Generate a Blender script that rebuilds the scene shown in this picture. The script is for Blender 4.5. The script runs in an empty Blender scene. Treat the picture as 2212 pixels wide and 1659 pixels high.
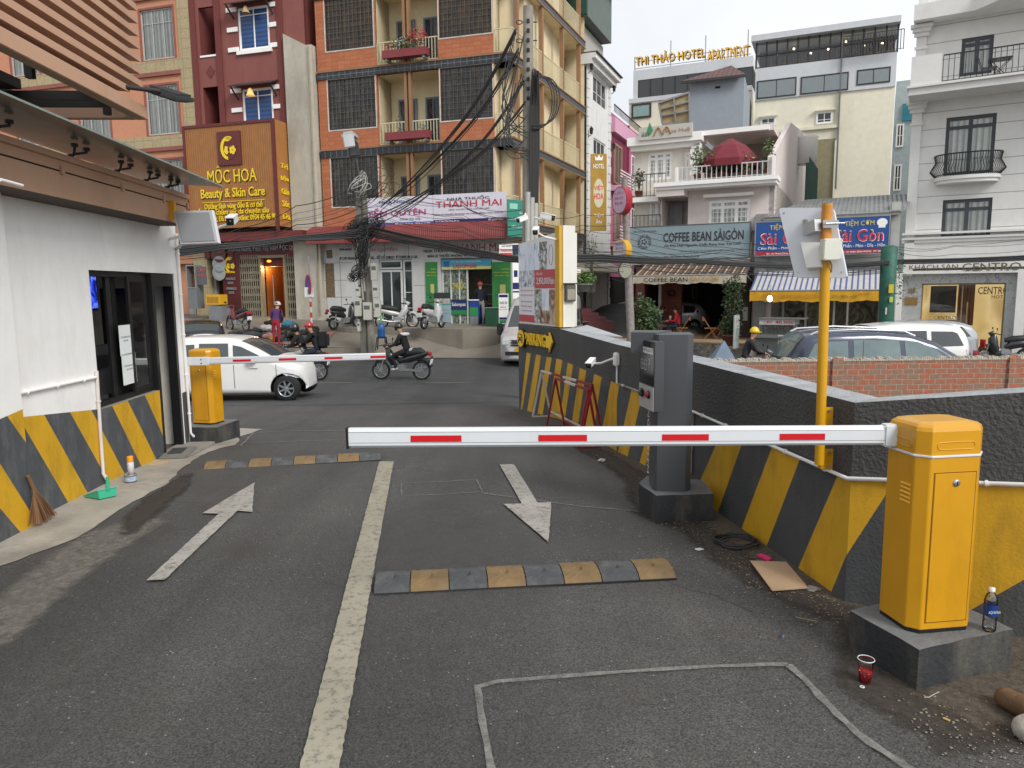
import bpy,bmesh,math,random
from mathutils import Vector,Matrix
random.seed(7)
R=math.radians
S=bpy.context.scene
CZ,FPX,CX,CY=1.96,1580.0,1106.0,829.5
PITCH,ROLL=R(7.55),R(-0.64)
CM=Matrix.Rotation(R(90)-PITCH,4,'X')@Matrix.Rotation(ROLL,4,'Z')
cd=bpy.data.cameras.new('camera');co=bpy.data.objects.new('camera',cd)
S.collection.objects.link(co);S.camera=co
co.matrix_world=Matrix.Translation((0,0,CZ))@CM
cd.sensor_width=36;cd.lens=FPX/2212*36;cd.clip_end=2000;cd.clip_start=.05
wd=bpy.data.worlds.new('World');S.world=wd;wd.use_nodes=True
N=wd.node_tree.nodes;LK=wd.node_tree.links
bg=N['Background']
sky=N.new('ShaderNodeTexSky');sky.sky_type='NISHITA';sky.sun_disc=False
SUN_EL,SUN_AZ=R(38),R(142)
sky.sun_elevation=SUN_EL;sky.sun_rotation=SUN_AZ;sky.air_density=1.2;sky.dust_density=3.0
hs=N.new('ShaderNodeHueSaturation');hs.inputs['Saturation'].default_value=.1
LK.new(sky.outputs[0],hs.inputs['Color'])
tc=N.new('ShaderNodeTexCoord');nz=N.new('ShaderNodeTexNoise');nz.inputs['Scale'].default_value=2.2;nz.inputs['Detail'].default_value=5
cr=N.new('ShaderNodeValToRGB');cr.color_ramp.elements[0].position=.3;cr.color_ramp.elements[1].position=.7
cr.color_ramp.elements[0].color=(5.3,5.6,6.0,1);cr.color_ramp.elements[1].color=(7.3,7.5,7.7,1)
LK.new(tc.outputs['Generated'],nz.inputs['Vector']);LK.new(nz.outputs['Fac'],cr.inputs['Fac'])
mx=N.new('ShaderNodeMixRGB');mx.inputs['Fac'].default_value=.85
LK.new(hs.outputs[0],mx.inputs[1]);LK.new(cr.outputs[0],mx.inputs[2]);LK.new(mx.outputs[0],bg.inputs['Color'])
bg.inputs['Strength'].default_value=.092
sl=bpy.data.lights.new('sun','SUN');sl.energy=1.5;sl.angle=R(22);sl.color=(1,.965,.92)
so=bpy.data.objects.new('sun',sl);S.collection.objects.link(so)
so.rotation_euler=(R(90)-SUN_EL,0,R(38))
S.view_settings.view_transform='Standard';S.view_settings.look='None'
S.view_settings.exposure=0.78;S.view_settings.gamma=1
def ray(u,v):
 d=CM.to_3x3()@Vector((u-CX,CY-v,-FPX));return d/d.y
CAM=Vector((0,0,CZ))
def Wd(u,v,d):return CAM+ray(u,v)*d
def Hz(u,v,z):
 r=ray(u,v);return CAM+r*((z-CZ)/r.z)
def crop(x0,y0,w):
 k=w/2212.0
 return lambda x,y:((x0+x*k)/1.15732,(y0+y*k)/1.15732)
def interp(t,x):
 if x<=t[0][0]:return t[0][1]
 for(a,b),(c,d)in zip(t,t[1:]):
  if x<=c:return b+(d-b)*(x-a)/(c-a)
 return t[-1][1]
def sm(a,b,x):
 t=min(1,max(0,(x-a)/(b-a)));return t*t*(3-2*t)
LEFTT=[(-8,0),(5,0),(8,-.04),(10,-.14),(15.5,-.42),(21,-.7),(23.5,-.72),(26,-.62),(30,-.5),(60,-.5)]
RIGHTT=[(-8,0),(7,0),(10,-.4),(13,-.85),(23,-.85),(27,-.5),(31,-.1),(40,.8),(70,1.6)]
def gz(x,y):
 k=sm(1.5 if y>12 else 4.5,5.5 if y>12 else 7.5,x)
 if y>23:q=sm(6.3,8,x-(y-27)*.3);r=interp(RIGHTT,y)*(1-q)-.85*q
 else:r=interp(RIGHTT,y)
 return interp(LEFTT,y)*(1-k)+r*k
def fy(x):return 31-.305*(x+3.94)
def pz(x,y):
 t=min(1,max(0,(y-27)/max(1,fy(x)-27)));zf=.42+(.77-.42)*min(1.4,max(0,-x/12))
 return-.2+t*(zf+.2)
def G(u,v,f=gz):
 z=0
 for _ in range(40):
  p=Hz(u,v,z)
  z=z*.5+f(p.x,p.y)*.5
 return Hz(u,v,z)
def lin(c):
 if isinstance(c,str):c=tuple(int(c[i:i+2],16)/255 for i in(0,2,4))
 return tuple(((x/12.92)if x<.04045 else((x+.055)/1.055)**2.4)for x in c[:3])+(1,)
MC={}
def M(name,col='808080',rough=.7,metal=0,var=.12,scale=3,bump=0,bscale=40,coat=0,emit=0,trans=0,dirt=None,dirtamt=.5,dscale=1.5,alpha=1,spec=.5):
 if name in MC:return MC[name]
 m=bpy.data.materials.new(name);m.use_nodes=True;MC[name]=m
 t=m.node_tree;b=t.nodes['Principled BSDF'];c=lin(col)
 b.inputs['Roughness'].default_value=rough;b.inputs['Metallic'].default_value=metal
 b.inputs['Coat Weight'].default_value=coat;b.inputs['Coat Roughness'].default_value=.05
 b.inputs['Specular IOR Level'].default_value=spec
 b.inputs['Transmission Weight'].default_value=trans;b.inputs['Alpha'].default_value=alpha
 tc=t.nodes.new('ShaderNodeTexCoord');out=None
 if var or dirt:
  n=t.nodes.new('ShaderNodeTexNoise');n.inputs['Scale'].default_value=scale;n.inputs['Detail'].default_value=6;n.inputs['Roughness'].default_value=.65
  t.links.new(tc.outputs['Object'],n.inputs['Vector'])
  r=t.nodes.new('ShaderNodeValToRGB');e=r.color_ramp.elements
  e[0].position=.3;e[1].position=.7
  e[0].color=tuple(max(0,x*(1-var))for x in c[:3])+(1,);e[1].color=tuple(min(1,x*(1+var))for x in c[:3])+(1,)
  t.links.new(n.outputs['Fac'],r.inputs['Fac']);out=r.outputs['Color']
  if dirt:
   n2=t.nodes.new('ShaderNodeTexNoise');n2.inputs['Scale'].default_value=dscale;n2.inputs['Detail'].default_value=8;n2.inputs['Roughness'].default_value=.7
   mp=t.nodes.new('ShaderNodeMapping');mp.inputs['Scale'].default_value=(1,1,.35)
   t.links.new(tc.outputs['Object'],mp.inputs['Vector']);t.links.new(mp.outputs[0],n2.inputs['Vector'])
   r2=t.nodes.new('ShaderNodeValToRGB');r2.color_ramp.elements[0].position=.48;r2.color_ramp.elements[1].position=.72
   r2.color_ramp.elements[1].color=(dirtamt,)*3+(1,)
   t.links.new(n2.outputs['Fac'],r2.inputs['Fac'])
   x=t.nodes.new('ShaderNodeMixRGB');x.inputs[2].default_value=lin(dirt)
   t.links.new(r2.outputs['Color'],x.inputs['Fac']);t.links.new(out,x.inputs[1]);out=x.outputs[0]
  t.links.new(out,b.inputs['Base Color'])
 else:b.inputs['Base Color'].default_value=c
 if bump:
  n=t.nodes.new('ShaderNodeTexNoise');n.inputs['Scale'].default_value=bscale;n.inputs['Detail'].default_value=4
  t.links.new(tc.outputs['Object'],n.inputs['Vector'])
  bp=t.nodes.new('ShaderNodeBump');bp.inputs['Strength'].default_value=bump;bp.inputs['Distance'].default_value=.02
  t.links.new(n.outputs['Fac'],bp.inputs['Height']);t.links.new(bp.outputs[0],b.inputs['Normal'])
 if emit:
  b.inputs['Emission Color'].default_value=c;b.inputs['Emission Strength'].default_value=emit
 return m
def nodemat(name,rough=.8):
 m=bpy.data.materials.new(name);m.use_nodes=True;MC[name]=m
 t=m.node_tree;b=t.nodes['Principled BSDF'];b.inputs['Roughness'].default_value=rough
 def nn(kind,**k):
  n=t.nodes.new('ShaderNode'+kind)
  for a,v in k.items():
   if a in n.inputs.keys():n.inputs[a].default_value=v
   else:setattr(n,a,v)
  return n
 return m,t,b,nn
def ramp(nn,stops,interp_='LINEAR'):
 r=nn('ValToRGB');r.color_ramp.interpolation=interp_
 while len(r.color_ramp.elements)<len(stops):r.color_ramp.elements.new(.5)
 for e,(p,c)in zip(r.color_ramp.elements,stops):e.position=p;e.color=c if len(c)==4 else tuple(c)+(1,)
 return r
def asphalt(name,dark,light,speck='b8b4ac',stain=.5,scale=1.0):
 m,t,b,nn=nodemat(name,.85);L=t.links.new
 tc=nn('TexCoord')
 n1=nn('TexNoise',Scale=.5,Detail=6.0,Roughness=.65);L(tc.outputs['Object'],n1.inputs['Vector'])
 r1=ramp(nn,[(.35,lin(dark)),(.65,lin(light))]);L(n1.outputs['Fac'],r1.inputs['Fac'])
 n2=nn('TexNoise',Scale=110.0*scale,Detail=3.0,Roughness=.7);L(tc.outputs['Object'],n2.inputs['Vector'])
 r2=ramp(nn,[(.33,(.22,.22,.22)),(.5,(.95,.95,.95)),(.68,(1.85,1.82,1.76))]);L(n2.outputs['Fac'],r2.inputs['Fac'])
 mu=nn('MixRGB',blend_type='MULTIPLY',Fac=1.0);L(r1.outputs[0],mu.inputs[1]);L(r2.outputs[0],mu.inputs[2])
 v=nn('TexVoronoi',Scale=24.0*scale);L(tc.outputs['Object'],v.inputs['Vector'])
 r3=ramp(nn,[(.0,(1,1,1)),(.08,(1,1,1)),(.12,(0,0,0))]);L(v.outputs['Distance'],r3.inputs['Fac'])
 n4=nn('TexNoise',Scale=9.0);L(tc.outputs['Object'],n4.inputs['Vector'])
 r4=ramp(nn,[(.5,(0,0,0)),(.6,(.75,.75,.75))]);L(n4.outputs['Fac'],r4.inputs['Fac'])
 m2=nn('MixRGB',blend_type='MULTIPLY',Fac=1.0);L(r3.outputs[0],m2.inputs[1]);L(r4.outputs[0],m2.inputs[2])
 m3=nn('MixRGB');m3.inputs[2].default_value=lin(speck);L(m2.outputs[0],m3.inputs['Fac']);L(mu.outputs[0],m3.inputs[1])
 n5=nn('TexNoise',Scale=1.3,Detail=9.0,Roughness=.7);L(tc.outputs['Object'],n5.inputs['Vector'])
 r5=ramp(nn,[(.52,(0,0,0)),(.8,(stain,)*3)]);L(n5.outputs['Fac'],r5.inputs['Fac'])
 m4=nn('MixRGB');m4.inputs[2].default_value=lin('3a342e');L(r5.outputs[0],m4.inputs['Fac']);L(m3.outputs[0],m4.inputs[1])
 mp=nn('Mapping');mp.inputs['Scale'].default_value=(1.6,.12,1);L(tc.outputs['Object'],mp.inputs['Vector'])
 n6=nn('TexNoise',Scale=1.0,Detail=4.0);L(mp.outputs[0],n6.inputs['Vector'])
 r6=ramp(nn,[(.35,(.82,.82,.83)),(.65,(1.12,1.12,1.1))]);L(n6.outputs['Fac'],r6.inputs['Fac'])
 m5=nn('MixRGB',blend_type='MULTIPLY',Fac=1.0);L(m4.outputs[0],m5.inputs[1]);L(r6.outputs[0],m5.inputs[2])
 n7=nn('TexNoise',Scale=2.5,Detail=5.0);L(tc.outputs['Object'],n7.inputs['Vector'])
 ad=nn('MixRGB',blend_type='LINEAR_LIGHT');ad.inputs['Fac'].default_value=.12;L(tc.outputs['Object'],ad.inputs[1]);L(n7.outputs['Color'],ad.inputs[2])
 vc=nn('TexVoronoi',Scale=.55,feature='DISTANCE_TO_EDGE');L(ad.outputs[0],vc.inputs['Vector'])
 r7=ramp(nn,[(.0,(.45,)*3),(.006,(1,1,1))]);L(vc.outputs['Distance'],r7.inputs['Fac'])
 r8=ramp(nn,[(.5,(0,0,0)),(.6,(1,1,1))]);L(n1.outputs['Fac'],r8.inputs['Fac'])
 m6=nn('MixRGB',blend_type='MULTIPLY');L(r8.outputs[0],m6.inputs['Fac']);L(m5.outputs[0],m6.inputs[1]);L(r7.outputs[0],m6.inputs[2])
 L(m6.outputs[0],b.inputs['Base Color'])
 bp=nn('Bump',Strength=.6,Distance=.008);L(n2.outputs['Fac'],bp.inputs['Height']);L(bp.outputs[0],b.inputs['Normal'])
 rr=ramp(nn,[(.3,(.6,.6,.6)),(.7,(.92,.92,.92))]);L(n1.outputs['Fac'],rr.inputs['Fac']);L(rr.outputs[0],b.inputs['Roughness'])
 return m
def stripemat(name,c1,c2,axis=0,period=.2,duty=.5,rough=.7,soft=.01,var=.15,fold=0,dirt=None):
 """stripes across one object axis; fold adds a matching ripple"""
 m,t,b,nn=nodemat(name,rough);L=t.links.new
 tc=nn('TexCoord');sp=nn('SeparateXYZ');L(tc.outputs['Object'],sp.inputs[0])
 dv=nn('Math',operation='DIVIDE');dv.inputs[1].default_value=period;L(sp.outputs[axis],dv.inputs[0])
 fr=nn('Math',operation='FRACT');L(dv.outputs[0],fr.inputs[0])
 r=ramp(nn,[(0,lin(c1)),(duty-soft,lin(c1)),(duty+soft,lin(c2)),(1-soft,lin(c2)),(1,lin(c1))]);L(fr.outputs[0],r.inputs['Fac'])
 n=nn('TexNoise',Scale=3.0,Detail=6.0);L(tc.outputs['Object'],n.inputs['Vector'])
 r2=ramp(nn,[(.3,(1-var,)*3),(.7,(1,1,1))]);L(n.outputs['Fac'],r2.inputs['Fac'])
 mu=nn('MixRGB',blend_type='MULTIPLY',Fac=1.0);L(r.outputs[0],mu.inputs[1]);L(r2.outputs[0],mu.inputs[2])
 L(mu.outputs[0],b.inputs['Base Color'])
 if fold:
  r3=ramp(nn,[(0,(0,0,0)),(.5,(1,1,1)),(1,(0,0,0))]);L(fr.outputs[0],r3.inputs['Fac'])
  bp=nn('Bump',Strength=1.0,Distance=fold);L(r3.outputs[0],bp.inputs['Height']);L(bp.outputs[0],b.inputs['Normal'])
 return m
def brickmat(name,c1,c2,mortar,w,h,mt=.012,rough=.9,bump=.4,rot=0,offs=.5,off=(0,0,0),msm=.1):
 """brick pattern in the object's x-z plane"""
 m,t,b,nn=nodemat(name,rough);L=t.links.new
 tc=nn('TexCoord');mp=nn('Mapping');mp.inputs['Rotation'].default_value=(R(90),0,0);mp.inputs['Location'].default_value=off
 L(tc.outputs['Object'],mp.inputs['Vector'])
 nd=nn('TexNoise',Scale=4.0,Detail=4.0);L(mp.outputs[0],nd.inputs['Vector'])
 mm=nn('MixRGB',blend_type='LINEAR_LIGHT');mm.inputs['Fac'].default_value=.02;L(mp.outputs[0],mm.inputs[1]);L(nd.outputs['Color'],mm.inputs[2])
 k=nn('TexBrick',offset=offs);k.inputs['Scale'].default_value=1;k.inputs['Brick Width'].default_value=w;k.inputs['Row Height'].default_value=h
 k.inputs['Mortar Size'].default_value=mt;k.inputs['Mortar Smooth'].default_value=msm;k.inputs['Bias'].default_value=-.1
 k.inputs['Color1'].default_value=lin(c1);k.inputs['Color2'].default_value=lin(c2);k.inputs['Mortar'].default_value=lin(mortar)
 L(mm.outputs[0],k.inputs['Vector'])
 n=nn('TexNoise',Scale=14.0,Detail=6.0,Roughness=.7);L(tc.outputs['Object'],n.inputs['Vector'])
 r2=ramp(nn,[(.3,(.7,)*3),(.7,(1.15,1.12,1.1))]);L(n.outputs['Fac'],r2.inputs['Fac'])
 mu=nn('MixRGB',blend_type='MULTIPLY',Fac=1.0);L(k.outputs[0],mu.inputs[1]);L(r2.outputs[0],mu.inputs[2])
 L(mu.outputs[0],b.inputs['Base Color'])
 bp=nn('Bump',Strength=bump,Distance=.02,invert=True);L(k.outputs['Fac'],bp.inputs['Height']);L(bp.outputs[0],b.inputs['Normal'])
 return m
def collage(name,stops,scale=6.0,detail=3.0,rough=.5,stretch=(1,1,1),dist=1.5):
 """blotchy printed picture"""
 m,t,b,nn=nodemat(name,rough);L=t.links.new
 tc=nn('TexCoord');mp=nn('Mapping');mp.inputs['Scale'].default_value=stretch;L(tc.outputs['Object'],mp.inputs['Vector'])
 n=nn('TexNoise',Scale=scale,Detail=detail,Distortion=dist);L(mp.outputs[0],n.inputs['Vector'])
 r=ramp(nn,[(p,lin(c))for p,c in stops]);L(n.outputs['Fac'],r.inputs['Fac'])
 L(r.outputs[0],b.inputs['Base Color']);return m
def glassmat(name='clear_glass',col=(.9,.95,.94,1),refl=.12,rough=.03):
 if name in MC:return MC[name]
 m=bpy.data.materials.new(name);m.use_nodes=True;MC[name]=m;t=m.node_tree;t.nodes.clear()
 o=t.nodes.new('ShaderNodeOutputMaterial');tr=t.nodes.new('ShaderNodeBsdfTransparent');tr.inputs[0].default_value=col
 g=t.nodes.new('ShaderNodeBsdfGlossy');g.inputs['Roughness'].default_value=rough
 f=t.nodes.new('ShaderNodeLayerWeight');f.inputs['Blend'].default_value=.25
 ad=t.nodes.new('ShaderNodeMath');ad.operation='ADD';ad.use_clamp=True;ad.inputs[1].default_value=refl
 t.links.new(f.outputs['Fresnel'],ad.inputs[0])
 mx=t.nodes.new('ShaderNodeMixShader');t.links.new(ad.outputs[0],mx.inputs[0])
 t.links.new(tr.outputs[0],mx.inputs[1]);t.links.new(g.outputs[0],mx.inputs[2]);t.links.new(mx.outputs[0],o.inputs[0]);return m
MW={}
def setp(o,label=None,cat=None,group=None,kind=None):
 if label:o['label']=label
 if cat:o['category']=cat
 if group:o['group']=group
 if kind:o['kind']=kind
 return o
def thing(name,label,cat,loc=(0,0,0),rz=0,group=None):
 o=bpy.data.objects.new(name,None);S.collection.objects.link(o);o.empty_display_size=.1
 m=Matrix.Translation(loc)@Matrix.Rotation(rz,4,'Z');o.matrix_world=m
 o.location=loc;o.rotation_euler=(0,0,rz);MW[o.name]=m
 return setp(o,label,cat,group)
def dup(o,loc=None,rz=None,label=None,parent=None):
 c=o.copy();S.collection.objects.link(c)
 if parent:c.parent=parent
 if loc is not None:c.location=loc
 if rz is not None:c.rotation_euler=(0,0,rz)
 if label:c['label']=label
 MW[c.name]=Matrix.Translation(c.location)@Matrix.Rotation(c.rotation_euler.z,4,'Z')if not parent else MW[parent.name]
 for ch in list(o.children):dup(ch,parent=c)
 return c
_tx={}
def textgeo(s,bold=0,space=1.0,shear=0):
 bold=0 if 'M' in s else min(bold,.012);key=(s,bold,space,shear)
 if key not in _tx:
  cu=bpy.data.curves.new('t','FONT');cu.body=s;cu.size=1;cu.offset=bold;cu.space_character=space;cu.shear=shear
  cu.resolution_u=2;cu.fill_mode='FRONT'
  o=bpy.data.objects.new('t',cu);me=bpy.data.meshes.new_from_object(o)
  v=[(a.co.x,a.co.y)for a in me.vertices];f=[tuple(p.vertices)for p in me.polygons]
  bpy.data.objects.remove(o);bpy.data.meshes.remove(me);_tx[key]=(v,f)
 return _tx[key]
class MB:
 def __init__(s,m=None):s.v=[];s.f=[];s.mi=[];s.mats=[];s.m=m or Matrix.Identity(4);s.sm=[]
 def mat(s,m):
  if m not in s.mats:s.mats.append(m)
  return s.mats.index(m)
 def add(s,vs,fs,mat,sm=False):
  b=len(s.v);k=s.mat(mat)
  s.v+=[s.m@Vector(p)for p in vs]
  for f in fs:s.f.append(tuple(b+i for i in f));s.mi.append(k);s.sm.append(sm)
 def box(s,x0,x1,y0,y1,z0,z1,mat):
  s.add([(x0,y0,z0),(x1,y0,z0),(x1,y1,z0),(x0,y1,z0),(x0,y0,z1),(x1,y0,z1),(x1,y1,z1),(x0,y1,z1)],[(0,3,2,1),(4,5,6,7),(0,1,5,4),(1,2,6,5),(2,3,7,6),(3,0,4,7)],mat)
 def bbox(s,x0,x1,y0,y1,z0,z1,mat,bv=.01):
  """box with bevelled vertical and horizontal edges"""
  bm=bmesh.new();bmesh.ops.create_cube(bm,size=1)
  for v in bm.verts:v.co=Vector(((x0+x1)/2+v.co.x*(x1-x0),(y0+y1)/2+v.co.y*(y1-y0),(z0+z1)/2+v.co.z*(z1-z0)))
  bmesh.ops.bevel(bm,geom=list(bm.edges),offset=min(bv,abs(x1-x0)/2.1,abs(y1-y0)/2.1,abs(z1-z0)/2.1),segments=2,affect='EDGES')
  s.bm(bm,mat,False)
 def bm(s,bm,mat,sm=False):
  bm.verts.index_update();s.add([v.co.copy()for v in bm.verts],[tuple(v.index for v in f.verts)for f in bm.faces],mat,sm);bm.free()
 def obox(s,c,size,rot,mat):
  old=s.m;s.m=old@Matrix.Translation(c)@rot.to_4x4();x,y,z=size
  s.box(-x/2,x/2,-y/2,y/2,-z/2,z/2,mat);s.m=old
 def beam(s,a,b,w,h,mat,up=(0,0,1)):
  a,b=Vector(a),Vector(b);d=(b-a).normalized();up=Vector(up)
  if abs(d.dot(up))>.98:up=Vector((0,1,0))
  r=d.cross(up).normalized();u=r.cross(d)
  vs=[p+r*i*w/2+u*j*h/2 for p in(a,b)for i,j in((-1,-1),(1,-1),(1,1),(-1,1))]
  s.add(vs,[(0,1,2,3),(7,6,5,4),(0,4,5,1),(1,5,6,2),(2,6,7,3),(3,7,4,0)],mat)
 def cyl(s,a,b,r0,mat,r1=None,n=12,caps=True,sm=True):
  s.tube([a,b],[r0,r0 if r1 is None else r1],mat,n,caps,sm)
 def tube(s,pts,r,mat,n=8,caps=True,sm=True,closed=False):
  pts=[Vector(p)for p in pts];rs=r if isinstance(r,(list,tuple))else[r]*len(pts);k=len(pts)
  vs=[];ref=None
  for i,p in enumerate(pts):
   d=(pts[(i+1)%k]-pts[i-1])if closed else(pts[min(i+1,k-1)]-pts[max(i-1,0)])
   d=d.normalized()if d.length>1e-9 else Vector((0,0,1))
   if ref is None:
    ref=d.orthogonal().normalized()
   ref=(ref-d*ref.dot(d))
   ref=ref.normalized()if ref.length>1e-6 else d.orthogonal().normalized()
   q=d.cross(ref)
   for j in range(n):
    a=2*math.pi*j/n;vs.append(p+(ref*math.cos(a)+q*math.sin(a))*rs[i])
  fs=[]
  for i in range(k if closed else k-1):
   i2=(i+1)%k
   for j in range(n):fs.append((i*n+j,i*n+(j+1)%n,i2*n+(j+1)%n,i2*n+j))
  s.add(vs,fs,mat,sm)
  if caps and not closed:
   s.add(vs[:n],[tuple(reversed(range(n)))],mat);s.add(vs[-n:],[tuple(range(n))],mat)
 def lathe(s,prof,c,mat,n=20,axis=None,sm=True):
  """prof: (r, h) list; axis matrix turns +z"""
  ax=axis or Matrix.Identity(3);c=Vector(c);vs=[]
  for r,h in prof:
   for j in range(n):
    a=2*math.pi*j/n;vs.append(c+ax@Vector((r*math.cos(a),r*math.sin(a),h)))
  fs=[(i*n+j,i*n+(j+1)%n,(i+1)*n+(j+1)%n,(i+1)*n+j)for i in range(len(prof)-1)for j in range(n)]
  s.add(vs,fs,mat,sm)
 def prism(s,poly,z0,z1,mat,frame=None):
  """poly in xy extruded z0..z1 (frame: matrix to apply)"""
  old=s.m;s.m=old@frame if frame else old;n=len(poly)
  vs=[(x,y,z0)for x,y in poly]+[(x,y,z1)for x,y in poly]
  s.add(vs,[tuple(reversed(range(n))),tuple(range(n,2*n))]+[(i,(i+1)%n,n+(i+1)%n,n+i)for i in range(n)],mat);s.m=old
 def slab(s,poly,y0,y1,mat):
  """poly in xz (facade plane), thickness y0 (front) to y1"""
  n=len(poly);vs=[(x,y0,z)for x,z in poly]+[(x,y1,z)for x,z in poly]
  s.add(vs,[tuple(range(n)),tuple(reversed(range(n,2*n)))]+[(i,n+i,n+(i+1)%n,(i+1)%n)for i in range(n)],mat)
 def wall(s,x0,x1,z0,z1,holes,mat,y=0,th=.2,rev=None):
  xs=sorted(set([x0,x1]+[min(x1,max(x0,h[i]))for h in holes for i in(0,1)]))
  zs=sorted(set([z0,z1]+[min(z1,max(z0,h[i]))for h in holes for i in(2,3)]))
  for a,b in zip(xs,xs[1:]):
   for c,d in zip(zs,zs[1:]):
    mx_,mz=(a+b)/2,(c+d)/2
    if any(h[0]<mx_<h[1]and h[2]<mz<h[3]for h in holes):continue
    s.add([(a,y,c),(b,y,c),(b,y,d),(a,y,d)],[(0,1,2,3)],mat)
  for a,b,c,d in[h[:4]for h in holes]:
   s.add([(a,y,c),(b,y,c),(b,y,d),(a,y,d),(a,y+th,c),(b,y+th,c),(b,y+th,d),(a,y+th,d)],[(0,4,5,1),(1,5,6,2),(2,6,7,3),(3,7,4,0)],rev or mat)
 def text(s,st,x0,x1,z0,z1,mat,y=0,ext=0,bold=0.006,keep=False,skew=0,space=1.0,shear=0):
  """fit text into the facade rectangle, front at y, depth ext"""
  v,f=textgeo(st,bold,space,shear)
  if not v:return
  a0,a1=min(p[0]for p in v),max(p[0]for p in v);b0,b1=min(p[1]for p in v),max(p[1]for p in v)
  sx,sz=(x1-x0)/(a1-a0),(z1-z0)/(b1-b0)
  P=[(x0+(p[0]-a0)*sx,y,z0+(p[1]-b0)*sz+skew*(p[0]-a0)*sx)for p in v]
  s.add(P,f,mat)
  if ext:
   cnt={}
   for q in f:
    for i in range(len(q)):
     e=(q[i],q[(i+1)%len(q)]);cnt[e]=1
   ed=[e for e in cnt if(e[1],e[0])not in cnt]
   vs=[];fs=[]
   for a,b in ed:
    k=len(vs);vs+=[P[a],P[b],(P[b][0],y+ext,P[b][2]),(P[a][0],y+ext,P[a][2])];fs.append((k+3,k+2,k+1,k))
   s.add(vs,fs,mat)
 def blob(s,c,r,mat,seg=12,jit=0,sq=(1,1,1)):
  bm=bmesh.new();bmesh.ops.create_icosphere(bm,subdivisions=2 if seg<16 else 3,radius=1)
  for v in bm.verts:
   k=1+random.uniform(-jit,jit);v.co=Vector(c)+Vector((v.co.x*sq[0],v.co.y*sq[1],v.co.z*sq[2]))*r*k
  s.bm(bm,mat,True)
 def build(s,name,parent=None,world=False,bevel=0,weld=False,top=False):
  """top: a top-level mesh; its origin goes to the centre of its base"""
  vs=s.v
  if parent is not None and world:
   im=MW[parent.name].inverted();vs=[im@p for p in vs]
  org=Vector((0,0,0))
  if parent is None and vs:
   xs=[p.x for p in vs];ys=[p.y for p in vs];zs=[p.z for p in vs]
   org=Vector(((min(xs)+max(xs))/2,(min(ys)+max(ys))/2,min(zs)));vs=[p-org for p in vs]
  me=bpy.data.meshes.new(name);me.from_pydata([tuple(p)for p in vs],[],s.f)
  for m in s.mats:me.materials.append(m)
  me.polygons.foreach_set('material_index',s.mi);me.polygons.foreach_set('use_smooth',s.sm);me.update()
  o=bpy.data.objects.new(name,me);S.collection.objects.link(o);o.location=org
  if parent is not None:o.parent=parent;MW[o.name]=MW[parent.name]
  else:MW[o.name]=Matrix.Translation(org)
  if bevel:
   b=o.modifiers.new('b','BEVEL');b.width=bevel;b.segments=2;b.limit_method='ANGLE';b.angle_limit=R(40)
  return o
def tag(o,label,cat,group=None,kind=None):return setp(o,label,cat,group,kind)
def struct(mb,name):
 o=mb.build(name);o['kind']='structure';return o
def lay(poly,dz,mat,f=gz,step=1.2,mb=None):
 bm=bmesh.new();fc=bm.faces.new([bm.verts.new((p[0],p[1],0))for p in poly]);fc.normal_update()
 if fc.normal.z<0:fc.normal_flip()
 bmesh.ops.triangulate(bm,faces=list(bm.faces))
 for _ in range(7):
  long=[e for e in bm.edges if e.calc_length()>step]
  if not long:break
  bmesh.ops.subdivide_edges(bm,edges=long,cuts=1);bmesh.ops.triangulate(bm,faces=[q for q in bm.faces if len(q.verts)>3])
 for v in bm.verts:v.co.z=f(v.co.x,v.co.y)+dz
 mb=mb or MB();mb.bm(bm,mat);return mb
def rough(poly,amp,step):
 out=[]
 for a,b in zip(poly,poly[1:]+poly[:1]):
  a,b=Vector((a[0],a[1])),Vector((b[0],b[1]));n=max(1,int((b-a).length/step))
  for i in range(n):
   p=a.lerp(b,i/n);out.append((p.x+random.uniform(-amp,amp),p.y+random.uniform(-amp,amp)))
 return out
def ribbon(pts,w):
 """polyline (xy) to polygon of width w"""
 pts=[Vector((p[0],p[1]))for p in pts];L_,R_=[],[]
 for i,p in enumerate(pts):
  d=(pts[min(i+1,len(pts)-1)]-pts[max(i-1,0)]).normalized();n=Vector((-d.y,d.x))*w/2*random.uniform(.75,1.2)
  L_.append((p+n)[:]);R_.append((p-n)[:])
 return L_+R_[::-1]
class Fac:
 """vertical facade plane; local x to the right as seen, y into the building, z up"""
 def __init__(s,p,ang=None,q=None,z0=0):
  if q is not None:ang=math.atan2(q[1]-p[1],q[0]-p[0])
  s.o=Vector((p[0],p[1],z0));s.a=ang;s.z0=z0
  s.t=Vector((math.cos(ang),math.sin(ang),0));s.nin=Vector((-math.sin(ang),math.cos(ang),0))
  s.m=Matrix.Translation(s.o)@Matrix.Rotation(ang,4,'Z')
 def P(s,u,v,off=0):
  r=ray(u,v);k=((s.o-CAM).dot(s.nin)+off)/r.dot(s.nin);w=CAM+r*k-s.o
  return w.dot(s.t),w.z
 def r(s,K,x0,y0,x1,y1,off=0):
  a,b=s.P(*K(x0,y0),off),s.P(*K(x1,y1),off);return a[0],b[0],b[1],a[1]
 def rv(s,x0,y0,x1,y1,off=0):return s.r(lambda a,b:(a,b),x0,y0,x1,y1,off)
 def thing(s,name,label,cat,group=None):return thing(name,label,cat,s.o,s.a,group)
 def w(s,x,y,z):return s.m@Vector((x,y,z))
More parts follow.
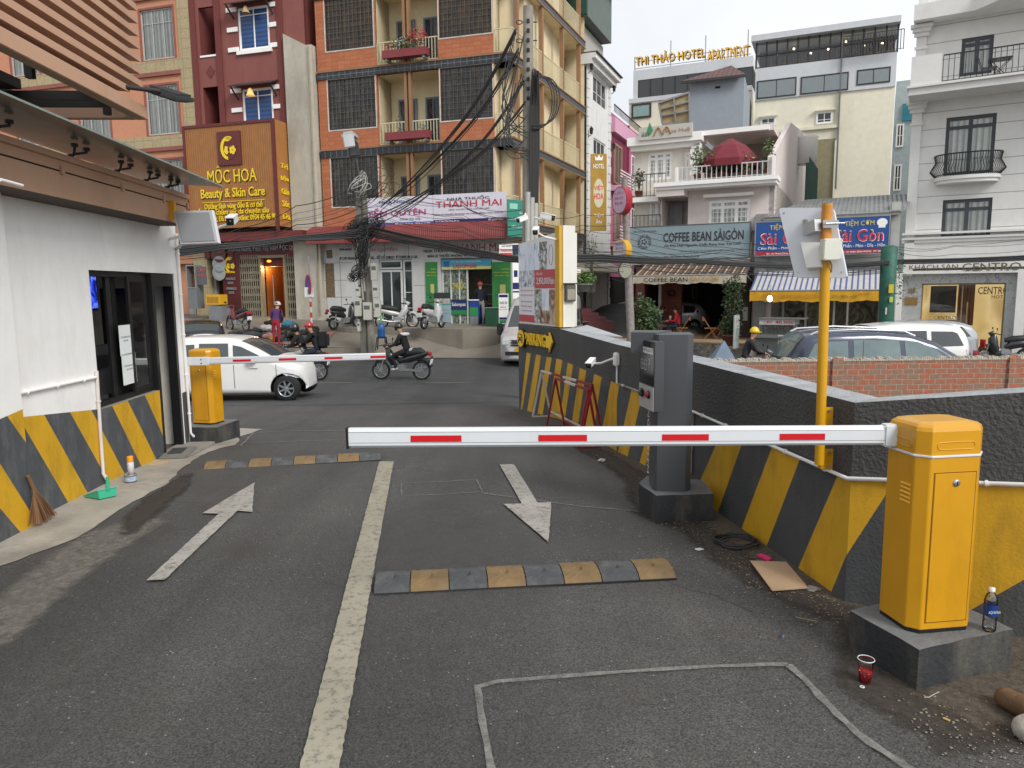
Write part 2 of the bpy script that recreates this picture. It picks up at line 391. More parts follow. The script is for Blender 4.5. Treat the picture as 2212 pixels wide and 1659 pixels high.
def softmat(name,col,rough_=.9,var=.2,scale=6,thr=.45,nscale=5.0,speck=0):
 m=M(name,col,rough_,var=var,scale=scale,bump=.2,bscale=50);t=m.node_tree;b=t.nodes['Principled BSDF'];L=t.links.new
 at=t.nodes.new('ShaderNodeAttribute');at.attribute_name='edge'
 g=t.nodes.new('ShaderNodeNewGeometry');n=t.nodes.new('ShaderNodeTexNoise');n.inputs['Scale'].default_value=nscale;n.inputs['Detail'].default_value=8;n.inputs['Roughness'].default_value=.75
 L(g.outputs['Position'],n.inputs['Vector'])
 a=t.nodes.new('ShaderNodeMath');a.operation='ADD';L(at.outputs['Fac'],a.inputs[0]);L(n.outputs['Fac'],a.inputs[1])
 r=t.nodes.new('ShaderNodeMapRange');r.inputs['From Min'].default_value=thr+.25;r.inputs['From Max'].default_value=thr+.65;L(a.outputs[0],r.inputs['Value'])
 r.inputs['To Max'].default_value=.95-speck
 L(r.outputs[0],b.inputs['Alpha']);return m
def softlay(poly,dz,mat,name,width=.3,f=gz,step=.16):
 mb=lay(poly,dz,mat,f=f,step=step);o=mb.build(name);o['kind']='structure'
 pv=[Vector((p[0],p[1]))for p in poly];at=o.data.attributes.new('edge','FLOAT','POINT')
 vals=[]
 for v in o.data.vertices:
  q=Vector((v.co.x+o.location.x,v.co.y+o.location.y));d=9
  for a,b in zip(pv,pv[1:]+pv[:1]):
   ab=b-a;t=max(0,min(1,(q-a).dot(ab)/max(1e-9,ab.length_squared)));d=min(d,(q-a-ab*t).length)
  vals.append(min(1,d/width))
 at.data.foreach_set('value',vals);return o
white=M('white_paint','f0eeeb',.55,var=.05,scale=2,bump=.05,bscale=60)
white_gloss=M('white_gloss','e6e6e4',.3,var=.03)
black_metal=M('black_metal','1b1b1c',.35,var=.1)
dark=M('dark_void','0e0d0d',.8)
grey_metal=M('grey_metal','9b9c9c',.4,metal=.6)
steel=M('steel','b9bbbc',.3,metal=.9,var=.08)
rubber=M('rubber','161616',.75)
red=M('red_paint','b81c22',.4,var=.05)
yellow_sign=M('yellow_sign','f2c80e',.4,var=.05)
glass=glassmat()
dglass=M('dark_glass','14181a',.06,var=.2,scale=1.2,spec=.9)
curtain=stripemat('curtain','cfccc2','8f8b80',0,.16,.5,.9,soft=.24,fold=.02)
skin=M('skin','b98a6c',.55,var=.06)
concrete=M('concrete','8f8a81',.9,var=.16,scale=2.5,bump=.3,bscale=30,dirt='5b554c',dscale=1.2)
asph=asphalt('driveway_asphalt','403f3e','514f4e',stain=.55)
asph2=asphalt('street_asphalt','3b3c3d','474849',stain=.15,scale=.8)
conc_walk=M('walk_concrete','a09a8e',.9,var=.2,scale=1.8,bump=.3,bscale=25,dirt='6f675b',dirtamt=.8,dscale=1.3)
plaza_c=M('plaza_concrete','7a7368',.9,var=.22,scale=.8,bump=.25,bscale=25,dirt='6a6459',dscale=.7)
def farz(x,y):
 return gz(x,y)-.02 if(-40<x<40 and y<60)else gz(x,min(y,60))-.02
mb=MB();bm=bmesh.new()
bmesh.ops.create_grid(bm,x_segments=110,y_segments=110,size=1)
for v in bm.verts:
 sx,sy=v.co.x,v.co.y
 x=26*sx+500*sx**5;y=18+26*sy+500*sy**5
 v.co=(x,y,farz(x,y))
mb.bm(bm,plaza_c);struct(mb,'ground')
DR=[(-9,-6),(9,-6),(7.0,6),(3.5,11),(1.4,17),(-7.5,17),(-7.5,9)]
struct(lay(DR,.004,asph,step=.6),'driveway')
ST=[(-60,15.2),(-7,15.0),(-4.6,14.6),(-2,14.75),(1.2,14.7),(3.2,13),(60,13),(60,24),(14,24.5),(9,25.2),(7.2,26.2),(6.6,31),(8.0,44),(4.4,44),(2.6,31),(1.2,26.4),(-2,26.7),(-7,27.1),(-60,29)]
struct(lay(ST,.008,asph2,step=.9),'street')
e=[G(*p)for p in[(159,1166),(206,1143),(246,1113),(293,1085),(326,1065),(365,1045),(394,1012),(445,979),(490,966),(512,962),(515,946)]]
cs=[(-6,-1),(-4.0,2.5),(-3.95,4.2)]+[(p.x,p.y)for p in e]+[(-3.9,11.2),(-6,12)]
struct(lay(rough(cs,.02,.12),.010,conc_walk,step=.4),'concrete_strip')
def pxpoly(pts,dz,mat,name,amp=.006,st=.08,grow=0):
 w=[G(*p)for p in pts];return lay(rough([(p.x,p.y)for p in w],amp,st),dz,mat,step=.5)
stain=M('oil_stain','45413b',.8,var=.3,scale=9)
tan_stain=M('dust_stain','827b6f',.9,var=.2,scale=6)
def st_obj(pts,dz,mat,name,lab=None,**k):
 o=pxpoly(pts,dz,mat,name,**k).build(name);o['kind']='structure';return o
dp_=lambda pts:[(G(*p).x,G(*p).y)for p in pts]
softlay(dp_([(-80,1330),(90,1195),(175,1150),(330,1100),(390,1125),(300,1185),(200,1260),(120,1340),(-60,1500)]),.012,softmat('dust_grey','7a756c',.9,.5,24,.55,7.0,.35),'dust_patch',.22)
softlay(dp_([(250,1125),(300,1080),(380,1030),(430,1010),(425,1050),(360,1110),(300,1160),(240,1180)]),.016,softmat('wet_stain','35312c',.6,.3,14,.42,5.0),'dirt_stain',.2)
softlay(dp_([(0,1420),(160,1330),(330,1300),(250,1500),(60,1640),(-60,1640)]),.012,softmat('faint_stain','5f5b54',.8,.3,14,.7,3.0),'faint_stain',.5)
grit=asphalt('grit','38332c','5a5146',stain=.8,scale=.6)
gp=[G(*p)for p in[(1180,925),(1290,985),(1370,1040),(1392,1110),(1480,1140),(1600,1235),(1730,1310),(1845,1345),(1840,1480),(1990,1560),(2100,1640),(2400,1640)]]
gp2=[(p.x-.15,p.y)for p in gp]+[(4.5,2.0),(3.5,3.8),(2.7,4.6),(2.6,5.3),(2.4,6.3),(2.0,7.7),(1.8,8.8),(1.4,11.9)]
softlay(gp2,.008,softmat('grit_dark','3b352e',.9,.5,30,.3,4.0),'grit_strip',.3)
softlay([(p[0]+.14,p[1])for p in gp2],.012,softmat('grit_tan','544b40',.95,.5,40,.8,7.0),'grit_dust',.25)
softlay([(-1.6,3.6),(-.2,3.4),(.9,4.0),(.6,6.0),(-.8,7.5),(-1.9,6)],.012,softmat('worn_grey','5c5a57',.9,.3,20,.85,2.0,.6),'worn_patch',.8)
def wornpaint(name,col,under='6a655d',amt=.6):
 m,t,b,nn=nodemat(name,.75);L=t.links.new;tc=nn('TexCoord')
 n=nn('TexNoise',Scale=18.0,Detail=8.0,Roughness=.75);L(tc.outputs['Object'],n.inputs['Vector'])
 r=ramp(nn,[(.36,lin(under)),(.5,lin(col)),(.62,lin(col)),(.75,tuple(x*.78 for x in lin(col)[:3]))]);L(n.outputs['Fac'],r.inputs['Fac'])
 n2=nn('TexNoise',Scale=2.0,Detail=4.0);L(tc.outputs['Object'],n2.inputs['Vector'])
 r2=ramp(nn,[(.3,(.8,)*3),(.7,(1.05,)*3)]);L(n2.outputs['Fac'],r2.inputs['Fac'])
 mu=nn('MixRGB',blend_type='MULTIPLY',Fac=1.0);L(r.outputs[0],mu.inputs[1]);L(r2.outputs[0],mu.inputs[2]);L(mu.outputs[0],b.inputs['Base Color']);return m
lite=softmat('tar_line','8c8a85',.9,.3,20,-.02,9.0,.15)
lite2=softmat('chalk_line','86847f',.9,.3,20,-.0,9.0,.2)
for nm,pts,w_,m_ in[('sealed_joint',[(1068,1700),(1056,1640),(1040,1560),(1031,1490),(1075,1478),(1190,1468),(1330,1458),(1500,1447),(1660,1441),(1702,1441)],.034,lite),('sealed_joint',[(1702,1441),(1740,1475),(1790,1530),(1850,1590),(1945,1655),(2000,1690)],.04,lite),('chalk_line',[(867,1047),(950,1043),(1030,1039),(1042,1065),(950,1071),(868,1074),(867,1047)],.012,lite2),('chalk_line',[(1042,1068),(1130,1080),(1260,1097),(1380,1108)],.016,lite2),('chalk_line',[(520,965),(548,937),(620,933),(753,932)],.03,lite2),('chalk_line',[(527,959),(640,955),(753,952)],.02,lite2)]:
 w=[G(*p)for p in pts];fine=[]
 for a,b in zip(w,w[1:]):
  k=max(1,int((b-a).length/.07));fine+=[a.lerp(b,i/k)+Vector((random.uniform(-.003,.003),)*2+(0,))for i in range(k)]
 fine.append(w[-1])
 o=lay(ribbon(fine,w_),.016,m_,step=.3).build(nm);o['kind']='structure'
pw=wornpaint('worn_white','a4a098');py=wornpaint('worn_cream','9c9685')
a0,a1,b0,b1=G(820,1000),G(851,1000),G(650,1659),G(735,1659)
def ext(a,b,k):return(b.x+(b.x-a.x)*k,b.y+(b.y-a.y)*k)
o=lay(rough([(a0.x,a0.y),(a1.x,a1.y),ext(a1,b1,.3),ext(a0,b0,.3)],.0035,.03),.020,py,step=.3).build('lane_line');o['kind']='structure'
for pts in([(550,1046),(545,1110),(513,1108),(357,1258),(317,1260),(473,1114),(437,1113)],[(1079,1007),(1110,1006),(1161,1090),(1191,1089),(1185,1176),(1088,1093),(1127,1092)]):
 o=st_obj(pts,.020,pw,'lane_arrow',amp=.003,st=.06)
for a,b in((676,761),(917,1003)):
 p,q=G(a,828),G(b,828);o=lay([(p.x,p.y-.05),(q.x,q.y-.05),(q.x,q.y+.05),(p.x,p.y+.05)],.016,py,step=.5).build('street_dash');o['kind']='structure'
def plz(x,y):return pz(x,y)
mb=lay([(-60,28.5),(-9,27.35),(-5.3,26.95),(-4.6,27.6),(-3.0,29.0),(-1.8,29.3),(1.0,28.2),(3.4,32),(3.4,60),(-60,60)],0,plaza_c,f=plz,step=.8)
struct(mb,'pavement')
curb_m=M('curb_stone','7f796d',.9,var=.2,scale=2,bump=.3,dirt='4a453d',dscale=2)
mb=MB()
for k,(dy,zt)in enumerate(((0,-.2),(-.38,-.38))):
 pts=[(-60,28.5+dy),(-9,27.35+dy),(-5.3,26.95+dy)]
 for a,b in zip(pts,pts[1:]):
  mb.add([(a[0],a[1],-1.2),(b[0],b[1],-1.2),(b[0],b[1],zt),(a[0],a[1],zt),(a[0],a[1]+.4,zt-.002),(b[0],b[1]+.4,zt-.002)],[(0,1,2,3),(3,2,5,4)],curb_m)
 p=pts[-1];mb.add([(p[0],p[1],-1.2),(p[0],p[1]+.5,-1.2),(p[0],p[1]+.5,zt),(p[0],p[1],zt)],[(0,1,2,3)],curb_m)
struct(mb,'pavement_steps')
def rampz(x,y):
 ey=interp([(-5.3,27.1),(-3,29.0),(-1.8,29.4),(1,28.3)],x);a=sm(26.3,ey,y);return(gz(x,y)+.012)*(1-a)+(pz(x,y)-.01)*a
struct(lay([(-5.3,26.75),(-2,26.6),(1.0,26.3),(1.2,28.4),(-1.8,29.5),(-3,29.1),(-4.6,28.2),(-5.3,27.4)],.0,plaza_c,f=rampz,step=.5),'pavement_ramp')
FO=Fac((-3.94,31.0),math.atan2(-.305,1))
pf=FO.thing('pharmacy_platform','raised concrete platform with broken kerb in front of the pharmacy','platform')
mb=MB();
q=[(-3.0,-2.0),(-2.2,-2.25),(-.6,-2.2),(3.0,-2.6),(4.2,-2.0),(4.2,.3),(-3.4,.3),(-3.4,-1.2)]
mb.prism(rough(q,.02,.3),-.7,.40,plaza_c);mb.build('kerb_slab',pf)
def tz(x,y):return-.22
mb=MB();
hy=brickmat('hump_yellow','a8824e','b68f5c','8c6a3a',3,3,.001);hb=M('hump_black','484a4c',.8,var=.2,scale=9,dirt='8b8680',dscale=4)
hyel=M('hump_tan','7a6342',.8,var=.25,scale=10,dirt='7a6f5e',dscale=3)
hedge=M('hump_edge','1d1d1e',.85)
def hump(name,a,b,depth,first,label):
 a,b=Vector(a),Vector(b);d=b-a;L_=math.hypot(d.x,d.y);rz=math.atan2(d.y,d.x)
 t=thing(name,label,'speed bump',(a.x,a.y,min(a.z,b.z)+.004),rz,'rubber speed bumps')
 n=8;w=L_/n
 for i in range(n):
  m=(hyel,hb)[(i+first)%2];mb=MB();x0,x1=i*w+.003,(i+1)*w-.003
  if i==0:x0+=.02
  prof=[(0,0),(.012,.02),(.05,.042),(.10,.056),(depth/2,.06),(depth-.10,.056),(depth-.05,.042),(depth-.012,.018),(depth,0)]
  nx=28;vs=[]
  for j in range(nx+1):
   x=x0+(x1-x0)*j/nx;u=(j/nx-.5)*2
   for k in range(25):
    y=depth*k/24;z=interp(prof,y)
    rid=math.sin((y+abs(u)*.10)*2*math.pi/.045)*.005 if 2<k<22 else 0
    if abs(y-depth*.45)<.022 and abs(u)<.13:z-=.03;rid=0
    vs.append((x,y,z+rid))
  fs=[(j*25+k,(j+1)*25+k,(j+1)*25+k+1,j*25+k+1)for j in range(nx)for k in range(24)]
  mb.add(vs,fs,m,True)
  for xx in(x0,x1):mb.add([(xx,y,z)for y,z in prof],[tuple(range(len(prof)))],hedge)
  mb.box(x0,x1,-.004,.012,-.05,.012,hedge)
  mb.lathe([(0,0),(.012,0),(.02,.004),(0,.006)],((x0+x1)/2,depth*.45,.028),hedge,10)
  mb.build('rubber_segment',t)
 return t
hump('speed_bump',G(435,1015),G(823,996),.34,0,'rubber speed bump of tan and black blocks at the far end of the lane line')
hump('speed_bump',G(800,1289),G(1462,1254),.34,1,'rubber speed bump of black and tan blocks in front of the large white boom')
def striped(mb,fac,outline,topz,lines,mats,y=0,first=0,topmat=None):
 """outline: xz polygon; lines: pairs of facade points bounding the painted bands left to right"""
 bm=bmesh.new();f=bm.faces.new([bm.verts.new((p[0],y,p[1]))for p in outline])
 for(a,b)in lines:
  d=Vector((b[0]-a[0],0,b[1]-a[1]));n=Vector((d.z,0,-d.x))
  bmesh.ops.bisect_plane(bm,geom=list(bm.verts)+list(bm.edges)+list(bm.faces),plane_co=(a[0],y,a[1]),plane_no=n)
 (x0,z0),(x1,z1)=topz
 bmesh.ops.bisect_plane(bm,geom=list(bm.verts)+list(bm.edges)+list(bm.faces),plane_co=(x0,y,z0),plane_no=Vector((z1-z0,0,-(x1-x0))))
 bm.verts.index_update()
 for f in bm.faces:
  c=f.calc_center_median();vs=[v.co.copy()for v in f.verts]
  zt=z0+(z1-z0)*(c.x-x0)/(x1-x0)
  if c.z>zt:m=topmat
  else:
   k=0
   for a,b in lines:
    xl=a[0]+(b[0]-a[0])*(c.z-a[1])/(b[1]-a[1])
    if c.x>xl:k+=1
   m=mats[(k+first)%2]
  if f.normal.y>0:vs.reverse()
  mb.add(vs,[tuple(range(len(vs)))],m)
 bm.free()
wy=M('wall_yellow','d0a01c',.6,var=.07,scale=3,bump=.12,bscale=60,dirt='7a5f26',dirtamt=.5,dscale=4.5)
wk=M('wall_slate','4a4e52',.65,var=.12,scale=3,bump=.12,bscale=60,dirt='8b8a86',dirtamt=.35,dscale=6)
wk2=M('wall_dark_grey','4a4a4a',.85,var=.15,scale=2,bump=.9,bscale=45,dirt='5b5a56',dirtamt=.4,dscale=1.2)
wk3=M('wall_stripe_dark','47494b',.75,var=.14,scale=3,bump=.3,bscale=50,dirt='7e7c76',dirtamt=.3,dscale=2.0)
cap=M('wall_cap','9fa2a4',.8,var=.22,scale=6,bump=.6,bscale=40,dirt='606264',dscale=3)
W_=[Vector((.13,13.62)),Vector((.80,12.05)),Vector((1.29,8.9)),Vector((1.70,6.75)),Vector((2.04,4.30)),Vector((4.0,3.06))]
K1,K2,K3=crop(1240,780,600),crop(1500,820,600),crop(1700,1200,600)
segs=[(0,1,[(K1,285,350,237,800),(K1,325,360,250,850),(K1,372,378,292,880),(K1,418,388,340,890),(K1,468,405,385,925),(K1,515,412,432,935),(K1,556,432,488,950)],0,0),(1,2,[(K1,614,445,597,545),(K1,660,470,592,960),(K1,712,485,635,975),(K1,772,512,695,1045),(K1,832,540,755,1045),(K1,905,572,815,1100),(K1,975,598,895,1130),(K1,1060,632,985,1045)],1,1),(2,3,[(K1,1138,660,1075,1045),(K1,1245,735,1135,1240),(K1,1345,780,1235,1240),(K1,1462,860,1362,1240),(K2,560,700,410,1310),(K2,700,760,610,1180),(K2,925,830,835,1190)],1,1),(3,4,[(K2,1060,1095,930,1390),(K2,1300,1090,1100,1659),(K2,1575,1125,1375,1659),(K2,1830,1240,1670,1659),(K3,1435,0,1100,785),(K3,1530,700,1390,1040)],1,0),(4,5,[(K3,1920,100,1530,700),(lambda a,b:(a,b),2040,1050,1975,1240),(lambda a,b:(a,b),2212,1252,2112,1309)],0,1)]
tops=[1.285,1.27,1.25,1.25,1.255,1.586];stz=[.775,.765,.77,.78,.78,1.0]
pwall=thing('parking_wall','low dark grey parking wall with slanting yellow bands and pale top, right of the driveway','wall',(W_[0].x,W_[0].y,-.4))
facs={}
for a,b,ls,kd,first in segs:
 p,q=W_[a],W_[b];f=Fac(p,q=q);facs[a]=f;L_=(q-p).length;mb=MB(f.m)
 lines=[]
 for(K,x0,y0,x1,y1)in ls:lines.append((f.P(*K(x0,y0)),f.P(*K(x1,y1))))
 striped(mb,f,[(0,-.6),(L_,-.6),(L_,tops[b]),(0,tops[a])],((0,stz[a]),(L_,stz[b])),lines,(wk3,wy),0,first,wk2)
 mb.build('wall_face',pwall,world=True)
mb=MB();th=.24
def offs(i):
 ps=[]
 if i>0:d=(W_[i]-W_[i-1]).normalized();ps.append(Vector((-d.y,d.x)))
 if i<len(W_)-1:d=(W_[i+1]-W_[i]).normalized();ps.append(Vector((-d.y,d.x)))
 n=sum(ps,Vector((0,0))).normalized();return W_[i]+n*th
B_=[offs(i)for i in range(len(W_))]
nseg=14
for i in range(len(W_)-1):
 for k in range(nseg):
  t0,t1=k/nseg,(k+1)/nseg;A0,A1=W_[i].lerp(W_[i+1],t0),W_[i].lerp(W_[i+1],t1);C0,C1=B_[i].lerp(B_[i+1],t0),B_[i].lerp(B_[i+1],t1)
  z0,z1=tops[i]+(tops[i+1]-tops[i])*t0,tops[i]+(tops[i+1]-tops[i])*t1
  mb.add([(A0.x,A0.y,z0),(A1.x,A1.y,z1),(C1.x,C1.y,z1+.01),(C0.x,C0.y,z0+.01)],[(0,1,2,3)],cap)
  mb.add([(C0.x,C0.y,z0+.01),(C1.x,C1.y,z1+.01),(C1.x,C1.y,-1.2),(C0.x,C0.y,-1.2)],[(0,1,2,3)],concrete)
mb.add([(W_[0].x,W_[0].y,-1),(B_[0].x,B_[0].y,-1),(B_[0].x,B_[0].y,tops[0]),(W_[0].x,W_[0].y,tops[0])],[(0,1,2,3)],wk2)
mb.build('wall_top',pwall,world=True)
def pipe(name,pts,r,mat,label,cat='pipe',clips=True,group=None):
 mb=MB();mb.tube(pts,r,mat,10)
 if clips:
  for a,b in zip(pts,pts[1:]):
   a,b=Vector(a),Vector(b);n=int((b-a).length/.45)
   for i in range(n):c=a.lerp(b,(i+.5)/n);d=(b-a).normalized();mb.cyl(c-d*.008,c+d*.008,r*1.45,mat,n=10)
 return tag(mb.build(name),label,cat,group)
f1,f2,f3,f4=facs[1],facs[2],facs[3],facs[4]
L2,L3,L4=(W_[2]-W_[1]).length,(W_[4]-W_[3]).length,(W_[5]-W_[4]).length
cx=f1.P(*K1(1135,665))
pts=[f1.w(cx[0],-.02,stz[1]+.0+.02),f1.w(L2,-.02,stz[2]+.012)]+[f2.w((W_[3]-W_[2]).length,-.02,stz[3]+.012),f3.w(L3+.0,-.022,stz[4]+.012),f4.w(L4,-.02,stz[5]+.012)]
pipe('conduit',pts,.013,white_gloss,'long thin white conduit clipped along the parking wall above the yellow bands')
p=f3.P(*K2(858,1000));pipe('conduit',[f3.w(p[0],-.025,0.2),f3.w(p[0],-.025,.79)],.018,white_gloss,'short upright white conduit on the parking wall behind the ticket machine',clips=False)
def bullet(name,base,d,label,sc=1.0,arm=None,post=None,cat='security camera'):
 t=thing(name,label,cat,base)
 mb=MB(Matrix.Translation(base));d=Vector(d).normalized()
 up=Vector((0,0,1));r=d.cross(up).normalized();u=r.cross(d)
 m3=Matrix((r,u,-d)).transposed()
 L_=.22*sc;w,h=.075*sc,.075*sc
 ms=MB(Matrix.Translation(base)@m3.to_4x4())
 ms.bbox(-w/2,w/2,-h/2,h/2,-L_/2,L_/2-.02,white_gloss,.012);ms.box(-w/2-.004,w/2+.004,h/2-.004,h/2+.006,-L_/2-.02,L_/2-.03,white_gloss)
 ms.build('housing',t,world=True)
 ms=MB(Matrix.Translation(base)@m3.to_4x4());ms.bbox(-w/2*.93,w/2*.93,-h/2*.93,h/2*.9,-L_/2-.012,-L_/2+.004,black_metal,.008)
 ms.lathe([(0,0),(.016*sc,0),(.016*sc,.01)],(0,0,-L_/2-.02),dglass,12);ms.build('lens_face',t,world=True)
 if arm:
  ms=MB();j=Vector(base)-u*h*.55-d*L_*.25;ms.cyl(j+u*.03,j,.014*sc,white_gloss);ms.tube([j,Vector(base).lerp(Vector(arm),.4)-u*h*.5,arm],.016*sc,white_gloss,10)
  ms.build('bracket',t,world=True)
 return t
c=f1.P(*K1(1040,470));j=f1.P(*K1(1130,420));jb=f1.w(j[0],-.035,j[1])
camb=f1.w(c[0]-.03,-.22,c[1]+.01)
t=bullet('security_camera',camb,(-.45,-.9,-.30),'white bullet camera mounted on the dark parking wall by the ticket machine',.95,jb)
mb=MB(f1.m);mb.bbox(j[0]-.05,j[0]+.05,-.06,0,j[1]-.10,j[1]+.06,white_gloss,.012);mb.cyl((j[0],-.02,j[1]-.1),(j[0],-.02,stz[1]+.02),.012,white_gloss);mb.build('junction_box',t,world=True)
kl=[G(66,1129),G(337,995)]
FK=Fac(kl[0].xy,q=kl[1].xy);ks=lambda u,v,o=0:FK.P(u,v,o)
Kk=crop(0,900,600);Kw=crop(0,600,560)
booth=FK.thing('ticket_booth','white parking booth with yellow and slate striped base and open black doorway','booth')
send=ks(392,700)[0];s0=-3.4;smain=ks(47,1100)[0]
zt=2.82
wt=ks(193,583);wsl=ks(225,880);wsr=ks(335,848);wtop=ks(280,587)[1];wx0=ks(203,720)[0];wx1=ks(334,700)[0];sill=(ks(225,880)[1]+ks(330,850)[1])/2
dx0,dx1=wx1,ks(379,650)[0]
print('booth',send,wtop,sill,wx0,wx1,dx1)
zf=-.13
bwh=M('booth_white','f2f0ed',.6,var=.06,scale=1.2,bump=.12,bscale=20,dirt='b5b0a8',dirtamt=.2,dscale=5)
mb=MB(FK.m)
stt=.60
lns=[(ks(*Kk(*a)),ks(*Kk(*b)))for a,b in[((160,1050),(410,1470)),((175,535),(640,1330)),((410,510),(825,1255)),((650,490),(1025,1165)),((845,465),(1160,1070)),((1035,425),(1330,1035)),((1180,380),(1440,915)),((1335,320),(1437,550))]]
ta,tb=ks(26,903),ks(211,884)
striped(mb,FK,[(smain,-.3),(wx0,-.3),(wx0,zt),(smain,zt)],(ta,(wx0,ta[1]+(tb[1]-ta[1])*(wx0-ta[0])/(tb[0]-ta[0]))),lns,(wy,wk),0,0,bwh)
striped(mb,FK,[(wx0,-.3),(wx1,-.3),(wx1,sill),(wx0,sill)],((wx0,sill+.01),(wx1,sill+.01)),lns,(wy,wk),0,0,white)
mb.add([(wx0,0,wtop),(send,0,wtop),(send,0,zt),(wx0,0,zt)],[(0,1,2,3)],bwh)
mb.add([(dx1,0,.62),(send,0,.62),(send,0,wtop),(dx1,0,wtop)],[(0,1,2,3)],white)
mb.add([(dx1,0,-.3),(send,0,-.3),(send,0,.62),(dx1,0,.62)],[(0,1,2,3)],wk3)
mb.box(send,send+.012,.001,2.6,-.4,zt,white)
for x in(wx0,dx1):mb.add([(x,0,sill if x==wx0 else-.3),(x,.14,sill if x==wx0 else-.3),(x,.14,wtop),(x,0,wtop)],[(0,1,2,3)],white)
mb.add([(wx0,0,sill),(wx1,0,sill),(wx1,.14,sill),(wx0,.14,sill)],[(0,1,2,3)],concrete)
mb.add([(wx1,0,-.3),(wx1,.14,-.3),(wx1,.14,sill),(wx1,0,sill)],[(0,1,2,3)],wk3)
mb.build('wall',booth,world=True)
mb=MB(FK.m);po=-.09;pier=lambda a:FK.P(*Kk(*a),po)
lp=[(pier((0,955-560)),pier((118,590))),(pier((-300,480)),pier((195,1590)))]
lp=[(pier((-420,480)),pier((190,1590))),(pier((-120,760)),pier((195,1265))),(pier((40,480)),pier((118,590)))]
striped(mb,FK,[(s0,-.3),(smain,-.3),(smain,zt),(s0,zt)],((s0,1.02-.35),(smain,pier((100,482))[1])),[(pier((0,1365)),pier((200,1600))),(pier((0,955)),pier((195,1265))),(pier((40,480)),pier((118,590)))],(wk,wy),po,0,white)
mb.add([(smain,po,-.3),(smain,0,-.3),(smain,0,zt),(smain,po,zt)],[(0,1,2,3)],white)
mb.build('pier',booth,world=True)
inn=M('booth_interior','d0cdc4',.8);mb=MB(FK.m)
mb.add([(wx0-2.2,2.4,-.3),(send,2.4,-.3),(send,2.4,zt),(wx0-2.2,2.4,zt)],[(0,1,2,3)],inn)
mb.add([(wx0-2.2,.14,-.3),(wx0-2.2,2.4,-.3),(wx0-2.2,2.4,zt),(wx0-2.2,.14,zt)],[(0,1,2,3)],inn)
mb.add([(send-.01,.14,-.3),(send-.01,2.4,-.3),(send-.01,2.4,zt),(send-.01,.14,zt)],[(0,1,2,3)],inn)
mb.add([(wx0-2.2,.0,-.09),(send,0,-.09),(send,2.4,-.09),(wx0-2.2,2.4,-.09)],[(0,1,2,3)],M('booth_floor','4c4a47',.6))
mb.add([(wx0-2.2,.01,zt-.2),(send,.01,zt-.2),(send,2.4,zt-.2),(wx0-2.2,2.4,zt-.2)],[(0,1,2,3)],inn)
mb.add([(wx0-2.2,.14,-.3),(wx0,.14,-.3),(wx0,.14,zt),(wx0-2.2,.14,zt)],[(0,1,2,3)],inn)
mb.build('interior',booth,world=True)
def frame(mb,x0,x1,z0,z1,y,d,w,mat):
 mb.box(x0,x1,y,y+d,z1-w,z1,mat);mb.box(x0,x1,y,y+d,z0,z0+w,mat)
 mb.box(x0,x0+w,y,y+d,z0+w,z1-w,mat);mb.box(x1-w,x1,y,y+d,z0+w,z1-w,mat)
mb=MB(FK.m);frame(mb,wx0+.01,wx1-.01,sill+.01,wtop-.01,.06,.07,.05,black_metal)
xa,xb=ks(290,700)[0],ks(333,700)[0];frame(mb,xa,xb-.05,sill+.05,wtop-.05,.045,.03,.06,black_metal)
xm=ks(255,700)[0];mb.box(xm,xm+.10,.1,.13,sill+.05,wtop-.05,black_metal);mb.box(xm+.2,xm+.3,.14,.16,sill+.05,wtop-.05,black_metal)
w_=mb.build('window',booth,world=True)
mb=MB(FK.m);bgl=glassmat('booth_glass',(.9,.95,.94,1),.3);mb.box(xa+.06,xb-.11,.055,.06,sill+.11,wtop-.11,bgl);mb.build('sliding_pane',w_,world=True)
paper=M('paper','dfe3e2',.7,var=.05);ink=M('ink','3a3c42',.7,var=0)
Kp=crop(0,600,560)
for i,(a,b,lab)in enumerate([((1245,1130),(1400,1400),'white notice sheet taped low on the booth sliding window'),((1215,845),(1355,1125),'white notice sheet taped high on the booth sliding window')]):
 x0,x1,z0,z1=FK.r(Kp,*a,*b);mb=MB(FK.m);z1=min(z1,wtop);mb.box(x0,x1,.05-i*.0,.053,z0,z1,paper)
 mb.text('VUI LÒNG DỪNG XE LẤY THẺ',x0+.03,x1-.03,z1-(z1-z0)*.42,z1-(z1-z0)*.34,ink,.0475);mb.text('XIN CẢM ƠN',x0+.09,x1-.09,z1-(z1-z0)*.54,z1-(z1-z0)*.47,ink,.0475)
 tag(mb.build('notice_sheet'),lab,'notice')
mb=MB(FK.m);w=.07;mb.box(dx0,dx0+w,.0,.12,-.1,wtop-.01,black_metal);mb.box(dx1-w,dx1-.003,.01,.12,-.1,wtop-.01,black_metal);mb.box(dx0+w,dx1-w,.01,.12,wtop-.16,wtop-.01,black_metal)
mb.build('door_frame',booth,world=True)
mb=MB(FK.m@Matrix.Translation((dx0+w+.02,.13,0))@Matrix.Rotation(R(62),4,'Z'));frame(mb,0,.75,-.08,wtop-.18,0,.045,.09,black_metal);mb.box(.09,.66,.02,.026,.0,wtop-.27,bgl);mb.box(.6,.63,-.04,-.02,.9,1.2,black_metal)
mb.build('door',booth,world=True)
brown=M('fascia_brown','bb9478',.55,var=.08,scale=1.2,dirt='6d5443',dirtamt=.35,dscale=.8)
Kf=crop(0,0,800)
mb=MB(FK.m);fo=-.35
fb0,fb1=FK.P(*Kf(0,1215),fo),FK.P(*Kf(1190,1510),fo);ft0,ft1=FK.P(*Kf(0,860),fo),FK.P(*Kf(1290,1380),fo)
print('fascia',fb0,fb1,ft0,ft1)
zb,ztp=2.76,3.13;se=3.12
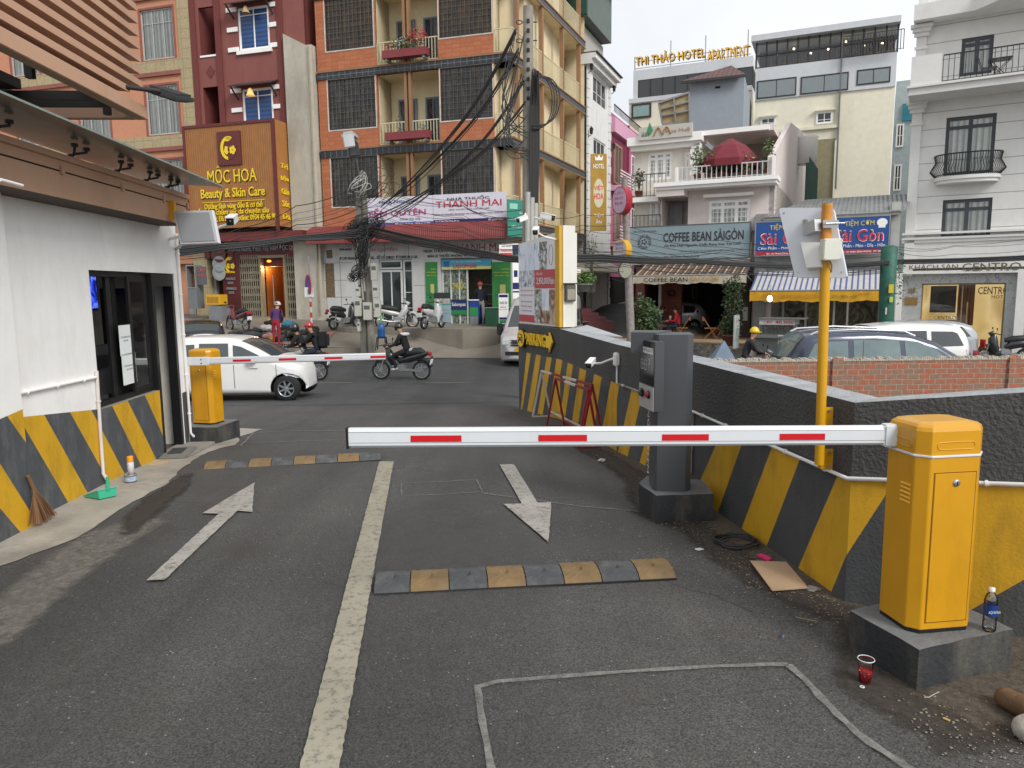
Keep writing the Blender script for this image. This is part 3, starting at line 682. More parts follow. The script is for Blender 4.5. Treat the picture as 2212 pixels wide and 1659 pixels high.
mb.box(-5,se,fo,fo+.03,zb,zb+.22,brown);mb.box(-5,se,fo+.012,fo+.03,zb+.22,zb+.235,dark);mb.box(-5,se,fo,fo+.03,zb+.235,ztp,brown)
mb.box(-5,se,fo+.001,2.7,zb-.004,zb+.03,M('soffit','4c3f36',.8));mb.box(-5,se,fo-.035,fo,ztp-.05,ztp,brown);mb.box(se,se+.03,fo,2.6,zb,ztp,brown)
for x in(-1.2,.3,1.4,2.4,3.1):mb.box(x,x+.05,fo-.02,fo,zb+.2,zb+.27,brown)
mb.build('fascia',booth,world=True)
ga,gb=FK.P(*Kf(0,650),fo-.25),FK.P(*Kf(1400,1300),fo-.25);print('canopy',ga,gb)
gl=M('canopy_glass_shaded','48524d',.15,var=.25,scale=1.5,alpha=.9,dirt='4f5a55',dscale=1)  # glass tinted dark: the louvre roof's shade is put into its colour
mb=MB(FK.m);go=fo-.5;gi=fo+.35
mb.add([(-5,go,3.27),(3.0,go,3.22),(3.0,gi,3.27),(-5,gi,3.32)],[(0,1,2,3)],gl);mb.add([(-5,go,3.258),(3.0,go,3.208),(3.0,gi,3.258),(-5,gi,3.308)],[(3,2,1,0)],gl)
mb.add([(-5,go-.001,3.256),(3.0,go-.001,3.206),(3.0,go-.001,3.222),(-5,go-.001,3.272)],[(0,1,2,3)],M('glass_edge','7f8f87',.2))
mb.build('glass_canopy',booth,world=True)
for x in(-.6,.5,1.35,2.0,2.55):
 mb=MB(FK.m)
 for dx in(-.1,.1):mb.tube([(x,fo+.02,ztp-.02),(x,fo-.03,ztp+.03),(x+dx,fo-.09,ztp+.06),(x+dx,fo-.09,3.235)],.012,black_metal,8);mb.cyl((x+dx,fo-.09,3.205),(x+dx,fo-.09,3.232),.03,black_metal,n=12)
 mb.cyl((x,fo,ztp-.02),(x,fo,ztp+.03),.025,black_metal,n=12);mb.build('canopy_clamp',booth,world=True)
lv=FK.thing('louvre_screen','brown slatted louvre screen overhanging the roof of the white booth','louvre screen')
lo=-.5;le=FK.P(*Kf(975,430),lo)[0];lt=FK.P(*Kf(1010,830),lo)
slat=M('louvre_brown','bd957a',.55,var=.07,scale=1.0,dirt='7c5f4b',dirtamt=.3,dscale=.6)
tips=[FK.P(*Kf(x,y),lo)for x,y in[(960,85),(965,170),(975,262),(975,348),(978,432),(982,525),(990,605)]]
print('tips',tips,lt)
pitch=(tips[0][1]-tips[-1][1])/6
for i in range(12):
 z=tips[-1][1]+pitch*(i-1);x1=le if i else FK.P(*Kf(900,650),lo)[0]
 mb=MB(FK.m@Matrix.Translation((0,lo,z))@Matrix.Rotation(R(0),4,'X'));mb.box(-7,x1-.05,-.012,0,-.012,.05,slat)
 mb.add([(-7,0,0),(x1,0,0),(x1,.2,.02),(-7,.2,.02),(-7,0,.035),(x1,0,.035),(x1,.2,.055),(-7,.2,.055)],[(0,3,2,1),(4,5,6,7),(0,1,5,4),(1,2,6,5),(2,3,7,6),(3,0,4,7)],slat)
 mb.build('slat',lv,world=True)
mb=MB(FK.m);mb.bbox(-7,lt[0],lo-.02,lo+.10,lt[1],lt[1]+.13,slat,.006);mb.bbox(lt[0]-.08,lt[0],lo+.10,3.0,lt[1],lt[1]+.13,slat,.006)
mb.bbox(-7,lt[0],2.9,3.0,lt[1],lt[1]+.13,slat,.006);mb.build('bottom_beam',lv,world=True)
mb=MB(FK.m);dk=M('dark_steel','2a2624',.6)
for x in(-3.6,-1.6,.2,1.5):mb.box(x,x+.06,lo+.25,lo+.31,lt[1],lt[1]+1.6,dk)
mb.box(-7,lt[0]-.75,.3,2.8,lt[1]+.11,lt[1]+.2,dk)
for x in(-3,-1,1,lt[0]-.5):mb.box(x,x+.06,lo+.1,2.9,lt[1]+.02,lt[1]+.1,dk)
mb.box(-7,lt[0]-.3,.6,.7,lt[1]+.1,lt[1]+.2,dk);mb.box(-7,lt[0]-.7,1.6,1.7,lt[1]+.2,lt[1]+.4,dk);mb.box(-7,lt[0]-.4,lo+.2,lo+.3,lt[1]+.16,lt[1]+.22,dk)
mb.build('inner_frame',lv,world=True)
fl=FK.w(FK.P(*Kf(1000,640),lo)[0],lo-.12,FK.P(*Kf(1000,640),lo)[1])
t=thing('flood_lamp','flat dark grey flood lamp at the tip of the brown louvre screen','lamp',fl,FK.a)
mb=MB();mb.m=Matrix.Rotation(R(18),4,'X')@Matrix.Rotation(R(-12),4,'Y');lg=M('lamp_grey','3a3d3f',.5)
mb.bbox(-.05,.42,-.22,.10,-.02,.03,lg,.01)
for i in range(8):mb.box(0+i*.05,.012+i*.05,-.2,.08,.03,.055,lg)
mb.build('lamp_body',t)
mb=MB();mb.m=Matrix.Rotation(R(18),4,'X')@Matrix.Rotation(R(-12),4,'Y');mb.box(0,.38,-.19,.07,-.026,-.021,M('lamp_lens','6d7579',.15))
for i in range(1,8):mb.box(i*.048,i*.048+.006,-.19,.07,-.034,-.027,lg)
mb.build('lens',t)
mb=MB();mb.cyl((-.05,-.05,0),(-.45,.12,-.06),.022,dk);mb.build('bracket',t)
a=ks(*Kk(95,325),-.02);b=ks(*Kk(880,160),-.02)
pipe('water_pipe',[FK.w(a[0],-.02,a[1]),FK.w(b[0],-.02,b[1])],.016,white,'white pipe running nearly level across the booth wall')
a=ks(*Kk(890,100),-.02);b=ks(*Kk(955,1090),-.02);mx_=ks(*Kk(925,660),-.02)
pipe('down_pipe',[FK.w(a[0],-.02,a[1]),FK.w(mx_[0],-.02,mx_[1]),FK.w(b[0],-.02,b[1]+.05),FK.w(b[0]-.02,-.07,b[1]-.02)],.018,M('old_white_pipe','cfc5c0',.5),'white down pipe hanging over the booth stripes above the green dustpan')
a=ks(385,478,-.03);pipe('down_pipe',[FK.w(send-.03,-.03,2.7),FK.w(send-.03,-.03,.06),FK.w(send+.02,-.05,0)],.018,white,'white down pipe at the far corner of the booth beside the small yellow barrier box')
pipe('tube_lamp',[Wd(0,388,5.0),Wd(48,401,5.25)],.012,white_gloss,'short white tube lamp under the booth roof edge','lamp',clips=False)
mb=MB(FK.m);mb.prism(rough([(dx0-.05,-.35),(dx1+.1,-.35),(dx1+.1,.1),(dx0-.05,.1)],.005,.3),-.2,-.06,concrete);mb.build('door_step',booth,world=True)
p=G(*Kk(1640,880));mb=MB(Matrix.Translation(p)@Matrix.Rotation(FK.a+R(8),4,'Z'));mb.bbox(-.3,.3,-.18,.16,.012,.05,M('step_board','77746c',.9,var=.15,scale=8),.02);tag(mb.build('step_board'),'flat grey rounded board lying on the concrete in front of the booth door','board')
mb=MB(Matrix.Translation(p)@Matrix.Rotation(FK.a+R(8),4,'Z'));mb.bbox(-.12,.2,-.07,.1,.052,.058,M('mat_dark','3a3a3a',.9),.01);tag(mb.build('rubber_mat'),'small dark rubber mat on the grey board at the booth door','mat')
p=G(*Kk(1470,960));mb=MB(Matrix.Translation(p)@Matrix.Rotation(.3,4,'Z'));mb.box(-.1,.1,-.07,.07,.014,.02,M('card','b29a78',.9));tag(mb.build('cardboard_scrap'),'small cardboard scrap on the concrete strip left of the booth door board','cardboard')
scr=collage('monitor_picture',[(.35,'101a60'),(.45,'2a3fd0'),(.55,'5f7bff'),(.62,'0c1038')],5,3,.3);b_=scr.node_tree.nodes['Principled BSDF']
scr.node_tree.links.new(b_.inputs['Base Color'].links[0].from_socket,b_.inputs['Emission Color']);b_.inputs['Emission Strength'].default_value=.9
x0,z1=FK.P(*Kw(700,320),.7);x1,z0=FK.P(*Kw(975,695),.7)
t=FK.thing('television','wall screen glowing blue inside the booth seen at the window edge','television');mb=MB(FK.m);mb.bbox(x0,x1,.7,.74,z0,z1,black_metal,.01);mb.build('casing',t,world=True)
mb=MB(FK.m);mb.box(x0+.02,x1-.02,.694,.699,z0+.03,z1-.03,scr);mb.build('screen',t,world=True)
x0,z0=FK.P(*Kw(935,1560),.5);x1,z1=FK.P(*Kw(1120,1020),.5)
t=FK.thing('computer_terminal','dark grey computer terminal leaning behind the open booth window','computer');mb=MB(FK.m);tg=M('terminal_grey','565654',.5);tk=M('terminal_dark','242423',.5)
mb.slab([(x0-.3,z0),(x1-.12,z0),(x1-.10,z0+.3),(x1,z1-.05),(x1-.1,z1),(x0-.3,z1+.02)],.5,.56,tg);mb.build('stand',t,world=True)
mb=MB(FK.m);mb.slab([(x0-.28,z0+.3),(x1-.2,z0+.32),(x1-.09,z1-.12),(x0-.28,z1-.1)],.485,.5,tk);mb.build('screen',t,world=True)
box_y=M('barrier_yellow','cc930c',.38,var=.06,scale=2.5,coat=.2,dirt='8a5f14',dirtamt=.3,dscale=4)
strip_w=M('trim_white','d8d4d2',.45,var=.04)
arm_w=M('boom_white','d3d7db',.35,var=.03,scale=1.5,dirt='a9aaa8',dirtamt=.25)
arm_r=M('reflective_red','c4161f',.3,var=.04)
plm=M('plinth_black','2e3032',.85,var=.2,scale=4,bump=.5,bscale=35,dirt='7a7466',dirtamt=.5,dscale=3)
plt=M('plinth_top','6c6e6f',.85,var=.2,scale=5,bump=.4,bscale=30,dirt='57554f',dscale=3)
def barrier(loc,rz,label,plabel_,parm,h=1.06,lock=True):
 t=thing('barrier_cabinet',label,'barrier gate',loc,rz)
 W2,D2,c=.18,.15,.05
 def hexa(g=0,cc=c):return[(-W2-g,-D2+cc),(-W2+cc,-D2-g),(W2-cc,-D2-g),(W2+g,-D2+cc),(W2+g,D2-cc),(W2-cc,D2+g),(-W2+cc,D2+g),(-W2-g,D2-cc)]
 mb=MB();mb.prism(hexa(-.006),0,.03,black_metal);mb.build('foot',t)
 mb=MB();mb.prism(hexa(),.02,h-.162,box_y);mb.build('body',t,bevel=.006)
 mb=MB();bm=bmesh.new()
 lv=[(0,h-.15),(0,h-.035),(-.006,h-.016),(-.022,h-.004),(-.06,h+.006)]
 rings=[[bm.verts.new((x,y,z))for x,y in hexa(g)]for g,z in lv]
 rings=[]
 bm.free();bm=bmesh.new()
 for g,z in lv:rings.append([bm.verts.new((x*(W2+g)/W2,y*(D2+g)/D2,z))for x,y in hexa()])
 for a,b in zip(rings,rings[1:]):
  for i in range(8):bm.faces.new((a[i],a[(i+1)%8],b[(i+1)%8],b[i]))
 bm.faces.new(rings[-1]);bm.faces.new(list(reversed(rings[0])));mb.bm(bm,box_y)
 def stadium(M4,w,hh,y):
  n=8;pts=[(w/2-hh+hh*math.cos(a),hh*math.sin(a))for a in[(-.5+i/n)*math.pi for i in range(n+1)]]+[(-w/2+hh+hh*math.cos(a),hh*math.sin(a))for a in[(.5+i/n)*math.pi for i in range(n+1)]]
  o=mb.m;mb.m=o@M4;mb.tube([(x,y,z)for x,z in pts],.0035,box_y,6,closed=True);mb.m=o
 stadium(Matrix.Translation((0,-D2,h-.105)),.2,.018,0);stadium(Matrix.Translation((-W2,0,h-.105))@Matrix.Rotation(R(90),4,'Z'),.15,.018,0);stadium(Matrix.Translation((W2,0,h-.105))@Matrix.Rotation(R(90),4,'Z'),.15,.018,0)
 mb.build('lid',t,bevel=.004)
 mb=MB();mb.prism(hexa(.007),h-.162,h-.15,strip_w);mb.build('trim_strip',t,bevel=.003)
 mb=MB();x0,x1,z0,z1=-.105,.115,.06,h-.24
 mb.box(x0-.004,x1+.004,-D2-.0015,-D2+.001,z0-.004,z1+.004,M('seam_brown','6a4208',.8));mb.bbox(x0,x1,-D2-.004,-D2,z0,z1,box_y,.002);d=mb.build('door',t)
 mb=MB();ax=Matrix.Rotation(R(90),3,'X');mb.lathe([(0,.009),(.012,.009),(.017,.007),(.019,0)],(.01,-D2-.003,z1-.05),steel,20,ax);mb.box(.008,.012,-D2-.0135,-D2-.011,z1-.06,z1-.04,black_metal);mb.build('lock',d)
 for sx in(-1,1):
  mb=MB()
  for i in range(5):
   z=.66+i*.022;mb.cyl((sx*(W2+.001),-.085,z),(sx*(W2+.001),-.015,z+.0),.005,M('vent_yellow','efb53a',.4),n=8)
  mb.build('vent',t)
 return t
def plinth(pts,z0,z1,label):
 p=thing('plinth',label,'plinth',(sum(q[0]for q in pts)/len(pts),sum(q[1]for q in pts)/len(pts),z0))
 rp=rough(pts,.006,.1);mb=MB();n=len(rp)
 vs=[(x,y,z0-.1)for x,y in rough(rp,0,9)]+[(x,y,z1)for x,y in rp]
 mb.add(vs,[(i,(i+1)%n,n+(i+1)%n,n+i)for i in range(n)],plm);mb.build('block',p,world=True)
 mb=MB();mb.add([(x,y,z1)for x,y in rp],[tuple(range(n))],plt);mb.build('block_top',p,world=True);return p
def boom(t,x0,x1,y,z,hh,dd,stickers,cap_at,name='boom',mat=arm_w):
 """boom along local x of the thing t"""
 mb=MB();c=.012
 prof=[(-dd/2+c,-hh/2),(dd/2-c,-hh/2),(dd/2,-hh/2+c),(dd/2,hh/2-c*1.5),(dd/2-c,hh/2),(-dd/2+c*.8,hh/2),(-dd/2,hh/2-c*1.6),(-dd/2,-hh/2+c)]
 z0,z1=z
 vs=[(x,y+py,zz+pz)for x,zz in((x0,z0),(x1,z1))for py,pz in prof];n=len(prof)
 mb.add(vs,[tuple(range(n)),tuple(reversed(range(n,2*n)))]+[(i,i+n,(i+1)%n+n,(i+1)%n)for i in range(n)],mat)
 for k in(-.25,.3):mb.add([(x,y-dd/2-.0015,zz+hh*kk)for x,zz,kk in((x0,z0,k),(x1,z1,k),(x1,z1,k+.02),(x0,z0,k+.02))],[(0,1,2,3)],grey_metal)
 b=mb.build(name,t)
 mb=MB();xe=x0 if cap_at<0 else x1;ze=z0 if cap_at<0 else z1;mb.box(xe-.006,xe+.006,y-dd/2-.004,y+dd/2+.004,ze-hh/2-.004,ze+hh/2+.003,black_metal);mb.build('end_cap',b)
 for a,c_ in stickers:
  za,zc=[z0+(z1-z0)*(q-x0)/(x1-x0)for q in(a,c_)]
  mb=MB();mb.add([(a,y-dd/2-.002,za-hh*.2),(c_,y-dd/2-.002,zc-hh*.2),(c_,y-dd/2-.002,zc+hh*.13),(a,y-dd/2-.002,za+hh*.13)],[(0,1,2,3)],arm_r);mb.build('reflective_sticker',b)
 return b
HP=.22
bx=thing
loc=(2.128,3.617,HP)
nb=barrier(loc,R(8),'large yellow barrier cabinet with locked door on the black plinth, lower right',None,None)
inv=MW[nb.name].inverted()
def bl(u,v,y=3.62):return inv@Wd(u,v,y)
pL,pR=bl(752,944,3.56),bl(1925,939,3.64)
arm_t=thing('boom_mount',None,None,(0,0,0));bpy.data.objects.remove(arm_t)
def arm_thing(A,B,hh,dd,stick_px,yfun,label,name,cap_at=-1,post_len=.06,sock=None):
 d=B-A;rz=math.atan2(d.y,d.x);t=thing(name,label,'boom',(A.x,A.y,A.z),rz)
 L_=math.hypot(d.x,d.y);iv=MW[t.name].inverted();st=[]
 f=Fac((A.x,A.y),rz);f.o.z=0
 for u0,u1,v in stick_px:st.append((f.P(u0,v,-dd/2)[0],f.P(u1,v,-dd/2)[0]))
 boom(t,0,L_,0,(0,d.z),hh,dd,st,cap_at,'beam');return t,L_
A=Wd(752,945,3.58);B=Wd(1960,939,3.66)
at,L_=arm_thing(A,B,.098,.045,[(887,997,947),(1163,1268,945),(1430,1531,944),(1684,1782,943)],None,'long white barrier boom with four red stickers reaching from the large yellow cabinet','barrier_boom')
mb=MB();dz=B.z-A.z;xs=L_-(B-Wd(1905,939,3.655)).length;mb.bbox(xs,L_+.1,-.03,.03,dz-.056,dz+.058,arm_w,.008);mb.build('socket',at)
pn=[(1.93,3.30),(2.52,3.50),(2.38,3.93),(1.80,3.73)]
plinth(pn,0,HP,'black painted concrete plinth with worn grey top under the large yellow cabinet')
gfar=G(450,955);fz=-.14
p1,p2=G(428,958),G(476,947)
fp=Wd(443,918,10.05)
fb=barrier((fp.x-.02,fp.y+.18,fp.z),R(-14),'small yellow barrier cabinet behind the corner of the white booth',None,None,h=1.05)
plinth([(fp.x-.28,fp.y-.14),(fp.x+.24,fp.y-.2),(fp.x+.33,fp.y+.4),(fp.x-.18,fp.y+.5)],-.16,fp.z,'chipped black and white concrete plinth under the small yellow cabinet')
A=Wd(400,781,9.82);B=Wd(835,769.5,10.0)
at2,L2_=arm_thing(A,B,.095,.045,[(503,542,778),(602,640,776),(701,740,774),(800,833,772)],None,'white barrier boom with red stickers across the far exit, in front of the white car','barrier_boom',cap_at=1)
mb=MB();mb.bbox(-.1,.32,-.03,.03,-.056,.058,arm_w,.008)
for dx in(.22,):
 for z in(-.025,.025):mb.cyl((dx,-.036,z),(dx,-.028,z),.008,black_metal)
mb.build('socket',at2)
mg=M('machine_grey','474a4e',.4,var=.05,scale=2,coat=.1);mg2=M('machine_dark','404346',.45,var=.06,scale=2)
P_=Wd(1418,1061,6.02);mz=P_.z
mt=thing('ticket_machine','grey ticket machine with black display and green and red buttons','ticket machine',P_,R(0))
Q=Wd(1391,1034,6.02);
Pn=Hz(1418,1061,mz);Ql=Hz(1391,1034,mz);Rr=Hz(1480,1062,mz);
print('machine',Pn,Ql,Rr,mz)
iv=MW[mt.name].inverted()
fr=(Rr-Pn).xy.normalized();fl_=Vector((-fr.y,fr.x))
def mp(a,b):q=Pn.xy+fr*a+fl_*b;return(q.x-P_.x,q.y-P_.y)
wR,wL=(Rr-Pn).xy.length,.30
H0=Wd(1400,745,6.0).z-mz
K5=crop(1500,820,600)
hh=Wd(*K5(530,60),6.02).z-mz
mb=MB();mb.prism([mp(0,0),mp(wR,0),mp(wR+.05,.05),mp(wR+.05,wL),mp(-.02,wL+.05),mp(-.04,.25),mp(-.03,.05)],0,hh,mg);mb.build('column',mt,bevel=.004)
hl=Wd(*K5(495,780),5.86);ht=Wd(*K5(505,125),5.86)
fx0,fz0=hl,ht
fa=Fac(Hz(*K5(370,500),1.0).xy if False else Wd(*K5(366,400),6.22).xy,q=Wd(*K5(500,400),5.86).xy)
def mr(x0,y0,x1,y1,off=0):return fa.r(K5,x0,y0,x1,y1,off)
x0,x1,z0,z1=0,(Wd(*K5(500,400),5.86).xy-Wd(*K5(366,400),6.22).xy).length,fa.P(*K5(500,780))[1],fa.P(*K5(505,130))[1]
print('head',x0,x1,z0,z1)
mb=MB(fa.m);mb.bbox(x0,x1,0,.085,z0,z1,mg,.004);hd=mb.build('head',mt,world=True)
blk=M('machine_glass','0b0c0e',.08,var=0,spec=.8)
zm=fa.P(*K5(430,520))[1]
mb=MB(fa.m);mb.box(x0+.006,x1-.004,-.004,.0,zm,z1-.004,blk);dp=mb.build('display',hd,world=True)
a=mr(385,165,492,258);lab=M('machine_label','dfe2df',.5,var=0)
mb=MB(fa.m);mb.box(a[0],x1-.02,-.006,-.0045,a[2]+.01,a[3],lab);mb.text('XIN VUI LÒNG',a[0]+.06,x1-.07,a[3]-.035,a[3]-.025,ink,-.0065);mb.text('MỜI NHẤN LẤY THẺ',a[0]+.02,x1-.03,a[2]+.03,a[2]+.065,ink,-.0065);mb.build('instruction_label',hd,world=True)
mb=MB(fa.m);wi=M('icon_white','b9bcc0',.5,var=0);zz=fa.P(*K5(430,318))[1];xw=x1-x0
for k in range(2):
 xx=x0+.05+k*.085
 for q0,q1 in(((0,0),(.05,0)),((.05,0),(.05,.08)),((.05,.08),(0,.08)),((0,.08),(0,0)),((0,.045),(.05,.045))):mb.beam((xx+q0[0],-.005,zz-.06+q0[1]),(xx+q1[0],-.005,zz-.06+q1[1]),.003,.004,wi)
mb.text('P',x0+.25,x0+.29,zz-.05,zz+.04,wi,-.006);mb.build('display_symbols',dp,world=True)
mb=MB(fa.m);mb.box(x0+.004,x1-.004,-.005,0,z0+.004,zm-.004,M('plate_silver','b4b6b6',.35,metal=.3));pl=mb.build('button_plate',hd,world=True)
for kx,kz,m_,nm in((.24,.0,M('button_green','1c7a5a',.3),'green_button'),(.7,-.0,M('button_red','b1211f',.3),'red_button')):
 xx=x0+xw*kx;zq=z0+.13;mb=MB(fa.m);ax=Matrix.Rotation(R(90),3,'X');mb.lathe([(.034,0),(.034,.012),(.026,.014)],(xx,-.005,zq),black_metal,18,ax);mb.lathe([(0,.03),(.02,.028),(.026,.02),(.026,.01)],(xx,-.005,zq),m_,18,ax);mb.build(nm,pl,world=True)
mb=MB(fa.m);mb.bbox(x0+.05,x0+.14,-.03,-.005,zm-.11,zm-.05,black_metal,.006);mb.box(x0+.03,x0+.16,-.034,-.03,zm-.085,zm-.075,black_metal);mb.build('ticket_slot',pl,world=True)
mb=MB();q=mp(-.2,.30);mb.prism([mp(-.22,.12),mp(-.02,.06),mp(wR*.6,wL+.05),mp(-.18,wL+.14)],hh-.16,hh+.012,mg);mb.build('rain_hood',mt)
lf=Fac(Ql.xy,q=Pn.xy);mb=MB(lf.m@Matrix.Translation((0,-.035,0)))
LL=(Pn-Ql).xy.length
old=mb.m;mb.m=old@Matrix.Translation((LL*.62,0,mz+.12))@Matrix.Rotation(R(90),4,'Y');mb.text('PARKING SYSTEM',-.86,0,-.03,.03,M('letter_white','d8d8d8',.5,var=0),0,bold=.02);mb.build('lettering',mt,world=True)
c0,c1,c2=Hz(1415.6,1070.5,mz),Hz(1380,1043.6,mz),Hz(1542,1067,mz)
plinth([(c0.x,c0.y),(c2.x,c2.y),(c2.x+.02,c2.y+.45),(c1.x+.12,c1.y+.25),(c1.x,c1.y)],-.02,mz,'low grey concrete plinth with dusty top under the ticket machine')
pb=Wd(1770,1003,4.44);ptp=Wd(1787,441,4.40)
yp=thing('mast','yellow steel mast bracketed to the parking wall beside the large boom','pole',pb)
mb=MB();myel=M('mast_yellow','d09a0c',.4,var=.06,coat=.2)
mb.cyl(pb,ptp,.029,myel,n=20);mb.cyl(ptp-Vector((0,0,.0)),ptp+Vector((0,0,.004)),.029,M('mast_cap','b58216',.6),n=20);mb.build('tube',yp,world=True)
mb=MB();wr=M('shrink_wrap','c4822e',.25,var=.15,scale=20);mb.cyl(ptp-Vector((0,0,.005)),ptp-Vector((-.0,0,.26)),.0305,wr,n=20);mb.build('plastic_wrap',yp,world=True)
for v0,v1 in((880,925),(975,1010)):
 mb=MB();c=Wd(1787,(v0+v1)/2+0,4.47);mb.box(c.x-.03,c.x+.035,c.y-.0,c.y+.012,c.z-.065,c.z+.065,myel);mb.box(c.x-.055,c.x-.03,c.y-.03,c.y+.01,c.z-.05,c.z+.05,myel)
 for dz in(-.045,.045):mb.cyl((c.x+.01,c.y-.012,c.z+dz),(c.x+.01,c.y,c.z+dz),.009,steel,n=10)
 mb.build('wall_bracket',yp,world=True)
K4=crop(1960,430,600);K3r=crop(1500,430,600)
rd=Wd(1745,530,4.5);pw_=M('reader_white','d5dae0',.4,var=.04,coat=.2)
rt=thing('antenna_reader','tilted white square antenna reader seen from behind on the yellow mast','antenna',rd)
cs_=[Wd(*K3r(1645,330),4.62),Wd(1800,449,4.42),Wd(*K4(565,970),4.30),Wd(*K3r(1800,975),4.52)]
nn_=(cs_[1]-cs_[0]).cross(cs_[3]-cs_[0]).normalized()
if nn_.y<0:nn_=-nn_
o_=cs_[0];ex=(cs_[1]-cs_[0]);ey=(cs_[3]-cs_[0]);cs_[2]=cs_[2]-nn_*(cs_[2]-o_).dot(nn_)
def rpt(i,r=.025):
 a,b,c=cs_[i-1],cs_[i],cs_[(i+1)%4];d1,d2=(a-b).normalized(),(c-b).normalized();out=[]
 for k in range(5):t=k/4;out.append((b+d1*r)*(1-t)**2+b*2*t*(1-t)+(b+d2*r)*t**2)
 return out
ring=sum([rpt(i)for i in range(4)],[]);n=len(ring);mb=MB()
mb.add(ring+[p+nn_*.03 for p in ring],[tuple(reversed(range(n))),tuple(range(n,2*n))]+[(i,(i+1)%n,n+(i+1)%n,n+i)for i in range(n)],pw_)
cen=sum(cs_,Vector((0,0,0)))/4
for p in ring[2::5]:q=p.lerp(cen,.13);mb.cyl(q-nn_*.002,q,.006,steel,n=8)
mb.build('panel',rt,world=True)
def onp(u,v,off=0):
 r=ray(u,v);k=((o_-CAM).dot(nn_)-off)/r.dot(nn_);return CAM+r*k
hx=[onp(*K3r(x,y))for x,y in((1860,640),(2060,640),(2080,900),(1925,910))]
hc=sum(hx,Vector((0,0,0)))/4
mb=MB();top=[(p*.85+hc*.15)-nn_*.065 for p in hx];mb.add(hx+top,[(7,6,5,4),(0,4,5,1),(1,5,6,2),(2,6,7,3),(3,7,4,0)],white_gloss);mb.build('rear_housing',rt,world=True)
mb=MB();bc=Wd(*K4(430,715),4.33);mb.bbox(bc.x-.052,bc.x+.055,bc.y-.03,bc.y+.03,bc.z-.062,bc.z+.062,M('box_ivory','cfd0c4',.5),.004)
for dx in(-.044,.046):
 for dz in(-.052,.052):mb.cyl((bc.x+dx,bc.y-.032,bc.z+dz),(bc.x+dx,bc.y-.029,bc.z+dz),.0035,steel,n=8)
mb.build('control_box',rt,world=True)
mb=MB();pa,pc=onp(*K3r(1905,540)),Wd(*K3r(2060,490),4.36)
mb.beam(pa-nn_*.02,Wd(*K3r(2010,490),4.38),.045,.07,steel);mb.beam(Wd(*K4(360,480),4.365),Wd(*K4(500,480),4.35),.02,.045,steel);mb.cyl(Wd(*K4(380,475),4.32),Wd(*K4(560,470),4.34),.005,steel)
mb.beam(onp(*K3r(1890,440),.01),onp(*K3r(1930,580),.01),.03,.02,steel);mb.cyl(pa-nn_*.05,pa-nn_*.03,.012,steel);mb.build('clamp',rt,world=True)
mb=MB();mb.tube([Wd(*K4(415,800),4.35),Wd(*K4(440,860),4.37),Wd(*K4(435,930),4.4),Wd(*K4(340,940),4.46)],.005,M('cable_grey','8a8a88',.6),6);mb.build('cable',rt,world=True)
K6=crop(400,400,600)
q4=[Wd(*K6(*a),d)for a,d in(((115,470),8.7),((480,460),8.55),((540,765),8.45),((185,780),8.6))]
ra=M('reader_grey','9a9da2',.5,var=.03);rw=M('reader_rim','c3c5c8',.45,var=.02)
t=thing('antenna_reader','flat grey square antenna reader hung at the roof corner of the white booth','antenna',q4[3])
nn2=(q4[1]-q4[0]).cross(q4[3]-q4[0]).normalized();nn2=nn2 if nn2.y>0 else-nn2
c4=sum(q4,Vector((0,0,0)))/4;mb=MB()
mb.add([p+(c4-p)*.0 for p in q4]+[p+nn2*.05 for p in q4],[(3,2,1,0),(4,5,6,7),(0,1,5,4),(1,2,6,5),(2,3,7,6),(3,0,4,7)],rw);mb.build('rim',t,world=True,bevel=.01)
mb=MB();f_=[p.lerp(c4,.13)-nn2*.008 for p in q4];mb.add(f_+[p+nn2*.02 for p in f_],[(3,2,1,0),(0,1,5,4),(1,2,6,5),(2,3,7,6),(3,0,4,7)],ra);mb.build('face',t,world=True,bevel=.006)
mb=MB();mb.tube([c4+nn2*.05,c4+nn2*.3+Vector((-.15,0,.05)),FK.w(send,0,2.5)],.02,steel);mb.box(q4[0].x-.06,q4[0].x+.02,q4[0].y,q4[0].y+.06,q4[0].z-.1,q4[0].z+.12,M('bracket_yellow','d89a1e',.5));mb.build('bracket',t,world=True)
c=Wd(*K6(667,550),8.9);bullet('security_camera',c,(.15,-.95,-.25),'white bullet camera hung in front of the brown shop sign, right of the grey reader',1.25,FK.w(send-.2,0,2.62))
f0=facs[0];sy=M('sign_yellow','efc21a',.4,var=.03);sk=M('sign_black','26272a',.5,var=.05)
ps=f0.thing('parking_sign','raised yellow PARKING letters with car symbol and arrow on the wall end','sign')
l0,l1=f0.P(*K1(287,200)),f0.P(*K1(470,350));zc=.965;zA=.93
a0_,a1_=f0.P(*K1(280,260))[0],f0.P(*K1(478,280))[0]
mb=MB(f0.m);mb.text('PARKING',a0_,a1_,zA-.0,zA+.215,sy,-.05,.03,bold=.03);mb.build('letters',ps,world=True)
mb=MB(f0.m);mb.text('PARKING',a0_-.015,a1_+.02,zA-.012,zA+.227,sk,-.02,.02,bold=.05);mb.build('letter_backing',ps,world=True)
cx0,cx1=f0.P(*K1(233,240))[0],f0.P(*K1(276,240))[0];cc_,rr=(cx0+cx1)/2,(cx1-cx0)/2*1.0
ax=Matrix.Rotation(R(90),3,'X');rr=.165;zc=zA+.1;cc_=f0.P(*K1(258,240))[0]
mb=MB(f0.m);mb.lathe([(0,.045),(rr,.045),(rr,.0)],(cc_,-.02,zc),sk,28,ax,False);mb.build('disc_backing',ps,world=True)
mb=MB(f0.m);mb.lathe([(0,.01),(rr*.93,.01),(rr*.93,0)],(cc_,-.065,zc),sy,28,ax,False);dsc=mb.build('disc',ps,world=True)
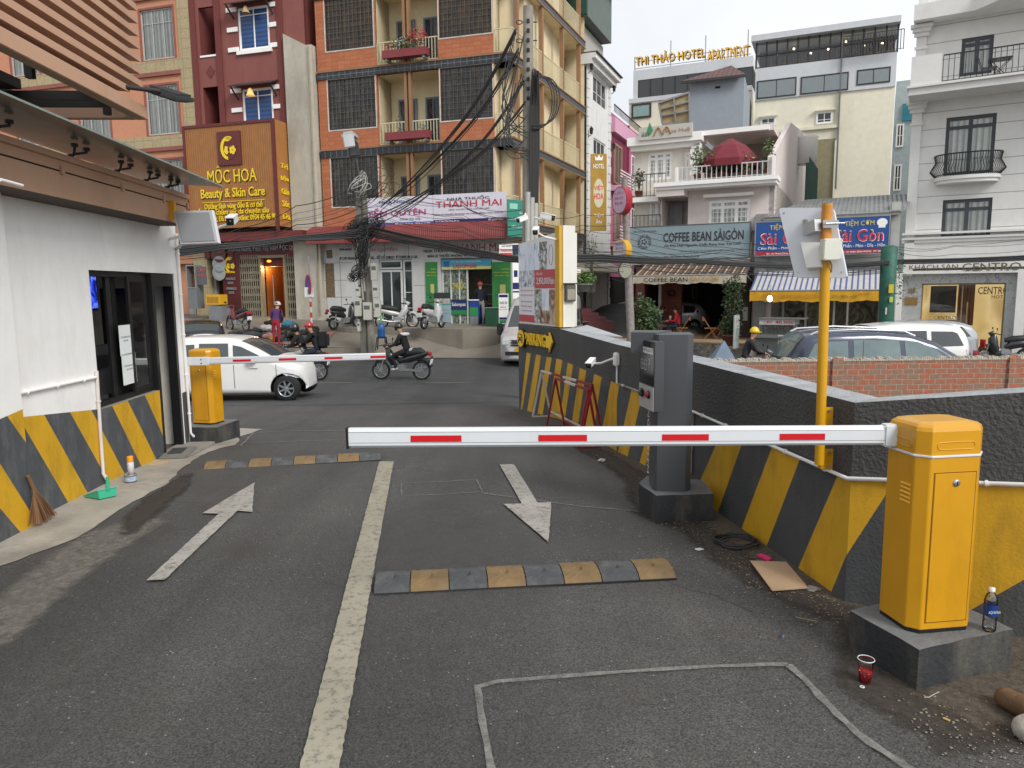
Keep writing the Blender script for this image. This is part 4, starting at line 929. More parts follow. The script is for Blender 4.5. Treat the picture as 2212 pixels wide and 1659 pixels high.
mb=MB(f0.m);k=rr
mb.slab([(cc_-.55*k,zc-.25*k),(cc_+.55*k,zc-.25*k),(cc_+.55*k,zc+.1*k),(cc_+.4*k,zc+.5*k),(cc_-.4*k,zc+.5*k),(cc_-.55*k,zc+.1*k)],-.082,-.076,sk)
mb.slab([(cc_-.36*k,zc+.12*k),(cc_+.36*k,zc+.12*k),(cc_+.3*k,zc+.4*k),(cc_-.3*k,zc+.4*k)],-.086,-.083,sy)
for s_ in(-1,1):mb.slab([(cc_+s_*.5*k-.09*k,zc-.5*k),(cc_+s_*.5*k+.09*k,zc-.5*k),(cc_+s_*.5*k+.09*k,zc-.25*k),(cc_+s_*.5*k-.09*k,zc-.25*k)],-.082,-.076,sk)
for s_ in(-1,1):mb.slab([(cc_+s_*.35*k-.1*k,zc-.12*k),(cc_+s_*.35*k+.1*k,zc-.12*k),(cc_+s_*.35*k+.1*k,zc+.02*k),(cc_+s_*.35*k-.1*k,zc+.02*k)],-.086,-.083,sy)
mb.build('car_symbol',dsc,world=True)
xa=f0.P(*K1(483,270))[0];xb=f0.P(*K1(537,270))[0];xm_=xa+(xb-xa)*.5
mb=MB(f0.m);ar=[(xa,zc-.10),(xm_,zc-.10),(xm_,zc-.17),(xb,zc),(xm_,zc+.17),(xm_,zc+.10),(xa,zc+.10)];mb.slab(ar,-.05,-.02,sy);mb.build('arrow',ps,world=True)
mb=MB(f0.m);mb.slab([(xa-.02,zc-.09),(xm_-.03,zc-.09),(xm_-.03,zc-.19),(xb+.05,zc),(xm_-.03,zc+.19),(xm_-.03,zc+.09),(xa-.02,zc+.09)],-.02,-.001,sk);mb.build('arrow_backing',ps,world=True)
KB=crop(1260,560,300)
bt=f0.thing('billboard','tall two sided advertising box with price poster standing on the parking wall end','billboard')
zt0=tops[0]+.01;bx0=f0.P(*KB(272,800),.01)[0];bx1=(W_[1]-W_[0]).length
zlt,zrt=f0.P(*KB(272,250),.01)[1],f0.P(*KB(712,215),.01)[1]
print('billboard',bx0,bx1,zt0,zlt,zrt)
bw=M('board_white','d6d4cc',.5,var=.05,dirt='a8a498',dscale=1.5)
zt2=zrt+.12
mb=MB(f0.m);mb.slab([(bx0,zt0),(bx1-.16,zt0),(bx1-.16,zt2-.1),(bx0,zt2-.2)],.012,.40,bw);mb.build('box',bt,world=True)
mb=MB(f0.m);px0,px1,pz0,pz1=bx0+.01,bx1-.19,zt0+.04,zt2-.22
pap=M('poster_white','d9dadf',.4,var=.04);snow=collage('poster_snow',[(.3,'6b7486'),(.42,'c9d4e2'),(.6,'dfe5ee'),(.75,'b9cbe0')],3.5,4,.4,(1,1,.5))
fig=collage('poster_figures',[(.38,'d8dde6'),(.5,'b9c2cf'),(.56,'4a3e40'),(.62,'cfd6e0')],9,4,.4,(1,1,.6));pot=collage('poster_portrait',[(.3,'2d2a28'),(.45,'8a6a4e'),(.58,'c8b8a4'),(.7,'5a3a2c')],5,4,.4,(1,1,.6));pgreen=collage('poster_leaves',[(.35,'2f3430'),(.5,'8a9088'),(.65,'d8dcd8')],9,4,.4)
pw2,ph=px1-px0,pz1-pz0;pr_=M('poster_red','b23a42',.4,var=.03)
def pp(a,b,c,d,m,y=0):mb.box(px0+pw2*a,px0+pw2*b,.006+y,.011+y,pz0+ph*c,pz0+ph*d,m)
pp(0,1,0,1,pap)
for a,b,c,d,m in[(.0,.6,.66,1,snow),(.6,.8,.66,1,pgreen),(.0,.45,.45,.66,fig),(.46,.66,.0,.42,pgreen),(.66,.85,.16,.42,snow),(.85,1,0,.42,pot),(.6,.85,0,.16,pot),(.46,1,.43,.66,pr_),(0,.45,0,.09,pr_)]:pp(a,b,c,d,m,-.003)
mb.text('Chỉ từ',px0+pw2*.52,px0+pw2*.68,pz0+ph*.595,pz0+ph*.63,pap,0);mb.text('2,950,000/bàn',px0+pw2*.52,px0+pw2*.99,pz0+ph*.47,pz0+ph*.565,pap,0,bold=.02)
for k,st in enumerate(['TIỆC CƯỚI TRỌN GÓI','GỬI TRỌN YÊU THƯƠNG']):mb.text(st,px0+pw2*.05,px0+pw2*.42,pz0+ph*(.39-k*.06),pz0+ph*(.42-k*.06),pr_,0)
for k,st in enumerate(['• Sảnh cưới sang trọng','• Thực đơn phong phú','• Trang trí lãng mạn']):mb.text(st,px0+pw2*.05,px0+pw2*.38,pz0+ph*(.25-k*.06),pz0+ph*(.275-k*.06),pr_,0)
mb.tube([(px0+pw2*.9+.05*pw2*math.cos(a),.004,pz0+ph*.83+.12*ph*math.sin(a))for a in[i*math.pi/12 for i in range(24)]],.004,M('poster_bronze','8a6258',.5),6,closed=True)
mb.build('poster',bt,world=True)
mb=MB(f0.m);mb.box(bx1-.16,bx1,-.01,.05,zt0,zt2,M('frame_mustard','c59a1c',.5,var=.06));mb.build('yellow_frame',bt,world=True)
mb=MB(f0.m);mb.box(bx1-.16,bx1+.02,.05,.27,zt0,zt2,bw);mb.build('side_panel',bt,world=True)
fe=Fac(f0.w(bx1+.02,.05,0).xy,f0.a+R(90))
bxp=f0.w(bx1+.02,.16,0)
t=thing('meter_box','small grey brown electric box fixed low on the white side of the billboard','meter box',(bxp.x,bxp.y,zt0+.42),f0.a)
mb=MB();mb.bbox(-.02,.07,-.09,.09,0,.28,M('meter_brown','55504a',.6),.01);mb.build('case',t);mb=MB();mb.box(.07,.078,-.07,.07,.03,.2,M('meter_plate','8d8878',.6));mb.bbox(-.02,.09,-.11,.11,.28,.30,M('meter_dark','2e2b29',.6),.004);mb.build('cover',t)
c=Wd(*KB(592,120),11.6);t=bullet('security_camera',c,(-.15,-.95,-.3),'white bullet camera on a bracket at the top of the billboard',1.1,f0.w(bx1-.1,-.02,zt2-.22))
t=bullet('security_camera',Wd(*crop(1200,430,600)(615,410),13.2),(.75,-.6,-.25),'silver camera pointing right on the concrete pole above the billboard',1.3,Wd(1155,470,13.8))
t=bullet('security_camera',Wd(*crop(1200,430,600)(395,430),13.4),(-.7,-.6,-.3),'silver camera pointing left on the concrete pole above the green sign',1.1,Wd(1135,462,13.8))
rp=M('barricade_red','8e1c22',.45,var=.12);wp=M('barricade_white','c9c4bc',.5,var=.1)
def barricade(a,b,h,label,foot,cols,gp=None):
 t=thing('barricade',label,'barricade',a,math.atan2(b.y-a.y,b.x-a.x));L_=(b-a).xy.length;dz=b.z-a.z
 mb=MB();n=len(cols)
 for i,m in enumerate(cols):mb.beam((L_*i/n,0,h+dz*i/n),(L_*(i+1)/n,0,h+dz*(i+1)/n),.03,.03,m)
 mb.build('top_rail',t)
 for k,x,m in((0,0,cols[0]),(1,L_,cols[-1])):
  for sgn in(-1,1):mb=MB();mb.beam((x,0,h+dz*k),(x,sgn*foot,dz*k+.02),.028,.028,m);mb.build('leg',t)
  mb=MB();mb.beam((x,-foot,dz*k+.015),(x,foot,dz*k+.015),.028,.028,m);mb.build('foot_bar',t)
 mb=MB();mb.beam((0,foot*.9,.1),(L_,foot*.9,.1+dz),.025,.025,cols[0]);mb.build('lower_rail',t);return t
ba,bb=G(*K1(440,975)),G(*K1(680,1130));ha=Wd(*K1(428,568),ba.y).z-ba.z
ba,bb=G(*K1(450,970)),G(*K1(885,1230));ba.x-=.05
barricade(ba,bb,.80,'white and red steel barricade frame nearest the parking wall',.16,[wp,rp,wp,rp],None)
ba,bb=G(*K1(550,1060)),G(*K1(850,1260));barricade(ba,bb,.76,'red and white steel barricade frame standing on the driveway side',.14,[rp,wp,rp])
cg=G(1868,1476);t=thing('plastic_cup','clear plastic cup half full of red drink on the asphalt','cup',cg)
cup=glassmat('cup_plastic',(.93,.93,.93,1),.10);drink=M('red_drink','d0142a',.15,var=0,trans=.25);drink.node_tree.nodes['Principled BSDF'].inputs['Emission Strength'].default_value=0
mb=MB();mb.lathe([(.0,.002),(.027,.002),(.031,.05),(.036,.115),(.0375,.128),(.034,.128)],(0,0,0),cup,28);mb.build('cup_wall',t)
mb=MB();mb.tube([(.038*math.cos(a),.038*math.sin(a),.128)for a in[i*math.pi/14 for i in range(28)]],.0022,M('cup_rim','d9dcdc',.2,var=0),6,closed=True);mb.build('rim',t)
mb=MB();mb.lathe([(.0,.004),(.0255,.004),(.0295,.05),(.0315,.068),(0,.069)],(0,0,0),drink,28);mb.build('drink',t)
w=G(1862,1518-28);tag((lambda m_:(m_.lathe([(.006,0),(.012,0),(.012,.003),(.006,.003),(.006,0)],G(1862,1490)+Vector((0,0,.014)),M('washer_white','cfcfcf',.4),16),m_.build('washer'))[1])(MB()),'tiny white ring lying beside the red drink cup','washer')
bg_=Hz(2152-8,1368,HP);bg_=Hz(2136,1362,HP)
t=thing('water_bottle','plastic water bottle with blue label and white cap behind the large cabinet','bottle',(bg_.x,bg_.y,HP))
hb_=.235
mb=MB();mb.lathe([(0,.001),(.026,.001),(.031,.01),(.031,.05),(.0295,.055),(.031,.06),(.031,.14),(.03,.165),(.022,.19),(.0135,.203),(.0135,.212)],(0,0,0),glassmat('bottle_plastic',(.8,.84,.86,1),.14),24);mb.build('body',t)
mb=MB();mb.lathe([(.0316,.085),(.0316,.145)],(0,0,0),M('bottle_label','173a7c',.4,var=.1),24);lb=mb.build('label',t)
mb=MB();mb.text('AQUAFINA',-.03,.03,.1,.118,M('label_white','c8d0dc',.5,var=0),-.0325);mb.m=Matrix.Identity(4);mb.build('label_lettering',lb)
mb=MB();mb.lathe([(.0145,.208),(.0145,.226),(.0,.227)],(0,0,0),M('cap_white','dadada',.4,var=0),20);mb.build('cap',t)
cb=[G(*p)for p in[(1620,1225),(1698,1220),(1746,1277),(1668,1283)]];mb=MB();crd=M('cardboard','b79a7b',.9,var=.06,scale=4)
vs=[(p.x,p.y,.018+(.025 if i==0 else 0))for i,p in enumerate(cb)];mb.add(vs+[(x,y,z+.005)for x,y,z in vs],[(3,2,1,0),(4,5,6,7),(0,1,5,4),(1,2,6,5),(2,3,7,6),(3,0,4,7)],crd);tag(mb.build('cardboard_sheet'),'flat sheet of tan cardboard on the dirt by the striped wall','cardboard')
a=G(1638,1207);b=G(1664,1218);mb=MB();mb.tube([a+Vector((0,0,.02)),a.lerp(b,.15)+Vector((0,0,.026)),a.lerp(b,.5)+Vector((0,0,.027)),a.lerp(b,.9)+Vector((0,0,.026)),b+Vector((0,0,.022))],[.012,.02,.023,.022,.017],M('pink_cloth','cf2f6c',.8,bump=.5,bscale=90),12);tag(mb.build('pink_cloth_roll'),'bright pink rolled cloth lying above the cardboard sheet','cloth')
c=G(1592,1177);cab=M('cable_black','2a2b2c',.6)
t=tag(None,'','')if False else None
mb=MB();pts=[]
for i in range(110):
 a=i/110*2*math.pi*3.3;r_=.15+.03*math.sin(i*.11);pts.append((c.x+r_*math.cos(a)+.02*math.sin(a*.37),c.y+r_*.85*math.sin(a)+.03*math.cos(a*.31),.022+.012*(i/110)+.008*math.sin(a*1.7)))
mb.tube(pts,.0075,cab,8);tag(mb.build('cable_coil'),'loose coil of black cable on the dirt by the striped wall','cable')
rag=M('rag_grey','8c8882',.9,bump=.6,bscale=40)
def crumple(name,u,v,r,mat,lab,cat,sq=(1,.8,.25),rz=0):
 p=G(u,v);mb=MB();bm=bmesh.new();bmesh.ops.create_icosphere(bm,subdivisions=3,radius=1)
 for q in bm.verts:
  n=q.co.normalized();k=1+.28*math.sin(5*n.x+3*n.y+u)*math.cos(4*n.z+2*n.y)+random.uniform(-.1,.1)
  q.co=Matrix.Rotation(rz,3,'Z')@Vector((n.x*sq[0],n.y*sq[1],max(-.2,n.z)*sq[2]))*r*k+Vector((p.x,p.y,p.z+.012+r*sq[2]*.2))
 mb.bm(bm,mat);return tag(mb.build(name),lab,cat)
crumple('rag',1756,1276,.045,rag,'grey crumpled rag at the right corner of the cardboard sheet','rag')
wl=M('litter_white','c8c6c2',.8)
crumple('crumpled_paper',1510,1190,.032,wl,'crumpled white paper left of the cable coil','paper',(1,.6,.2))
crumple('crumpled_paper',1300,998,.04,wl,'small white scrap on the asphalt just below the large boom','paper',(1,.6,.6))
mb=MB();peb=M('pebble','7c7468',.9,var=.3,scale=30)
for _ in range(560):
 u=random.uniform(1180,2212);v=interp([(1180,925),(1390,1080),(1600,1235),(1845,1345),(1990,1560),(2212,1640)],u)+random.gauss(-12,38)
 if v<915:continue
 p=G(u,v)
 if p.x>interp([(3.3,3),(4.3,1.98),(6.75,1.66),(8.9,1.24),(12,.75)],p.y)or(1.78<p.x and 3.28<p.y<4):continue
 r_=random.uniform(.002,.008);mb.blob((p.x,p.y,p.z+.012),r_,peb,8,.3,(1,.8,.5))
tag(mb.build('dirt_grit'),None,None,kind='stuff')
mb=MB();tw=M('dry_twig','a08c66',.9)
for _ in range(260):
 u=random.uniform(1450,1900);v=interp([(1450,1120),(1600,1225),(1845,1335),(1900,1480)],u)+random.gauss(-8,24);p=G(u,v)
 if p.x>interp([(4.3,1.98),(6.75,1.66)],p.y)or(1.78<p.x and 3.28<p.y<4):continue
 a=random.uniform(0,6.3);l=random.uniform(.006,.03);mb.beam((p.x,p.y,p.z+.014),(p.x+l*math.cos(a),p.y+l*math.sin(a),p.z+.014+random.uniform(0,.004)),.0018,.0012,tw)
tag(mb.build('dry_straw'),None,None,kind='stuff')
mb=MB()
for _ in range(150):
 u=random.uniform(60,1700);v=random.uniform(1010,1640);p=G(u,v);r_=random.uniform(.002,.006)
 if p.x<-3.9:continue
 mb.blob((p.x,p.y,p.z+.008),r_,peb,8,.3,(1,.8,.4))
tag(mb.build('loose_grit'),None,None,kind='stuff')
a,b=G(1718,1338),G(1766,1350);mb=MB();mb.beam(a+Vector((0,0,.016)),b+Vector((0,0,.02)),.004,.003,tw);tag(mb.build('stick'),'thin straw stick on the asphalt below the cardboard sheet','stick')
a,b=G(1952,1540-48),G(1966,1516);mb=MB();mb.tube([G(2038-10,1500)+Vector((0,0,.014)),G(2046-40,1512)+Vector((0,0,.014)),G(1996,1512)+Vector((0,0,.014))],.0015,wl,6);tag(mb.build('string_scrap'),'bent white string scrap in front of the black plinth','string')
p=G(2044,1560);mb=MB(Matrix.Translation(p)@Matrix.Rotation(2.2,4,'Z'));mb.box(-.014,.014,-.006,.006,.012,.016,M('chip_tan','c09a5e',.8));tag(mb.build('paper_scrap'),'small tan scrap on the asphalt at the lower right','paper')
p=G(1718-22,1374-12);mb=MB(Matrix.Translation(G(1692,1380))@Matrix.Rotation(1.0,4,'Z'));mb.box(-.012,.012,-.003,.003,.012,.017,M('chip_blue','4b86b4',.6));tag(mb.build('straw_scrap'),'tiny blue straw scrap on open asphalt below the stick','straw')
woodm=M('old_wood','6b5138',.85,var=.3,scale=6,bump=.5,bscale=20);a=Hz(2158,1500,.05);b=Hz(2330,1590,.09)
mb=MB();d=b-a;pts=[a+d*t for t in(0,.03,.1,.5,1)];mb.tube(pts,[.02,.04,.048,.05,.05],woodm,14);tag(mb.build('wooden_log'),'worn brown wooden log end poking in at the lower right edge','log')
p=G(2225,1600);mb=MB();mb.blob((p.x+.01,p.y,.05),.075,M('round_stone','a39f94',.9,var=.2,scale=8,bump=.4),16,.03,(1.1,1,.8));tag(mb.build('stone'),'round pale stone cut off by the lower right edge','stone')
dpg=G(222,1075);dm=M('dustpan_green','3fb08c',.45,var=.05)
t=thing('dustpan','turquoise green dustpan standing on the concrete beside the booth wall','dustpan',dpg+Vector((0,0,.022)),R(-128))
mb=MB();w,l,h=.125,.23,.085
V_=[(-w*.62,l*.5,0),(w*.62,l*.5,0),(w,-l*.5,.0),(-w,-l*.5,.0),(-w*.7,l*.52,h),(w*.7,l*.52,h),(w,-l*.5,.006),(-w,-l*.5,.006)]
mb.add(V_,[(3,2,1,0),(0,1,5,4),(1,2,6,5),(3,0,4,7)],dm);mb.add([(x*.96,y*.96,z+.004)for x,y,z in V_],[(0,1,2,3),(4,5,1,0),(5,6,2,1),(7,4,0,3)],dm)
for a,b in((3,7),(7,4),(4,5),(5,6)):mb.cyl(V_[a],V_[b],.006,dm,n=8)
mb.build('pan',t)
mb=MB();mb.tube([(0,l*.5,h-.01),(0,l*.58,h+.05),(0,l*.6,h+.12)],[.018,.017,.014],dm,10);mb.build('handle',t)
tp=G(283,1043);t=thing('paint_tin','small round paint tin standing on the concrete by the booth','tin',tp)
mb=MB();mb.lathe([(0,0),(.06,0),(.06,.075),(.063,.078),(.063,.084),(.055,.084),(.055,.078),(0,.078)],(0,0,.012),M('tin_grey','a8a8a4',.35,metal=.5),24);mb.build('tin',t);mb=MB();mb.lathe([(.0605,.015),(.0605,.062)],(0,0,.012),M('tin_label','9fb0cc',.5,var=.4,scale=30),24);mb.build('label',t)
t=thing('spray_can','white spray can with orange cap standing on the paint tin','spray can',(tp.x+.01,tp.y,tp.z+.09))
mb=MB();mb.lathe([(0,0),(.032,0),(.032,.13),(.028,.14)],(0,0,0),M('can_white','d6d4da',.35,var=.15,scale=25),20);mb.build('can',t);mb=MB();mb.lathe([(.031,.135),(.031,.19),(.027,.198),(0,.199)],(0,0,0),M('cap_orange','e8960c',.4),20);mb.build('cap',t)
bb_=FK.w(smain-.02,-.12,.3);t=thing('broom','brown reed broom leaning in the corner of the booth pier','broom',(bb_.x,bb_.y,0));mb=MB();reed=M('reed','7b5a3e',.9,var=.3)
for i in range(120):
 a=random.uniform(-1,1);q=random.uniform(-1,1);top=FK.w(smain+.0+.02*q,-.115,.34);bot=FK.w(smain+.16*a+.05,-.14+.05*q,.01+.02*abs(a));mb.beam(top,bot,.004,.003,reed)
mb.build('bristles',t,world=True);mb=MB();mb.tube([FK.w(smain-.0,-.115,.3),FK.w(smain-.06,-.115,.44)],.016,reed);mb.build('binding',t,world=True)
def win(parent,m,x0,x1,z0,z1,y=.06,fm=None,nx=2,zs=(),fw=.06,back=None,glassm=None,name='window',cur=None,mun=.03,grille=None,gx=0,gzn=0,sill=None,top=None):
 """one window: frame, mullions at fractions zs, glass, curtain behind"""
 fm=fm or white;mb=MB(m)
 frame(mb,x0,x1,z0,z1,y,.06,fw,fm)
 for i in range(1,nx):x=x0+(x1-x0)*i/nx;mb.box(x-mun/2-.01,x+mun/2+.01,y+.004,y+.056,z0+fw,z1-fw,fm)
 for q in zs:z=z0+(z1-z0)*q;mb.box(x0+fw,x1-fw,y+.006,y+.05,z-mun/2,z+mun/2,fm)
 if cur:
  n=max(6,int((x1-x0)/.06));vs=[]
  spans=cur if isinstance(cur,list)else[(0,1)]
  for a,b in spans:
   vs=[]
   for i in range(n+1):
    x=x0+fw+(x1-x0-2*fw)*(a+(b-a)*i/n);yy=y+.09+.035*math.sin(i*1.9)
    vs+=[(x,yy,z0+fw),(x,yy,z1-fw)]
   mb.add(vs,[(2*i,2*i+2,2*i+3,2*i+1)for i in range(n)],curm,True)
  mb.add([(x0,y+.14,z0),(x1,y+.14,z0),(x1,y+.14,z1),(x0,y+.14,z1)],[(0,1,2,3)],back or dark)
  mb.add([(x0+fw,y+.03,z0+fw),(x1-fw,y+.03,z0+fw),(x1-fw,y+.03,z1-fw),(x0+fw,y+.03,z1-fw)],[(0,1,2,3)],glass)
 else:mb.add([(x0+fw*.5,y+.03,z0+fw*.5),(x1-fw*.5,y+.03,z0+fw*.5),(x1-fw*.5,y+.03,z1-fw*.5),(x0+fw*.5,y+.03,z1-fw*.5)],[(0,1,2,3)],glassm or dglass)
 if grille:
  for i in range(1,gx):x=x0+(x1-x0)*i/gx;mb.box(x-.006,x+.006,y-.03,y-.016,z0+fw,z1-fw,grille)
  for i in range(1,gzn):z=z0+(z1-z0)*i/gzn;mb.box(x0+fw,x1-fw,y-.034,y-.02,z-.006,z+.006,grille)
 if sill:mb.box(x0-.08,x1+.08,y-.12,y,z0-.07,z0,sill)
 if top:mb.box(x0-.12,x1+.12,y-.2,y,z1+.02,z1+.1,top)
 return mb.build(name,parent,world=True)
curm=stripemat('curtain_fold_shade','f2f0e8','8d8a82',0,.2,.5,.9,soft=.24,var=.2)  # soft dark bands paint the shade between the curtain's folds
def railing(parent,m,x0,x1,z0,z1,y,mat,gap=.12,name='railing',r=.012,wavy=0,ends=None):
 mb=MB(m);mb.box(x0,x1,y-.02,y+.02,z1-.04,z1,mat);mb.box(x0,x1,y-.012,y+.012,z0+.04,z0+.065,mat)
 n=max(2,int((x1-x0)/gap))
 for i in range(n+1):
  x=x0+(x1-x0)*i/n
  if wavy:mb.tube([(x,y,z0+.05),(x,y-wavy,z0+(z1-z0)*.3),(x,y-wavy*.2,z0+(z1-z0)*.65),(x,y,z1-.03)],r,mat,5)
  else:mb.box(x-r,x+r,y-r,y+r,z0,z1-.03,mat)
 if ends:
  for x in(x0,x1):
   mb.box(x-.015,x+.015,y,y+ends,z1-.04,z1,mat)
   for k in range(1,int(ends/gap)):mb.box(x-r,x+r,y+k*gap-r,y+k*gap+r,z0,z1-.03,mat)
 return mb.build(name,parent,world=True)
def sign(name,label,fac,rect,bgm,texts,y=-.05,th=.05,cat='sign',frame_m=None,extra=None,group=None,parent=None):
 """rect x0,x1,z0,z1; texts: (string, a0, a1, b0, b1, material[, bold]) in fractions of the board"""
 x0,x1,z0,z1=rect;w,h=x1-x0,z1-z0
 t=thing(name,label,cat,fac.w((x0+x1)/2,y,z0),fac.a,group)
 mb=MB(fac.m);mb.box(x0,x1,y,y+th,z0,z1,bgm)
 mb.build('board',t,world=True)
 if frame_m:mb=MB(fac.m);frame(mb,x0-.02,x1+.02,z0-.02,z1+.02,y-.01,th+.012,.04,frame_m);mb.build('frame',t,world=True)
 if texts or extra:
  mb=MB(fac.m)
  for q in texts:
   if q[0]is None:mb.box(x0+w*q[1],x0+w*q[2],y-.004,y-.001,z0+h*q[3],z0+h*q[4],q[5])
   else:mb.text(q[0],x0+w*q[1],x0+w*q[2],z0+h*q[3],z0+h*q[4],q[5],y-.018,.0,bold=q[6]if len(q)>6 else .015)
  if extra:extra(mb,x0,z0,w,h,y)
  mb.build('lettering',t,world=True)
 return t
def ink_(c):return M('print_'+c,c,.5,var=0)
K2b,K7,K8,K9=crop(700,0,600),crop(760,430,600),crop(1200,0,600),crop(1080,600,340)
K0,K10,K11,K12,K13=crop(0,0,800),crop(1500,0,600),crop(2000,0,560),crop(1500,430,600),crop(1960,430,600)
K14=crop(1200,430,600)
FO.z0=0
orange=brickmat('orange_tile','ab6440','b8714c','985a3a',.30,.16,.006,.6,.5,offs=0)
cream=M('cream_wall','ddceac',.85,var=.08,scale=1,dirt='9c8b68',dirtamt=.4,dscale=.8)
blacktile=brickmat('black_tile','20242a','2b3038','6b6f70',.27,.6,.012,.35,.2,offs=0)
brown_t=M('brown_trim','8d6a4c',.6,var=.1)
gr_d=M('grille_bronze','5f5644',.5);frm_d=M('frame_dark','2f2d2b',.5)
pane_b=collage('curtained_pane',[(.3,'1a1716'),(.48,'2c2420'),(.56,'4a3826'),(.66,'1d1a19')],3.2,5,.25,(1.6,1,.35));pane_b2=collage('dim_pane',[(.3,'17181a'),(.5,'26272a'),(.6,'4a4644'),(.7,'1c1c1e')],3.0,5,.2,(1.6,1,.35))
ab=FO.thing('apartment_block','orange tiled and cream apartment block with caged windows and recessed balconies','building')
sL=FO.P(685,141)[0];sCl=FO.P(1067,141)[0];sC=FO.P(1104,141)[0]
def zat(K,x,y):return FO.P(*K(x,y))[1]
b1t,b1b=zat(K2b,1200,590),zat(K2b,1200,655);b2t,b2b=zat(K2b,1200,1340),zat(K2b,1200,1395)
st=b1t-b2t;bh=b1t-b1b;tb=[b2t-st,b2t,b1t,b1t+st,b1t+2*st]
print('orange',sL,sCl,sC,b1t,b2t,st,bh)
lx0,lx1=FO.P(*K2b(890,600))[0],FO.P(*K2b(1460,600))[0]
wl0,wl1=FO.P(*K2b(440,800))[0],FO.P(*K2b(875,800))[0];wr0,wr1=FO.P(*K2b(1478,800))[0],FO.P(*K2b(1958,800))[0]
holes=[];wz=zat(K2b,600,1190)-b2t,zat(K2b,670,745)-b2t
rows=[(tb[i],tb[i+1]-bh)for i in range(4)]
for z0,z1 in rows:
 holes+=[(lx0,lx1,z0+.04,z1-.02,1.3),(wl0,wl1,z0+wz[0],z1-.02),(wr0,wr1,z0+wz[0],z1-.02)]
zg=.40;zbot=tb[0]-bh-.4
mb=MB(FO.m);mb.wall(sL,sCl,tb[0],tb[-1],[h[:4]for h in holes if h[1]-h[0]>0],orange,th=.12)
mb.build('orange_cladding',ab,world=True)
mb=MB(FO.m)
for z0,z1 in rows:
 X=[(lx0,0,z0+.04),(lx1,0,z0+.04),(lx1,0,z1-.02),(lx0,0,z1-.02),(lx0,1.3,z0+.04),(lx1,1.3,z0+.04),(lx1,1.3,z1-.02),(lx0,1.3,z1-.02)]
 mb.add(X,[(0,4,5,1),(1,5,6,2),(2,6,7,3),(3,7,4,0),(4,7,6,5)],cream)
mb.build('balcony_wall',ab,world=True);mb=MB(FO.m)
for z0,z1 in[(a+.002,b-.01)for a,b in rows]:
 X=[(x,.8 if y else 0,z)for x,y,z in[(sCl,0,z0),(sC,0,z0),(sC,0,z1),(sCl,0,z1),(sCl,1,z0),(sC,1,z0),(sC,1,z1),(sCl,1,z1)]]
 mb.add(X,[(0,4,5,1),(2,6,7,3),(3,7,4,0),(4,7,6,5)],cream)
mb.build('corner_balcony_wall',ab,world=True)
mb=MB(FO.m);mb.box(sL,sC,2.6,9,-.5,tb[0]-bh-.01,cream);mb.box(sL,lx0,.16,9,tb[0]-bh,tb[-1],cream);mb.box(lx0+.001,lx1-.001,1.32,9,tb[0]-bh,tb[-1],cream);mb.box(lx1,sCl,.16,9,tb[0]-bh,tb[-1],cream);mb.box(sCl+.001,sC,2.0,9,tb[0],tb[-1],cream);mb.build('wall',ab,world=True)
for i,z in enumerate(tb):
 mb=MB(FO.m);mb.box(sL,sC+.02,-.06,.1,z-bh,z-.0,blacktile);mb.box(sL,sC+.04,-.09,.12,z+.0,z+.07,brown_t);mb.build('tile_band',ab,world=True)
for ri,(z0,z1)in enumerate(rows):
 for(a,b)in((wl0,wl1),(wr0,wr1)):
  win(ab,FO.m,a,b,z0+wz[0],z1-.02,.03,frm_d,3,(.8,),.05,glassm=pane_b if ri==2 else pane_b2,grille=gr_d,gx=12,gzn=9)
  mb=MB(FO.m);frame(mb,a-.05,b+.05,z0+wz[0]-.05,z1+.02,-.015,.03,.045,M('putty_white','c3bdb2',.7,var=.2));mb.build('window_trim',ab,world=True)
 dq=[FO.P(*K2b(x,300),1.3)[0]for x in(1080,1250,1330,1470)]
 gb=M('door_blue_grey','6a7682',.5,var=.08)
 for a,b in((dq[0],dq[1]),(dq[2],dq[3])):win(ab,FO.m,a,b,z0+.06,z0+2.15,1.22,gb,2,(.3,),.08,name='door',glassm=pane_b2)
 c0,c1=FO.P(*K2b(1135,600))[0],FO.P(*K2b(1200,600))[0]
 mb=MB(FO.m)
 for x in(c0,c1-.12):mb.box(x,x+.11,.02,.2,z0+.07,z1,brown_t)
 mb.build('column',ab,world=True)
 railing(ab,FO.m,lx0+.02,c0-.02,z0+.08,z0+.98,.06,M('railing_cream','c8bf9f',.6,var=.1),.13);railing(ab,FO.m,c1+.02,lx1-.02,z0+.08,z0+.98,.06,MC['railing_cream'],.13)
 railing(ab,FO.m,sCl+.03,sC-.05,z0+.08,z0+.98,.05,MC['railing_cream'],.1)
 win(ab,FO.m,sCl+.55,sC-.06,z0+.06,z0+2.3,.72,M('alu_white','c3c5c5',.4),1,(.6,),.05,name='door',glassm=pane_b2)
leafm=M('leaf_green','3e5a2c',.7,var=.4,scale=12);leafd=M('leaf_dark','2a4224',.7,var=.4,scale=12);petal_r=M('petal_red','c2303a',.6,var=.2);petal_w=M('petal_white','d8d8d0',.6)
